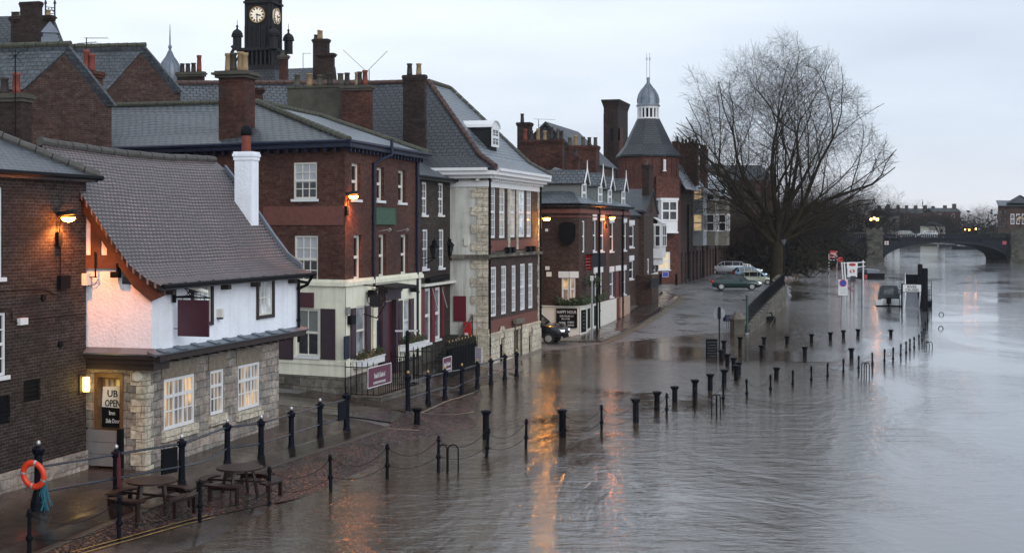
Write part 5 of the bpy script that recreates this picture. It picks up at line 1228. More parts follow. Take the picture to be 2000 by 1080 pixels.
# ================================================================ tower with the cupola
T = xy(1266, 150); rad = 3.45; tz = Z(302, 147)
Tt = thing('octagonal_tower', 'octagonal brick tower with a slate cone roof, white lantern and lead dome', 'tower', (T.x, T.y, 1))
mb = MB(); mb.lathe((T.x, T.y, 0), [(rad*.93, .5), (rad*.93, tz-.2)], 8, R(22.5)+.1)
for k in range(8):
    for j in (-.62, 0, .62):
        a = R(45*k)+.1; d_ = V((math.cos(a), math.sin(a), 0)); n2 = V((-d_.y, d_.x, 0)); c = T+d_*(rad*.93*math.cos(R(22.5)))+n2*j*1.55
        mb.obox(c-n2*.11+V((0,0,Z(356,147))), n2*.22, d_*.09, (0,0,tz-Z(356,147)-.3))
mb.build('tower_wall', M['brick_tower'], Tt)
mb = MB(); zt2 = Z(233, 150)
mb.lathe((T.x, T.y, 0), [(rad+.0, tz-.16), (rad+.05, tz), (rad*.76, tz+(zt2-tz)*.27), (1.22, zt2)], 8, R(22.5)+.1); mb.build('roof', M['slate_dark'], Tt)
mb = MB(); z2 = Z(208, 150); mb.lathe((T.x, T.y, 0), [(1.2, zt2-.02), (1.2, zt2+.14)], 16)
for k in range(16):
    a = 2*math.pi*k/16; mb.box((T.x+math.cos(a)*1.05, T.y+math.sin(a)*1.05, zt2+.14), .16, .16, z2-zt2-.35, a)
mb.lathe((T.x, T.y, 0), [(1.14, z2-.25), (1.16, z2-.08), (1.3, z2)], 16); mb.build('lantern_arcade', M['white'], Tt)
mb = MB(); mb.lathe((T.x, T.y, 0), [(.72, zt2), (.72, z2-.1)], 12); mb.build('louvre', M['black'], Tt)
mb = MB(); z3 = Z(152, 150); hh = z3-z2; mb.smooth = True
mb.lathe((T.x, T.y, z2), [(1.28,0), (1.26,.08), (1.12,.25), (1.15,hh*.22), (1.02,hh*.40), (.74,hh*.56), (.42,hh*.68), (.22,hh*.78), (.14,hh*.9), (.14,hh)], 16)
for k in range(8):
    a = 2*math.pi*k/8; pr = [(1.15,.3), (1.17,hh*.22), (1.04,hh*.40), (.76,hh*.56), (.44,hh*.68), (.24,hh*.78)]
    mb.path([V((T.x+math.cos(a)*r_, T.y+math.sin(a)*r_, z2+z_)) for r_, z_ in pr], .035, 4)
mb.build('dome', M['lead'], Tt)
mb = MB()
for dx in (-.16, .16): mb.tube((T.x+dx, T.y, z3-.3), (T.x+dx, T.y, Z(104,150)), .05, .03, 5); mb.tube((T.x+dx, T.y, Z(118,150)), (T.x+dx, T.y, Z(113,150)), .09, n=6)
mb.build('finial', M['silver'], Tt)
wT = Wall(xy(1283, 147), xy(1324, 147.3)); face = Bld('tb', '', [xy(1282, 146.6), xy(1326, 147.6), xy(1326, 147.6)+U*6-N*.5, xy(1282, 146.6)+U*6], .8, Z(345, 147), 'brick_tower')
for r in ((1286,492,1309,527),): rr = face.W[0].rect(*r); face.holes[0].append(rr); window(face.W[0], rr, Tt, cols=2, rows=2, frame='white', fw=.16, bw=.1, pane='curtain_warm')
mb = MB()
for w_, h_ in zip(face.W, face.holes): w_.panel(mb, 0, w_.L, .8, face.z1, h_)
mb.slab([face.W[0].pt(0, face.z1, 0), face.W[0].pt(face.W[0].L, face.z1, 0), face.W[0].pt(face.W[0].L, face.z1, -5), face.W[0].pt(0, face.z1, -5)], .05)
mb.build('bay_wall', M['brick_tower'], Tt); bpy.data.objects.remove(face.root)
W = face.W[0]; r = W.rect(1284, 392, 1316, 432); mb = MB(); W.wbox(mb, r[0], r[1], r[2]-1.15, r[2]-.02, 0, .8); W.wbox(mb, r[0]-.1, r[1]+.1, r[3], r[3]+.25, 0, .9); W.wbox(mb, r[0]-.08, r[1]+.08, r[2]-1.25, r[2]-1.1, 0, .88); W.wbox(mb, r[0]+.05, r[1]-.05, r[2], r[3], 0, .72)
ob = mb.build('oriel', M['white'], Tt); window(Wall(W.pt(0, 0, .80), W.pt(W.L, 0, .80)), (r[0], r[1], r[2], r[3]), ob, cols=2, rows=2, fw=.18, bw=.14, dep=.0, pane='blind_grey', sill=None) if 0 else window(Wall(W.pt(0,0,.80), W.pt(W.L,0,.80)), r, ob, cols=2, rows=2, fw=.18, bw=.14, dep=.0, sill=None)
window(Wall(T+V((.0,-rad,0)), T+V((2,-rad+.3,0))), Wall(T+V((.0,-rad,0)), T+V((2,-rad+.3,0))).rect(1295.5, 312, 1300, 333), Tt, cols=1, rows=2, fw=.1, dep=-.1, sill='white')
board(W, W.rect(1293, 531, 1305, 541), 'blue_plaque', 'blue_sign', Tt, frame='cloth_white')
for px_ in (1290, 1320): pass
# tall square stack left of the tower
c_ = thing('square_shaft', 'tall square sooty brick ventilation shaft with a flared cap left of the domed tower', 'chimney', xy(1200, 163)+V((0,0,1)))
mb = MB(); Ss = xy(1207, 161); wl0 = Wall(Ss, Ss-N); wr0 = Wall(Ss, Ss+U); L_ = abs(wl0.u(1179)); R_ = 6.4; zT = Z(196, 161)
mb.obox(Ss-N*L_, N*L_, U*R_, (0,0,zT-.6)); 
for a in (.0, L_-.5): mb.obox(Ss-N*(a+.5)-U*.12+V((0,0,6)), N*.5, U*.12, (0,0,zT-7.5))
mb.build('shaft', M['brick_soot'], c_)
mb = MB(); 
for k in range(4): e_ = .04+.07*k; mb.obox(Ss-N*(L_+e_)-U*e_+V((0,0,zT-.8+k*.22)), N*(L_+2*e_), U*(R_+2*e_), (0,0,.22))
mb.build('shaft_cap', M['brick_soot'], c_)
mb = MB(); q = Wall(Ss+N*.02, Ss+U+N*.02); mb.obox(Ss+N*.02+U*.3+V((0,0,4)), N*.1, U*2.3, (0,0,zT-7.0)); mb.build('brick_panel', M['brick_tower'], c_)
mb = MB(); mb.obox(Ss-N*(L_-.8)-U*.05+V((0,0,Z(275,161))), N*1.1, U*.1, (0,0,1.4)); mb.build('louvre', M['black'], c_)
# ================================================================ I: long brick house with stacked bays
iA = xy(1326, 150); iB_ = iA+V((.262,1,0)).normalized()*50
I = Bld('long_house', 'long brick house with three stacks of white bay windows and a pale metal roof', [iA, iB_, iB_-N*9, iA-N*9], .9, Z(372, 163), 'brick_brown')
I.walls(); W = I.W[0]; M['bay_grey'] = paint('bay_grey', (.20,.19,.16), .8, var=.3)
for n_, (x0, x1, lit) in enumerate(((1353,1369.5,1), (1378,1393.5,0), (1402,1417.5,0))):
    u0 = W.u(x0); Yc = W.Y(x0); wd = 3.4
    nm = MB(); z0 = Z(478, Yc)-.1; z1 = Z(366+n_*3, Yc)
    if n_ == 0: z1 = Z(366, Yc)
    W.wbox(nm, u0, u0+wd, z0, z1, 0, 1.15); bay = nm.build('bay', M['blind' if n_ == 0 else 'bay_grey'], I.root)
    We = Wall(W.pt(u0, 0, 1.15), W.pt(u0, 0, 0)); Wo = Wall(W.pt(u0, 0, 1.17), W.pt(u0+wd, 0, 1.17))
    for ya, yb in ((368, 392), (418, 452)):
        ra = (.05, 1.1, Z(yb+ (0 if ya > 400 else 0), Yc), Z(ya, Yc))
        window(We, ra, bay, cols=1, rows=2, frame='white', fw=.13, dep=-.03, sill=None, pane='curtain_warm' if lit else 'glass')
        window(Wo, (.1, wd-.1, ra[2], ra[3]), bay, cols=3, rows=1, frame='white', fw=.15, bw=.1, dep=0, sill=None)
M['zinc'] = paint('zinc', (.42,.47,.52), .35, metal=.3, var=.25, scale=.8)
o0 = iA+N*.9+V((0,0,I.z1-.2)); o1 = iB_+N*.9+V((0,0,I.z1-.2)); m0 = iA+N*.45+V((0,0,I.z1+.5)); m1 = iB_+N*.45+V((0,0,I.z1+.5)); t0 = iA-N*.9+V((0,0,Z(316,151))); t1 = iB_-N*.9+V((0,0,Z(316,151)))
roofpoly(I.root, 'roof', 'zinc', [[o0, o1, m1, m0], [m0, m1, t1, t0]])
mb = MB(); mb.poly([iA-N*9+V((0,0,I.z1)), iA+V((0,0,I.z1)), m0, t0]); mb.build('gable', M['brick_brown'], I.root)
roofpoly(I.root, 'roof', 'slate_dark', [[t0, t1, iB_-N*9+V((0,0,I.z1)), iA-N*9+V((0,0,I.z1))]])
chimney(I.root, 1327, 1361, 1365, 279, 345, 158, [(x, 272 if k != 2 else 268, 'pot_dark') for k, x in enumerate((1333,1340,1347,1353,1360))], 'brick_tower', 'brick_tower', lip=.04, sink=1)
chimney(I.root, 1366, 1378, 1383, 290, 352, 168, [(1369,283,'pot_dark'), (1375,283,'pot_dark'), (1380,284,'pot_dark')], 'brick_tower', 'brick_tower', lip=.04, sink=1)
chimney(Tt, 1313, 1325, 1329, 276, 330, 162, [(1323,266,'pot_grey')], 'brick_tower', 'brick_tower', lip=.04, sink=8)
for px_ in (1342, 1371, 1396): pipe(I.root, W, px_, 372 if px_ > 1345 else 400, 545, 'black', .09, .12)
mb = MB()
for k in range(14): W.wbox(mb, 1.5+k*3.2, 2.0+k*3.2, .8, 4.4, .0, .18)
mb.build('buttress', M['brick_brown'], I.root)
for k in range(7): pass
# J: big dark brick building behind the trees
jA = xy(1392, 205); jd = V((1, .12, 0)).normalized()
J = Bld('brick_warehouse', 'wide dark red brick building behind the parked cars and the great tree', [jA, jA+jd*9.5, jA+jd*9.5+V((-2,14,0)), jA+V((-2,14,0))], 1.2, Z(352, 205), 'brick_brown')
for x0, x1, y0, y1 in ((1432,1441,402,424), (1462,1471,404,426), (1425,1440,485,512), (1470,1478,470,500)): J.win(0, x0, y0, x1, y1, cols=2, rows=2, frame='sooty', fw=.15, sill=None)
J.walls()
zj = J.z1; a, b, c, d = [V((p.x, p.y, zj)) for p in J.pts]; rj = [(a+d)/2+V((0,0,2.5)), (b+c)/2+V((0,0,2.5))]
roofpoly(J.root, 'roof', 'slate_dark', [[a, b, rj[1], rj[0]], [rj[0], rj[1], c, d], [a, d, rj[0]], [b, c, rj[1]]])
s_ = chimney(J.root, 1385, 1421, 1424, 340, 356, 203, [(x, 330, 'pot_buff') for x in (1389,1396,1403,1410,1417)], 'brick_soot', 'brick_soot', lip=.04, sink=1)
# row of stacks behind the quoined house
K = thing('rear_house', 'grey roofed house with a long soot-stained chimney row behind the quoined house', 'building', xy(1050, 108))
kA = xy(985, 110); mb = MB(); mb.obox(kA, N*6.5, U*12, (0,0,12)); mb.build('wall', M['brick_brown'], K)
zz = 12; mb = MB(); p = [kA-U*.2, kA+N*6.7-U*.2, kA+N*6.7+U*12, kA+U*12]; top = Z(243, 112)
roofpoly(K, 'roof', 'slate_dark', [[p[0]+V((0,0,zz)), p[0]+N*3.3+V((0,0,top)), p[3]+N*3.3+V((0,0,top)), p[3]+V((0,0,zz))], [p[1]+V((0,0,zz)), p[0]+N*3.3+V((0,0,top)), p[3]+N*3.3+V((0,0,top)), p[2]+V((0,0,zz))]])
mb = MB(); mb.poly([kA+V((0,0,zz)), kA+N*6.5+V((0,0,zz)), kA+N*3.25+V((0,0,top-.1))]); mb.build('gable', M['slate_dark'], K)
chimney(K, 1016, 1098, 1103, 273, 345, 104, [(1026,252,'pot_red'), (1038,255,'pot_dark'), (1051,251,'pot_buff'), (1064,255,'pot_buff'), (1077,248,'pot_dark'), (1090,251,'pot_grey'), (1097,255,'pot_dark')], 'brick_stack', 'brick_stack', lip=.05, sink=3)
chimney(K, 1010, 1034, 1040, 239, 280, 108, [(1020,222,'pot_dark')], 'brick_soot', 'brick_soot', lip=.05, sink=2)
# roofs between D, E and the inn: ridge line behind the inn
Kb = thing('rear_house', 'long slate roof with a terracotta ridge behind the inn chimney', 'building', xy(400, 80))
rA = QZ(305, 80, Z(165, 80)); rB = QZ(720, 84, Z(163, 84)); dn = V((.3,-5,-4.2)); up_ = V((.3,5,-4.2))
mb = MB(); mb.slab([rA, rB, rB+dn, rA+dn], .15); mb.slab([rA, rB, rB+up_, rA+up_], .15); mb.build('roof', M['slate'], Kb)
ridge(Kb, [rA+V((0,0,.06)), rB+V((0,0,.06))], .15, 'ridge_red'); mb = MB(); mb.obox(rA+dn+V((0,.4,-9)), (rB-rA), V((0,9,0)), (0,0,8.8)); mb.build('wall', M['brick_brown'], Kb)
chimney(Kb, 498, 510, 514, 172, 215, 76, [], 'brick_stack', 'brick_stack'); chimney(Kb, 266, 302, 310, 168, 205, 70, [(278,140,'pot_red'), (289,134,'pot_buff'), (300,142,'pot_red')], 'brick_soot', 'cement', sink=2)
chimney(Kb, 346, 396, 400, 140, 165, 82, [(356,124,'pot_dark'), (367,124,'pot_dark'), (378,123,'pot_dark'), (389,108,'pot_red')], 'brick_soot', 'cement', sink=3)
# gabled house left
def gable_house(label, pxa, pya, pxl, pyl, pxr, pyr, Y, back, mat, zg=4):
    """gable wall facing the viewer with apex (pxa,pya) and eaves left and right; roof runs back to the left"""
    w_ = Wall(xy(pxl, Y), xy(pxr, Y+.8)); t = thing('gable_house', label, 'building', w_.pt(w_.L/2, zg, 0))
    a = w_.pt(w_.u(pxa), w_.z(pxa, pya)); l = w_.pt(0, w_.z(pxl, pyl)); r = w_.pt(w_.L, w_.z(pxr, pyr))
    mb = MB(); back = V(back)
    mb.poly([w_.pt(0, zg), w_.pt(w_.L, zg), r, a, l]); b2 = [x+back for x in (w_.pt(0, zg), w_.pt(w_.L, zg), r, a, l)]; mb.poly(b2[::-1])
    mb.poly([r, w_.pt(w_.L, zg), w_.pt(w_.L, zg)+back, r+back]); mb.poly([l, w_.pt(0, zg), w_.pt(0, zg)+back, l+back]); mb.build('wall', M[mat], t)
    f_ = -back.normalized()*.15; up = V((0,0,.12))
    roofpoly(t, 'roof', 'slate_near', [[a+f_+up, l+f_+up+(l-a)*.04, l+back+up+(l-a)*.04, a+back+up]])
    roofpoly(t, 'roof', 'slate_near', [[a+f_+up, r+f_+up+(r-a)*.04, r+back+up+(r-a)*.04, a+back+up]])
    ridge(t, [a+f_+up*1.6, a+back+up*1.6], .12, 'ridge_moss')
    return t
LH = gable_house('brick gabled house with mossy slate roof at the upper left behind the dark wall', 131, 97, 42, 178, 218, 208, 52, (-13, 3.0, 0), 'brick_brown')
LH2 = gable_house('taller brick gabled house with a long slate roof left of the lead dome', 279, 96, 196, 190, 352, 182, 68, (-12, 2.0, 0), 'brick_brown')
chimney(LH, -60, 40, 62, 182, 300, 47, [(9,151,'pot_dark'), (32,142,'pot_red')], 'brick_soot', 'cement', sink=1.5)
mb = MB(); a = Q(30, 300, 46.7); b = Q(30, 110, 46.7); mb.tube(a, b, .025, n=5)
for k in range(4): an = k*math.pi/4; c = b+V((0,0,0)); d_ = V((math.cos(an)*.22, 0, math.sin(an)*.22)); mb.tube(c-d_, c+d_, .012, n=4)
mb.build('aerial', M['black'], LH)
def aerial(label, px, y0, y1, Y, arms, name='tv_aerial'):
    t = thing(name, label, 'aerial', Q(px, y0, Y)); mb = MB(); mb.tube(Q(px, y0, Y), Q(px, y1, Y), .025, n=5); mb.build('mast', M['sooty'], t); mb = MB()
    for xa, ya, xb, yb in arms:
        a, b = Q(xa, ya, Y), Q(xb, yb, Y); mb.tube(a, b, .015, n=4)
        for k in range(7): p = a.lerp(b, k/6); mb.tube(p-V((0,.2,0)), p+V((0,.2,0)), .008, n=4)
    mb.build('antenna', M['sooty'], t); return t
aerial('thin tv aerial above the taller gabled roof at upper left', 169, 95, 74, 67, [(166,75,210,75)])
aerial('short tv aerial standing in front of the gabled roof', 146, 200, 86, 60, [(150,86,188,83)])
aerial('slim aerial on the roof right of the clock tower', 592, 135, 104, 110, [(592,105,607,105)])
aerial('tv aerial over the chimney row behind the quoined house', 1052, 252, 234, 104, [(1043,233,1084,234), (1050,245,1072,245)])
aerial('x-shaped wire aerial on the terracotta ridge', 721, 163, 137, 82, [(671,99,712,137), (756,101,720,137)])
# mansard house top left
mY = 78; t = thing('mansard_house', 'steep slate mansard roof with tall brick chimneys at the top left corner', 'building', xy(60, mY)+V((0,0,8)))
mb = MB(); q = [Q(-160, 150, mY), Q(152, 150, mY+1), Q(152, 150, mY+14), Q(-160, 150, mY+13)]
mb.prism([(p.x, p.y) for p in q], 4, q[0].z); mb.build('wall', M['brick_soot'], t)
tp = [Q(-140, 36, mY+4.5), Q(103, 30, mY+5), Q(103, 30, mY+9), Q(-140, 36, mY+9)]; tp[3].z = tp[0].z; tp[2].z = tp[1].z
roofpoly(t, 'roof', 'slate_dark', [[q[0], q[1], tp[1], tp[0]], [q[1], q[2], tp[2], tp[1]], [tp[0], tp[1], tp[2], tp[3]]])
mb = MB()
for x in (89, 107): mb.tube(Q(x, 36, mY+5.5), Q(x, 8, mY+5.5), .05, n=5); mb.lathe(Q(x, 8, mY+5.5), [(.1,0),(.02,.25)], 6)
for y in (14, 20, 26): mb.tube(Q(89, y, mY+5.5), Q(107, y+2, mY+5.5), .025, n=4)
mb.path([Q(89+i*3, 16+(i % 2)*8, mY+5.5) for i in range(7)], .02, 4); mb.build('cresting', M['navy'], t)
chimney(t, 39, 76, 83, 3, 110, 76, [], 'brick_soot', 'brick_soot', sink=3, lip=.03); chimney(t, 83, 100, 106, 30, 92, 79, [(94,20,'pot_buff')], 'brick_soot', 'brick_soot', sink=3)
chimney(t, 21, 38, 42, 33, 60, 80, [(26,25,'pot_dark'), (34,25,'pot_dark')], 'brick_soot', 'brick_soot', sink=3)
mb = MB(); c = Q(98, 94, 75); mb.box(c, .85, .85, .5, UA); mb.box(c+V((0,0,.5)), .7, .7, .25, UA); mb.lathe(c+V((0,0,.75)), [(.62,0),(.6,.05),(.05,.62)], 4, UA+math.pi/4); mb.build('roof_vent', M['lead'], t)
mb = MB(); mb.lathe(Q(98, 96, 75)-V((0,0,3)), [(.3,0),(.3,3)], 6); mb.build('vent_base', M['sooty'], t)
# lead dome with spike
dY = 120; c = Q(332, 159, dY); t = thing('lead_dome', 'ribbed lead onion dome with a tall spike left of the clock tower', 'dome', c-V((0,0,8)))
k_ = dY/F*1.08; mb = MB(); mb.smooth = True
mb.lathe(c, [(18*k_,-1), (20.5*k_,4*k_), (21*k_,14*k_), (19*k_,24*k_), (14*k_,34*k_), (7*k_,44*k_), (3*k_,54*k_), (1.5*k_,62*k_)], 20)
mb.smooth = False
for k in range(14):
    a = 2*math.pi*k/14; mb.path([V((c.x+math.cos(a)*r_*k_, c.y+math.sin(a)*r_*k_, c.z+z_*k_)) for r_, z_ in ((21,4),(21.4,14),(19.4,24),(14.4,34),(7.3,44),(3,54))], .035, 4)
mb.build('dome', M['lead'], t); mb = MB(); mb.lathe(c+V((0,0,58*k_)), [(.08,0),(.16,.1),(.16,.25),(.07,.35),(.06,1.0),(.02,45*k_)], 8); mb.build('spike', M['lead'], t)
mb = MB(); mb.lathe(c-V((0,0,8)), [(19*k_,0),(19*k_,7.2)], 12); mb.build('drum', M['sooty'], t)
# ================================================================ clock tower
cY = 130; Ct = thing('clock_tower', 'dark clock tower with two pale clock faces and corner pinnacles', 'tower', xy(520, cY)+V((0,0,2)))
Cc = xy(528, cY); ang = .30; fx = V((-math.cos(ang*.4), math.sin(ang*.4), 0)); 
wfA = Wall(Cc, Cc+fx); L_ = abs(wfA.u(479)); fy = V((math.sin(.12), math.cos(.12), 0)); wfB = Wall(Cc, Cc+fy); L2_ = abs(wfB.u(548))
fy = V((-fx.y, fx.x, 0)); fy = fy if fy.y > 0 else -fy; wfB = Wall(Cc, Cc+fy); Lb = L_
# rotate so that the side face shows as in the photograph
for it in range(60):
    th_ = R(90-it); fx = V((-math.sin(th_), math.cos(th_), 0)); fx = V((-math.cos(R(it)), math.sin(R(it)), 0)); fy = V((math.sin(R(it)), math.cos(R(it)), 0))
    a_ = Wall(Cc, Cc+fx).u(479); b_ = Wall(Cc, Cc+fy).u(547.5)
    if b_ > 0 and abs(b_) <= abs(a_): break
L_ = abs(a_); fxn = fx*L_; fyn = fy*L_
zb_ = Z(96, cY); zt_ = Z(-150, cY); mb = MB()
mb.obox(Cc, fxn, fyn, (0,0,zt_)); WA, WB_ = Wall(Cc, Cc+fxn), Wall(Cc, Cc+fyn)
for w_ in (WA, WB_):
    for f_ in (0, .18, .38, .56, .76, .96): w_.wbox(mb, L_*f_, L_*f_+.13, zb_, Z(50, cY), 0, .12)
    w_.wbox(mb, -.1, L_+.1, Z(6, cY), Z(2, cY), 0, .25); w_.wbox(mb, 0, .2, zb_, zt_, 0, .15); w_.wbox(mb, L_-.2, L_, zb_, zt_, 0, .15)
mb.build('shaft', M['sooty'], Ct)
for w_, px_, rr in ((WA, 502.5, 15), (WB_, 537.5, 15)):
    u_ = L_/2; zc = Z(29, cY); rd_ = rr*cY/F
    cdisc = MB(); cdisc.add([w_.pt(u_+math.cos(2*math.pi*i/28)*rd_, zc+math.sin(2*math.pi*i/28)*rd_, .16) for i in range(28)]+[w_.pt(u_+math.cos(2*math.pi*i/28)*rd_, zc+math.sin(2*math.pi*i/28)*rd_, 0) for i in range(28)], [list(range(28))]+[[i, (i+1) % 28, 28+(i+1) % 28, 28+i] for i in range(28)])
    face_ = cdisc.build('clock_face', M['clockface'], Ct)
    mb = MB(); side = 1 if (w_.d.cross(V((0,0,1)))).dot(w_.n) > 0 else -1
    def ray(angd, r0, r1, wd, o=.17):
        a = R(90-angd); dx, dz = math.cos(a)*side, math.sin(a); px_, pz_ = -dz, dx
        mb.slab([w_.pt(u_+dx*r0+px_*wd, zc+dz*r0+pz_*wd, o), w_.pt(u_+dx*r1+px_*wd, zc+dz*r1+pz_*wd, o), w_.pt(u_+dx*r1-px_*wd, zc+dz*r1-pz_*wd, o), w_.pt(u_+dx*r0-px_*wd, zc+dz*r0-pz_*wd, o)], .01)
    for k in range(12):
        a0 = k*30
        for j in {0:(-4,0,4),1:(0,),2:(-2.5,2.5),3:(-4,0,4),4:(-4,0,4),5:(-3,3),6:(-4,0,4),7:(-5,-1,3),8:(-6,-2,2,6),9:(-3,2),10:(-2,2),11:(-3,3)}[k]: ray(a0+j, rd_*.68, rd_*.92, .035)
    mb.build('numerals', M['black'], face_); mb = MB(); ray(180, -.1, rd_*.8, .045, .20); ray(104, -.1, rd_*.55, .06, .20); mb.build('clock_hands', M['black'], face_)
    mb = MB()
    for i in range(28): a, b = 2*math.pi*i/28, 2*math.pi*(i+1)/28; mb.tube(w_.pt(u_+math.cos(a)*rd_, zc+math.sin(a)*rd_, .17), w_.pt(u_+math.cos(b)*rd_, zc+math.sin(b)*rd_, .17), .07, n=4)
    mb.build('rim', M['gilt'], face_)
# balustraded base
e_ = .55; zb2 = Z(130, cY); mb = MB(); B0 = Cc-fx*e_-fy*e_; bx, by = fx*(L_+2*e_), fy*(L_+2*e_)
mb.obox(B0+V((0,0,zb_-.15)), bx, by, (0,0,.25)); mb.obox(B0+V((0,0,zb2-.4)), bx, by, (0,0,.5)); mb.obox(Cc+V((0,0,0)), fxn, fyn, (0,0,zb_))
for w0, L0 in ((fx, fy), (fy, fx)):
    for k in range(9): p = B0+w0*((L_+2*e_)*k/8*.94+.05)+V((0,0,zb2)); mb.box(p+L0*.15, .16, .16, zb_-zb2, 0)
mb.build('balustrade', M['sooty'], Ct)
mb = MB(); mb.obox(B0-fx*.2-fy*.2, fx*(L_+2*e_+.4), fy*(L_+2*e_+.4), (0,0,zb2-.4)); mb.build('lower_stage', M['slate_dark'], Ct)
for i, (fa, fb) in enumerate(((0,0), (1,0), (0,1), (1,1))):
    p = B0+bx*fa+by*fb; mb = MB(); z_ = zb_-.1
    mb.lathe(V((p.x, p.y, z_)), [(.45,0),(.40,.1),(.40,1.15),(.55,1.2),(.55,1.3)], 8); mb.smooth = True; mb.lathe(V((p.x, p.y, z_+1.3)), [(.52,0),(.50,.2),(.36,.45),(.10,.62),(.08,.8),(.14,.88),(.03,1.0),(.02,1.5)], 10); mb.build('pinnacle', M['sooty'], Ct)
p = B0+bx+V((0,0,zb_)); mb = MB()   # small carved beast on the roof left of the tower
a = Q(456, 132, 100); mb.path([a, a+V((.0,0,.6)), a+V((-.15,0,1.0)), a+V((.05,0,1.3)), a+V((-.12,0,1.5))], .12, 6); mb.path([a+V((.1,0,.2)), a+V((.4,0,.9)), a+V((.25,0,1.2))], .06, 5); mb.path([a-V((0,0,7)), a], .2, 6)
tag(mb.build('roof_statue', M['sooty']), 'small dark carved figure perched between the inn pots and the clock tower', 'statue')
# stacks right of the clock tower
t = thing('rear_house', 'slate roof with a tall pair of dark brick chimneys right of the clock tower', 'building', xy(610, 112)+V((0,0,4)))
a = QZ(555, 112, Z(135, 112)); b = QZ(655, 113, Z(131, 113)); mb = MB(); mb.slab([a, b, b+V((0,-4,-4)), a+V((0,-4,-4))], .1); mb.slab([a, b, b+V((0,4,-4)), a+V((0,4,-4))], .1); mb.build('roof', M['slate'], t)
mb = MB(); mb.obox(a+V((0,-3.8,-14)), b-a, V((0,7.6,0)), (0,0,10)); mb.build('wall', M['brick_brown'], t)
chimney(t, 611, 639, 644, 76, 150, 110, [(616,68,'pot_dark'), (623,59,'pot_buff'), (627,60,'pot_buff')], 'brick_soot', 'brick_soot', lip=.05)
chimney(t, 622, 650, 654, 104, 165, 108, [], 'brick_soot', 'brick_soot', sink=2, lip=.08)
chimney(t, 545, 560, 563, 108, 170, 100, [(552,112,'pot_grey')], 'brick_stack', 'cement', sink=3)
# ================================================================ railings, bollards, chain posts
def post_geo(mb, h, r, ball=True):
    mb.lathe((0,0,0), [(r*1.35,0),(r*1.35,.08),(r*1.1,.12),(r,.3),(r*.95,h-.25),(r*1.35,h-.2),(r*1.5,h-.14),(r*1.5,h-.1),(r*.8,h-.07),(r*.5,h-.02)], 12)
def rail_post(root, p, h, r, name='post', ball='silver', fat=False):
    mb = MB(); base = V(p); pr = [(r*1.35,-.3),(r*1.35,.08),(r*1.1,.12),(r,.3),(r*.95,h-.25),(r*1.35,h-.2),(r*1.5,h-.14),(r*1.5,h-.1),(r*.8,h-.07),(r*.5,h-.02)]
    if fat: pr = [(r*1.9,-.3),(r*1.8,.25),(r*1.15,.5)]+pr[3:]
    mb.smooth = False; mb.lathe(base, pr, 12); o = mb.build(name, M['navy'], root)
    if ball: q = MB(); q.smooth = True; q.lathe(base+V((0,0,h-.03)), [(.02,0),(.04,.02),(.055,.06),(.04,.10),(.015,.12)], 10); q.build('finial', M[ball], o)
    return o
M['navy'] = paint('iron_navy', (.005, .007, .013), .55, var=.3, spec=.10)
def railing(label, pts, hs, r=.085, ball='silver', ends=()):
    t = thing('railing', label, 'railing', pts[0])
    for i, (p, h) in enumerate(zip(pts, hs)): rail_post(t, p, h, r*(1.15 if i in ends else 1), fat=(i in ends and i == 0 and h > 1.5), ball=None if i in ends and i else ball)
    for f_ in (.86, .38):
        for i in range(len(pts)-1):
            a, b = V(pts[i]), V(pts[i+1]); mb = MB(); za, zb = 1.22*f_, 1.22*f_
            A_, B_ = a+V((0,0,za)), b+V((0,0,zb)); n_ = 4
            sg = .0 if not (f_ < .5 and i == 2) else .10
            P_ = [A_.lerp(B_, k/n_)-V((0,0,sg*math.sin(math.pi*k/n_))) for k in range(n_+1)]; mb.path(P_, .030, 6); mb.build('rail', M['rail_metal'], t)
    return t
rp_ = [G(75,1000), G(227,970), G(355,945), G(444,907), G(510,897), G(569,877), G(625,857), G(677,842)]
near = railing('dark railing with ball-topped posts along the near pavement below the white pub', rp_, [1.58,1.2,1.2,1.2,1.2,1.2,1.2,1.3], ends=(0,7))
rp2 = [G(797,802), G(836,789), G(869,779), G(902,771), G(932,759), G(959,752), G(986,742), G(1009,736)]
railing('dark railing with gilt ball finials running into the flood before the quoined house', rp2, [1.4,1.22,1.22,1.22,1.22,1.22,1.22,1.22], ball='gilt')
# loose end of the near railing towards the camera
mb = MB(); a = rp_[0]
# things hung on the railing
wr_ = Wall(rp_[1], rp_[2]); r = wr_.rect(317, 875, 347, 924)
t = thing('sign_board', 'black square board hung on the near railing', 'sign', wr_.pt((r[0]+r[1])/2, r[2], 0)); mb = MB(); wr_.wbox(mb, r[0], r[1], r[2], r[3], -.05, .0); mb.build('board', M['black'], t)
mb = MB()
for u_ in (r[0]+.08, r[1]-.08): mb.tube(wr_.pt(u_, r[3]-.02, -.02), wr_.pt(u_, r[3]+.05, -.02), .02, n=5)
mb.build('hook', M['rail_metal'], t)
wr_ = Wall(rp_[6], rp_[7]); r = wr_.rect(658, 785, 672, 820); t = thing('sign_board', 'narrow dark board hung on the last bay of the near railing', 'sign', wr_.pt(r[0], r[2], 0)); mb = MB(); wr_.wbox(mb, r[0], r[1], r[2], r[3], .03, .07); mb.build('board', M['navy'], t)
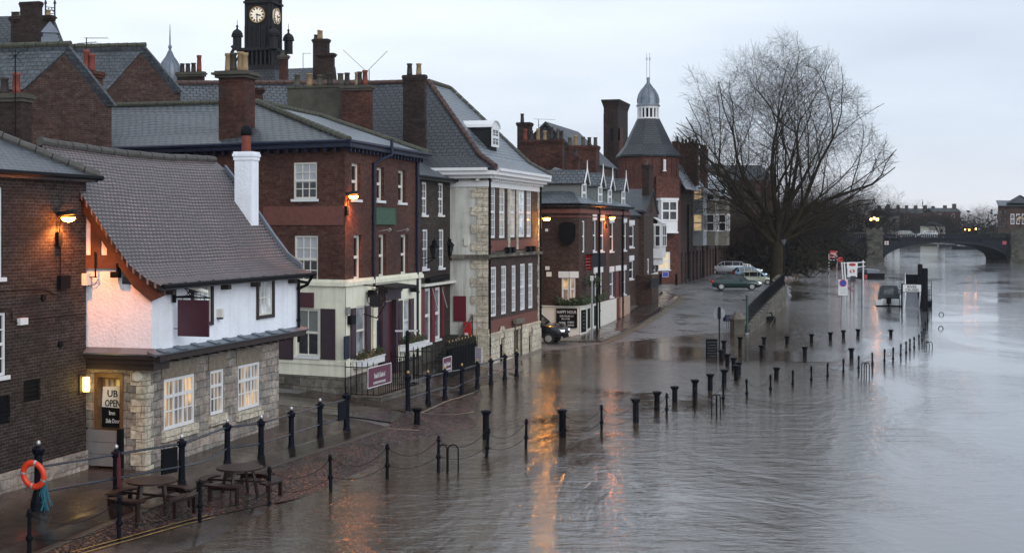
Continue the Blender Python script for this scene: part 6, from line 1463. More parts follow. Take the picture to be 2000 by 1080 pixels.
# lifebuoy on the first post
P_ = rp_[0]; t = thing('lifebuoy', 'orange red lifebuoy with pale bands hung on the first thick post', 'lifebuoy', P_+V((0,-.2,.5)))
mb = MB(); cz = P_.z+ (H-(924-CY)/F*P_.y-P_.z); c = V((P_.x-.05, P_.y-.19, cz)); nseg, ns = 36, 10; ax = V((.93,-.2,.30)).normalized(); az = V((-.25,-.05,.95)); az = (az-ax*az.dot(ax)).normalized(); ay = ax.cross(az)
Rm, rm = .255, .068
vs = []; fs = []
for i in range(nseg):
    a = 2*math.pi*i/nseg; d_ = ax*math.cos(a)*.98+az*math.sin(a)*1.1
    for j in range(ns): b = 2*math.pi*j/ns; vs.append(c+d_*(Rm+rm*math.cos(b))+ay*rm*math.sin(b)*.8)
for i in range(nseg):
    for j in range(ns): fs.append([i*ns+j, ((i+1) % nseg)*ns+j, ((i+1) % nseg)*ns+(j+1) % ns, i*ns+(j+1) % ns])
mb.smooth = True; mb.add(vs, fs); ring = mb.build('ring', M['orange_red'], t)
mb = MB()
for a0 in (.9, 2.6, 4.1, 5.5):
    v2 = []
    for i in range(3):
        a = a0+i*.09; d_ = ax*math.cos(a)*.98+az*math.sin(a)*1.1
        for j in range(ns): b = 2*math.pi*j/ns; v2.append(c+d_*(Rm+(rm+.006)*math.cos(b))+ay*(rm+.006)*math.sin(b)*.8)
    mb.add(v2, [[i*ns+j, (i+1)*ns+j, (i+1)*ns+(j+1) % ns, i*ns+(j+1) % ns] for i in range(2) for j in range(ns)])
mb.build('band', M['silver'], ring)
def tassel(label, p, h, mat, seed, w=.07):
    random.seed(seed); mb = MB(); p = V(p)
    for _ in range(26):
        a = p+V((random.gauss(0,.02), random.gauss(0,.02), 0)); m_ = a+V((random.gauss(0,w*.6), random.gauss(0,w*.5), -h*.5)); e = a+V((random.gauss(0,w), random.gauss(0,w*.7), -h*random.uniform(.8,1))); mb.path([a, m_, e], .011, 4)
    mb.path([p+V((0,0,.12)), p], .02, 5); return tag(mb.build('rope', M[mat], org=p-V((0,0,h))), label, 'rope')
tassel('frayed turquoise rope hanging below the lifebuoy', P_+V((.16,-.1,.75)), .72, 'teal', 4)
tassel('pinkish red cord wound on the second railing post', rp_[1]+V((.10,-.1,.98)), .75, 'cord_red', 5, .014)
mb = MB(); pts = []
for k in range(40): a = k*.5; pts.append(rp_[1]+V((math.cos(a)*.115, math.sin(a)*.115, .95-k*.018)))
# ---- chain posts along the quay edge
cpx = [(57,993,1085),(232,966,1052),(390,935,1020),(526,910,988),(646,887,960),(756,866,935),(856,850,922),(949,835,893),(1027,817,875),(1103,804,855),(1175,790,838),(1241,779,825),(1302,767,808),(1357,757,796),(1412.6,747,786),(1459,739,775),(1505,731,765),(1548,722,754),(1584.5,714,746),(1616,708,738),(1647,700,729),(1677,694,722),(1704,687,713),(1727,681,708),(1744,678,704),(1759,671,693),(1770,666,689),(1777,661,683),(1786,657,678),(1795,652,671),(1801,646,666),(1805,640,657),(1808,628,645),(1812,610,635)]
mb = MB(); mb.lathe((0,0,0), [(.05,-1.2),(.05,.0),(.045,.42),(.075,.45),(.075,.52),(.045,.55),(.04,.92),(.07,.95),(.07,.99),(.035,1.0),(.06,1.03),(.04,1.08),(.01,1.1)], 8)
proto = mb.build('chain_post', M['black_gloss'], org=V((0,0,0)))
ordn = ['first','second','third','fourth','fifth','sixth','seventh','eighth','ninth','tenth','eleventh','twelfth','thirteenth','fourteenth','fifteenth','sixteenth','seventeenth','eighteenth','nineteenth','twentieth']
tops = []
for i, (px_, yt, yb) in enumerate(cpx):
    base = PZ(px_, yb, 0.0) if i > 2 else G(px_, yb)
    top = H-(yt-CY)/F*base.y; sc_ = 1.0
    o = proto if i == 0 else proto.copy()
    if i: COL.objects.link(o)
    o.location = (base.x, base.y, top-1.1); o['category'] = 'post'
    random.seed(i); o.rotation_euler = (random.uniform(-.02,.02), random.uniform(-.02,.02)+(.10 if i == 7 else 0), 0)
    nthl = f'{ordn[i]} from the picture bottom left' if i < 17 else f'{ordn[len(cpx)-1-i]} from the river cruises gangway'
    wet = 'on the wet cobbles' if i < 3 else 'in the floodwater'
    if i == 7: nthl += ', leaning'
    o['label'] = f'thin black chain post {wet}, {nthl}'; o['group'] = 'chain posts along the drowned quay edge'
    tops.append(V((base.x, base.y, top)))
def chain(a, b, sag, label, z0):
    mb = MB(); n_ = 10; P_ = []
    for k in range(n_+1): t_ = k/n_; p = a.lerp(b, t_); p.z = a.z+(b.z-a.z)*t_-sag*4*t_*(1-t_)+z0; P_.append(p)
    mb.path(P_, .009, 4); o = mb.build('chain', M['black'], org=a.lerp(b, .5)); tag(o, label, 'chain', 'chains slung between the quay posts')
for i in range(len(tops)-1):
    a, b = tops[i], tops[i+1]
    lb = f'sagging chain between the {ordn[i]} and {ordn[i+1]} thin posts from the picture bottom left' if i < 18 else f'sagging chain, {ordn[len(tops)-2-i]} span from the river cruises gangway'
    mbx = .34 if i < 28 else .15
    chain(a, b, mbx, lb, -.12)
    if i < 14:
        chain(a, b, .20, lb.replace('sagging', 'lower sagging'), -.60)
# ---- stout bollards
bol = [(814,795,840),(949,800,858),(1098,798,853),(1242,777,823),(1283,763,801),(1318,753,786),(1357,740,775),(1387,729,762),(1414,720,751),(1409,682,706),(1421,690,715),(1433,697,723),(1443,706,733),(1438,712,743),(1516,716,740),(1414,664,687),(1445,657,680),(1492,657,674),(1487,673,697),(1537,655,671),(1585,651,669),(1622,648,664),(1647.5,644,659),(1675.5,642,656),(1740,643,656),(1572,676,697),(1663,679,701)]
lab = ['alone on the wet setts near the drain lines','beside the leaning chain post','in front of the amber reflection beside the tenth chain post','beside the twelfth chain post','left of a pair in the middle of the flood row','right of a pair in the middle of the flood row','beside the fourteenth chain post','short one right of the tallest middle pair','beside the fifteenth chain post',
 'top of the tight cluster right of the chalk A-board','second in the cluster below the chalk A-board','third in the cluster below the chalk A-board','rightmost in the cluster below the chalk A-board','front one of the overlapping cluster pair','between the cluster and the lone middle one','beside the chalk A-board and the round sign pole','in front of the old stone gate pier',
 'first right of the gate pier in the back row','just below the first of the back row','second right of the gate pier in the back row','third right of the gate pier in the back row','fourth right of the gate pier in the back row','below the blue round parking sign','left of the gap in the back row','last of the back row by the covered boat','alone in midfield left of the curving chain','alone beside the curving chain posts']
mb = MB(); mb.lathe((0,0,0), [(.13,-1.4),(.115,0),(.105,.78),(.13,.82),(.18,.90),(.18,.94),(.10,.955),(.03,.97)], 12); bp_ = mb.build('bollard', M['black_gloss'], org=V((0,0,0)))
for i, ((px_, yt, yb), lb) in enumerate(zip(bol, lab)):
    base = PZ(px_, yb, 0.0); top = H-(yt-CY)/F*base.y; o = bp_ if i == 0 else bp_.copy()
    if i: COL.objects.link(o)
    o.location = (base.x, base.y, top-.97); random.seed(i+70); o.rotation_euler = (random.uniform(-.02,.02), random.uniform(-.02,.02), random.random()*3)
    o['category'] = 'bollard'; o['label'] = ('stout black bollard '+lb); o['group'] = 'stout bollards standing in the flood'
# ---- hooped ladder handles
def hoops(label, xs_, yt, yb, grp='ladder hoops on the quay edge'):
    t = thing('ladder_handle', label, 'ladder', PZ(sum(xs_[0])/2, yb, 0), 0, grp)
    for x0, x1 in xs_:
        a, b = PZ(x0, yb, 0), PZ(x1, yb, 0); zt = H-(yt-CY)/F*a.y; mb = MB(); tk = .022 if a.y < 90 else .03; r_ = (b-a).length/2; c = (a+b)/2; d_ = (b-a).normalized()
        P_ = [a-V((0,0,.5)), V((a.x, a.y, zt-r_))]+[c+V((0,0,zt-r_))-d_*r_*math.cos(math.pi*k/8)+V((0,0,r_*math.sin(math.pi*k/8))) for k in range(9)]+[V((b.x, b.y, zt-r_)), b-V((0,0,.5))]
        mb.path(P_, tk, 6); mb.build('hoop', M['black'], t)
    return t
hoops('paired black ladder hoops in the flood beside the seventh chain post', [(857,873), (875,895)], 868, 922)
hoops('paired black ladder hoops in the flood beside the fifteenth chain post', [(1390,1400), (1399,1407)], 771, 812)
hoops('paired ladder hoops near the far bend of the chain posts', [(1683,1692), (1688,1698)], 708, 738)
hoops('ladder hoops outside the far end of the chain line', [(1805,1815), (1809,1821)], 667, 680)
hoops('small half-sunk hoop in open water nearer the gangway posts', [(1833,1842)], 637, 642); hoops('small half-sunk hoop in open water by the gangway pontoon', [(1834,1843)], 610, 615)
# ---- picnic tables
def picnic():
    t = thing('picnic_table', '', 'picnic table')
    mb = MB(); mb.lathe((0,0,.72), [(.58,0),(.60,.01),(.60,.045),(.58,.05)], 20); mb.build('tabletop', M['wood_wet'], t)
    for k in range(4):
        a = R(45+90*k); d_ = V((math.cos(a), math.sin(a), 0)); n2 = V((-d_.y, d_.x, 0)); mb = MB()
        P_ = [];  k2 = 6
        for i in range(k2+1): b = a+R(-30+60*i/k2); P_.append((math.cos(b)*.82, math.sin(b)*.82))
        Q_ = [(math.cos(a+R(30-60*i/k2))*1.10, math.sin(a+R(30-60*i/k2))*1.10) for i in range(k2+1)]
        mb.prism(P_+Q_, .42, .465); mb.build('seat', M['wood_wet'], t)
        for sgn in (-1, 1):
            mb = MB(); c = d_*.96+n2*.36*sgn; mb.box(c, .09, .07, .42, a); mb.build('leg', M['wood_wet'], t)
        mb = MB(); mb.obox(d_*.90-n2*.36-d_*.02+V((0,0,.33)), d_*.05, n2*.72, (0,0,.09)); mb.build('seat_brace', M['wood_wet'], t)
        mb = MB(); mb.tube(d_*.60+V((0,0,0))-d_*.1, d_*.36+V((0,0,.72)), .045, n=4); mb.build('leg', M['wood_wet'], t)
    mb = MB()
    for k in range(2): a = R(45+90*k); d_ = V((math.cos(a), math.sin(a), 0)); n2 = V((-d_.y, d_.x, 0)); mb.obox(-d_*1.0-n2*.03+V((0,0,.34+.05*k)), d_*2.0, n2*.06, (0,0,.05))
    mb.build('cross_beam', M['wood_wet'], t)
    return t
pt_ = picnic(); pt_.location = G(297,1000); pt_.rotation_euler.z = .35; pt_['label'] = 'round wet wooden picnic table nearer the lifebuoy post'; pt_['group'] = 'picnic tables on the cobbles'
p2_ = copy_tree(pt_); p2_.location = G(468,970); p2_.rotation_euler.z = .55; p2_['label'] = 'round wet wooden picnic table at the water edge, further along the cobbles'
# ---- area railings with banners before the inn
def spike_rail(t, a, b, h, n_, z=None, name='railing_panel'):
    mb = MB(); a, b = V(a), V(b)
    for k in range(n_+1):
        p = a.lerp(b, k/n_); mb.tube(p, p+V((0,0,h)), .016, n=5); mb.tube(p+V((0,0,h)), p+V((0,0,h+.13)), .028, .004, 5)
    for z_ in (.12, h-.1): mb.tube(a+V((0,0,z_)), b+V((0,0,z_)), .02, n=5)
    return mb.build(name, M['black'], t)
def banner(t, W, r, seed=0):
    b_ = board(W, r, 'banner', 'plum_panel', t, o=.06, th=.02, frame='cloth_white')
    uc = (r[0]+r[1])/2; hh = r[3]-r[2]; lettering(b_, 'Steak & Seafood', W, uc, r[2]+hh*.42, .085, hh*.36, M['cloth_white'], wide=.60); lettering(b_, 'EN-SUITE ROOMS AVAILABLE', W, uc, r[2]+hh*.14, .085, hh*.17, M['cloth_white'], wide=.72)
A1 = G(676, 770); A2 = G(771, 752); A0 = V((A1.x-.0, A1.y, A1.z))
A1 = c0+WR.n*1.4-dr_*.1+V((0,0,.55)); A2 = A1+dr_*4.3+WR.n*.25; A3 = A2-WR.n*1.3+dr_*.4
t = thing('spiked_railing', 'black spiked area railing with a purple Steak & Seafood banner left of the inn doorway', 'railing', A1)
spike_rail(t, A1, A2, 1.25, 20); spike_rail(t, A2, A3, 1.25, 6); spike_rail(t, A1, A1-WR.n*1.35, 1.25, 6)
mb = MB(); Wb = Wall(A1, A2); Wb.wbox(mb, -.2, Wb.L+.3, .2, .62, -1.3, .18); mb.build('kerb_wall', M['stone_grey'], t)
r = Wb.rect(714, 713, 760, 753); banner(t, Wb, r)
B1 = c0+WR.n*1.3+dr_*7.2+V((0,0,.55)); B2 = B1+dr_*2.6
t = thing('spiked_railing', 'black spiked railing beside the inn steps, right of the maroon door', 'railing', B1); spike_rail(t, B1, B2, 1.25, 12); spike_rail(t, B1, B1-WR.n*1.0, 1.25, 5)
C1 = B2+dr_*.25; C2 = C1+dr_*4.6+N*.1
t = thing('spiked_railing', 'black railing with gilt spikes and the second Steak & Seafood banner before the dark brick house', 'railing', C1); spike_rail(t, C1, C2, 1.15, 18); Wc = Wall(C1, C2)
mb = MB(); Wc.wbox(mb, 0, Wc.L, .3, 1.55, -.12, -.04); mb.build('back_panel', M['black'], t)
for k in range(0, 19, 2): p = Wc.pt(Wc.L*k/18, 1.86, 0); mb = MB(); mb.lathe(p, [(.015,0),(.03,.03),(.008,.10)], 6); mb.build('spike_tip', M['gilt'], t)
u0, u1 = Wc.u(827), Wc.u(862); banner(t, Wc, (max(.05,u0), max(u0+1.7, u1), Wc.z(845, 735), Wc.z(845, 704)))
# bus-stop like post with a flat white board edge
p = G(797, 800); t = thing('sign_post', 'black post with a flat pale board seen edge-on outside the inn', 'sign', p)
mb = MB(); mb.tube(p+V((-.05,.3,0)), p+V((-.05,.3,Z(646, p.y)-p.z)), .07, n=8); mb.build('pole', M['black'], t)
mb = MB(); c = Q(794, 646, p.y+.3); mb.box(c-V((0,0,.03)), .85, .10, .06, .1); mb.build('board', M['silver'], t)
# ---- chalk A-board
p = PZ(1391, 698, 0); wab = Wall(p+V((-.35,0,0)), p+V((.35,.02,0))); r = wab.rect(1381, 662, 1401, 699); t = thing('a_board', 'black chalk A-board standing in the shallow flood beside the round sign pole', 'sign', V((p.x, p.y, -.3)))
mb = MB(); wab.wbox(mb, r[0], r[1], r[2]-.3, r[3], 0, .05); b_ = mb.build('board', M['black'], t)
mb = MB(); wab.wbox(mb, r[0], r[1], r[2]-.3, r[3]-.03, -.42, -.37); mb.build('back_board', M['black'], t)
for k, s_ in enumerate(('OLD','~~~~~','~~~~','~~~~~','~~~~')): pass
mb = MB()
for k in range(6): z_ = r[3]-.18-k*.15; wd = .22 if k % 2 else .28; c_ = (r[0]+r[1])/2; mb.path([wab.pt(c_-wd+j*.07, z_+.02*(j % 2), .052) for j in range(int(wd*2/.07)+1)], .004, 4)
mb.build('chalk_writing', M['blind'], b_)
# ---- round sign seen from behind
p = PZ(1405, 690, 0); t = thing('road_sign', 'round grey road sign seen from behind on a dark pole above the chalk A-board', 'road sign', p-V((0,0,.5)))
mb = MB(); zt = Z(599, p.y); mb.tube(p-V((0,0,.6)), V((p.x, p.y, zt)), .045, n=8); mb.build('pole', M['sooty'], t)
mb = MB(); zc = Z(612, p.y); mb.tube((p.x, p.y+.06, zc), (p.x, p.y+.09, zc), .34, n=24); mb.build('disc', M['steel'], t); mb = MB(); mb.box((p.x, p.y-.02, zc-.3), .14, .12, .62); mb.build('bracket', M['black'], t)
# ---- gate piers, ramp wall and railing
def pier(label, p, w_, z0, z1, mat='cement'):
    t = thing('gate_pier', label, 'pier', V((p.x, p.y, z0))); mb = MB(); mb.box((p.x, p.y, z0-.6), w_, w_, z1-z0+.2, .26); mb.box((p.x, p.y, z1-.4), w_*1.15, w_*1.15, .14, .26); mb.build('shaft', M[mat], t)
    mb = MB(); mb.lathe((p.x, p.y, z1-.26), [(w_*.85,0),(w_*.8,.08),(w_*.12,.5)], 4, .26+math.pi/4); mb.build('cap', M['stone_grey'], t); return t
pier('weathered square stone gate pier with a pointed cap at the flood edge', PZ(1440, 652, 0), .72, 0, Z(615, 94.4))
pN = V((QB.x-.3, QB.y+1, 0)); pier('pale square stone pier with a dark pointed cap at the top of the ramp wall', xy(1521, 129), .72, 1.3, Z(541, 129), 'stone_pale')
wq = Wall(QA.to_3d(), QB.to_3d()); t = thing('ramp_wall', 'stone retaining wall with a black iron fence climbing beside the ramp', 'wall', wq.pt(wq.L/2, 0, 0))
mb = MB(); n_ = 16
for k in range(n_):
    u0, u1 = wq.L*k/n_, wq.L*(k+1)/n_; z_ = .45+1.25*(k/n_)**.8
    mb.obox(wq.pt(u0, -1.6, -.2), wq.d*(u1-u0), wq.n*.4, (0,0,1.6+z_)); mb.obox(wq.pt(u0, z_, -.25), wq.d*(u1-u0), wq.n*.5, (0,0,.12))
mb.build('wall', M['stone_grey'], t)
mb = MB(); N_ = 110
zq = lambda u: .6+1.25*(max(0, u/wq.L))**.8
for k in range(N_+1): u = wq.L*k/N_; mb.tube(wq.pt(u, zq(u), 0), wq.pt(u, zq(u)+1.15, 0), .016, n=4)
for dz in (.12, 1.1): mb.path([wq.pt(wq.L*k/16, zq(wq.L*k/16)+dz, 0) for k in range(17)], .04, 5)
mb.build('iron_fence', M['black'], t)
mb = MB(); mb.path([wq.pt(2, .2, .5), wq.pt(12, .9, .55), wq.pt(24, 1.9, .5)], .03, 5); mb.path([wq.pt(3, -.4, .9), wq.pt(14, .5, .9), wq.pt(24, 1.4, .8)], .02, 5); mb.build('handrail', M['cement'], t)
# green pole
p = PZ(1459, 652, 0); t = thing('service_post', 'slim green post with a short side arm next to the stone gate pier', 'post', p); mb = MB(); mb.tube(p-V((0,0,.5)), V((p.x, p.y, Z(577, p.y))), .075, n=8); mb.build('pole', paint('post_green', (.02,.06,.055), .5), t)
mb = MB(); c = V((p.x, p.y, Z(586, p.y))); mb.tube(c, c-V((.36,0,0)), .03, n=6); mb.build('arm', M['sooty'], t); mb = MB(); mb.box((p.x, p.y, -.05), .26, .26, .12); mb.build('base', M['steel'], t)
# benches / blue rack behind the pier
p = G(1428, 642); t = thing('bicycle_rack', 'low rack with a blue cover left of the stone gate pier', 'rack', p); mb = MB()
for k in range(6): mb.path([p+V((-.3+k*.14, .1*k, 0)), p+V((-.3+k*.14, .1*k, .55))], .02, 4)
mb.build('bars', M['black'], t); mb = MB(); mb.box(p+V((.05,.3,.5)), 1.0, .5, .45, .3); mb.build('cover', paint('blue_cover', (.01,.015,.06), .5), t)
# small restriction sign on the ramp wall, benches in the water
p = PZ(1511, 606, .0); t = thing('road_sign', 'small round sign with a plate below, on a pole beside the ramp wall', 'road sign', p); mb = MB(); mb.tube(p-V((0,0,.6)), V((p.x, p.y, Z(555, p.y))), .04, n=6); mb.build('pole', M['black'], t)
mb = MB(); c = V((p.x, p.y, Z(561, p.y))); mb.tube(c-V((0,.04,0)), c-V((0,.07,0)), .30, n=20); d_ = mb.build('disc', M['wine'], t); mb = MB(); mb.tube(c-V((0,.07,0)), c-V((0,.078,0)), .22, n=20); mb.build('disc_centre', M['cloth_white'], d_); mb = MB(); mb.tube(c-V((0,.078,0)), c-V((0,.084,0)), .12, n=12); mb.build('symbol', M['sooty'], d_)
mb = MB(); mb.box(c+V((0,-.06,-.58)), .46, .03, .2); mb.build('plate', M['cloth_white'], t)
p = PZ(1499, 627, 0); t = thing('litter_bin', 'dark rounded bin half drowned at the foot of the ramp wall', 'bin', p-V((0,0,.3))); mb = MB(); mb.box(p-V((0,0,.5)), 1.1, .6, .85, .1); mb.build('body', M['black'], t); mb = MB(); mb.path([p+V((-.35,-.1,.35)), p+V((-.3,-.1,.62)), p+V((.3,-.1,.62)), p+V((.35,-.1,.35))], .05, 6); mb.build('hood', M['black'], t)
# bus-blue parking sign in the water
p = PZ(1642, 625, 0); t = thing('parking_sign', 'blue round sign over a tall white plate standing in the flood', 'road sign', p-V((0,0,.5))); z1 = Z(548, p.y)
c = V(((1646-CX)/F*p.y, p.y, 0)); mb = MB(); mb.tube(p-V((0,0,.6)), V((c.x, c.y, z1)), .05, n=6); mb.build('pole', M['steel'], t)
mb = MB(); mb.box((c.x, c.y-.06, Z(577, p.y)), .70, .03, Z(546, p.y)-Z(577, p.y)); b_ = mb.build('plate', M['cloth_white'], t)
cc = V((c.x, c.y-.08, Z(553, p.y))); mb = MB(); mb.tube(cc, cc-V((0,.02,0)), .28, n=20); mb.build('disc_rim', M['red'], b_); mb = MB(); mb.tube(cc-V((0,.02,0)), cc-V((0,.028,0)), .22, n=20); mb.build('disc', M['blue_sign'], b_)
mb = MB()
for k in range(4): mb.box((c.x, c.y-.078, Z(564+k*3, p.y)), .5, .004, .03)
mb.build('print', M['steel'], b_)
# pole in front of corner pub (lamp column) with hanging basket
p = G(1156, 664); t = thing('signal_post', 'slim grey pole on the pavement corner before the corner pub', 'post', p); mb = MB(); mb.tube(p-V((0,0,.2)), V((p.x, p.y, Z(540, p.y))), .06, n=7); mb.build('pole', M['steel'], t); mb = MB(); mb.box((p.x, p.y, Z(548, p.y)), .2, .2, .3); mb.build('fitting', M['silver'], t)
random.seed(9); p = G(1166, 656); t = thing('basket_post', 'black pole with a hanging flower basket before the corner pub', 'post', p); mb = MB(); mb.tube(p-V((0,0,.2)), V((p.x, p.y, Z(535, p.y))), .07, n=7); mb.path([V((p.x, p.y, Z(538, p.y))), V((p.x-.4, p.y, Z(536, p.y))), V((p.x-.45, p.y, Z(543, p.y)))], .025, 4); mb.build('pole', M['black'], t)
mb = MB(); c = V((p.x-.3, p.y-.1, Z(549, p.y)))
for _ in range(220):
    q = c+V([random.gauss(0,.22), random.gauss(0,.2), random.gauss(0,.14)]); a = V([random.gauss(0,1) for _ in range(3)]).normalized()*.07; b = a.orthogonal().normalized()*.07; mb.poly([q-a, q+b, q+a, q-b])
mb.build('hanging_plants', M['leaf'], t)
def small_bollard(px_, py_, lb):
    p = G(px_, py_); mb = MB(); mb.lathe((p.x, p.y, p.z), [(.14,0),(.12,.9),(.17,1.0),(.1,1.1)], 8); o = mb.build('bollard', M['black']); tag(o, lb, 'bollard', 'bollards by the tower')
small_bollard(1290, 556, 'dark bollard left of the blue plaque under the octagonal tower'); small_bollard(1321, 557, 'dark bollard right of the blue plaque under the octagonal tower')
# ---- cars
def car(label, col, L_=4.3, Wd_=1.74, Hh=1.45, kind='hatch', name='parked_car'):
    """body lofted through cross-sections from tail to nose; nose towards +x"""
    t = thing(name, label, 'car'); mt = carpaint('car_paint', col)
    h = {'hatch': [(-1,.62,.80,.0),(-.97,.30,.95,.0),(-.90,.24,.98,.30),(-.70,.20,.99,.92),(-.40,.20,.98,1.0),(.05,.20,.96,1.0),(.22,.20,.95,.86),(.50,.20,.93,.02),(.80,.22,.84,.0),(.95,.28,.70,.0),(1,.45,.58,.0)],
         'saloon': [(-1,.62,.86,.0),(-.97,.30,.97,.0),(-.74,.22,1.0,.02),(-.42,.20,1.0,.88),(-.15,.20,.98,1.0),(.08,.20,.97,.98),(.20,.20,.95,.86),(.48,.20,.92,.02),(.80,.22,.84,.0),(.95,.28,.70,.0),(1,.45,.58,.0)],
         'suv': [(-1,.70,.95,.0),(-.97,.38,1.02,.1),(-.93,.30,1.05,.75),(-.80,.28,1.05,.97),(-.40,.28,1.04,1.0),(.05,.28,1.03,1.0),(.24,.28,1.02,.84),(.46,.28,1.0,.04),(.82,.30,.94,.0),(.95,.36,.82,.0),(1,.5,.70,.0)]}[kind]
    belt = .66 if kind != 'suv' else .62
    mb = MB(); mb.smooth = True; rings = []
    for (x, zb, zl, g_) in h:
        w_ = Wd_/2*(1-.14*max(0, abs(x)-.7)/.3*1.0); X = x*L_/2; sc_ = Hh/1.45; zl_ = zl*sc_*.98; zb_ = zb*sc_
        rings.append((X, w_, zb_, zl_, g_))
        mb.v += [(X, -w_*.86, zb_), (X, -w_, zb_+.16), (X, -w_, zl_*.72), (X, -w_*.93, zl_), (X, w_*.93, zl_), (X, w_, zl_*.72), (X, w_, zb_+.16), (X, w_*.86, zb_)]
    k = len(h)
    for i in range(k-1):
        for j in range(8): mb.f.append([i*8+j, i*8+(j+1) % 8, (i+1)*8+(j+1) % 8, (i+1)*8+j]); mb.m.append(0); mb.sm.append(j not in (3, 7))
    mb.f += [list(range(8)), [(k-1)*8+j for j in reversed(range(8))]]; mb.m += [0,0]; mb.sm += [False]*2
    body = mb.build('body', mt, t)
    gl = MB(); rf = MB(); pi_ = MB()
    G_ = [(X, w_*.90, zl_, zl_+(Hh-zl_)*g_, g_, w_) for X, w_, zb_, zl_, g_ in rings if g_ > 0 or 1]
    idx = [i for i, r_ in enumerate(rings) if r_[4] > 0.015]
    i0, i1 = idx[0]-(1 if rings[idx[0]][4] > .2 else 0), idx[-1]
    for i in range(i0, i1):
        A_, B_ = G_[i], G_[i+1]
        def ring(a): tw = a[1]*(1-.24*a[4]); return [V((a[0], -a[1], a[2]-.02)), V((a[0], -tw, a[3])), V((a[0], tw, a[3])), V((a[0], a[1], a[2]-.02))]
        ra, rb = ring(A_), ring(B_)
        roofy = A_[4] > .8 and B_[4] > .8
        for j in (0, 2): gl.poly([ra[j], rb[j], rb[j+1], ra[j+1]])
        (rf if roofy else gl).poly([ra[1], rb[1], rb[2], ra[2]])
        for s_ in (0, 3):
            top_a, top_b = (ra[1], rb[1]) if s_ == 0 else (ra[2], rb[2])
            pi_.tube(top_a, top_b, .035, n=4)
            if A_[4] > .8 or i in (i0,): pi_.tube(ra[s_], ra[1 if s_ == 0 else 2], .035, n=4)
    g_ob = gl.build('windows', M['glass'], t); rf.build('roof', mt, t); pi_.build('pillars', mt, t)
    for sx in (-.62, .62):
        for sy in (-1, 1):
            c = V((sx*L_/2, sy*(Wd_/2-.10), .32)); q = MB(); q.tube(c-V((0,.11,0)), c+V((0,.11,0)), .325, n=18); w_ = q.build('wheel', M['rubber'], t)
            q = MB(); q.tube(c+V((0,sy*.10,0)), c+V((0,sy*.118,0)), .205, n=14); rim = q.build('rim', M['silver'], w_)
            q = MB(); q.tube(c-V((0,.14,0)) if sy > 0 else c-V((0,.115,0)), c+V((0,.115,0)) if sy > 0 else c+V((0,.14,0)), .39, n=18); q.build('wheel_arch', M['rubber'], t) if 0 else None
    for sy in (-1, 1):
        q = MB(); q.box((L_/2*.955, sy*Wd_*.34, .60*Hh/1.45), .22, .36, .13); q.build('headlight', M['headlight'], t)
        q = MB(); q.box((-L_/2*.965, sy*Wd_*.38, .72*Hh/1.45), .16, .26, .2); q.build('tail_light', M['tail'], t)
        q = MB(); q.box((L_/2*.18, sy*(Wd_/2+.06), Hh*.66), .16, .18, .12); q.build('mirror', mt, t)
    q = MB(); q.box((L_/2*.985, 0, .34), .08, Wd_*.6, .16); q.build('grille', M['black'], t)
    q = MB(); q.box((-L_/2*.99, 0, .50), .05, .5, .12); q.build('number_plate', M['cloth_white'], t)
    return t
def put(t, p, ang): t.location = p; t.rotation_euler.z = ang
t = car('dark green saloon parked across the top of the ramp', (.006,.032,.030), 4.5, 1.75, 1.42, 'saloon'); put(t, G(1437, 566), -.05)
t = car('cream small car with a dark roof behind the green saloon', (.50,.52,.42), 3.9, 1.75, 1.45, 'hatch'); put(t, G(1476, 556), math.pi-.05+3.14159*1)
t = car('light blue hatchback between the cream car and the white-roofed car', (.10,.26,.42), 4.0, 1.72, 1.48, 'hatch'); put(t, G(1463, 546), .15)
t = car('white car at the back of the parked group', (.55,.58,.60), 4.3, 1.75, 1.5, 'hatch'); put(t, G(1454, 538), .25)
t = car('silver people carrier at the left of the parked cars beside the long brick house', (.50,.52,.56), 4.5, 1.8, 1.65, 'suv'); put(t, G(1418, 536), 2.9)
t = car('dark blue car behind the silver one near the warehouse', (.05,.07,.10), 4.2, 1.72, 1.45, 'hatch'); put(t, G(1448, 528), .1)
p = QZ(1080, 86.0, .15); t = car('black off-roader nosing out behind the quoined house with amber indicator lit', (.008,.010,.014), 4.6, 1.85, 1.75, 'suv'); put(t, xy(1034, 85.8)+V((0,0,.13)), -.28)
q = MB(); q.box(V(t.location)+V((2.12, -.62, .84)), .14, .14, .08); q.build('indicator', M['indicator'], t)
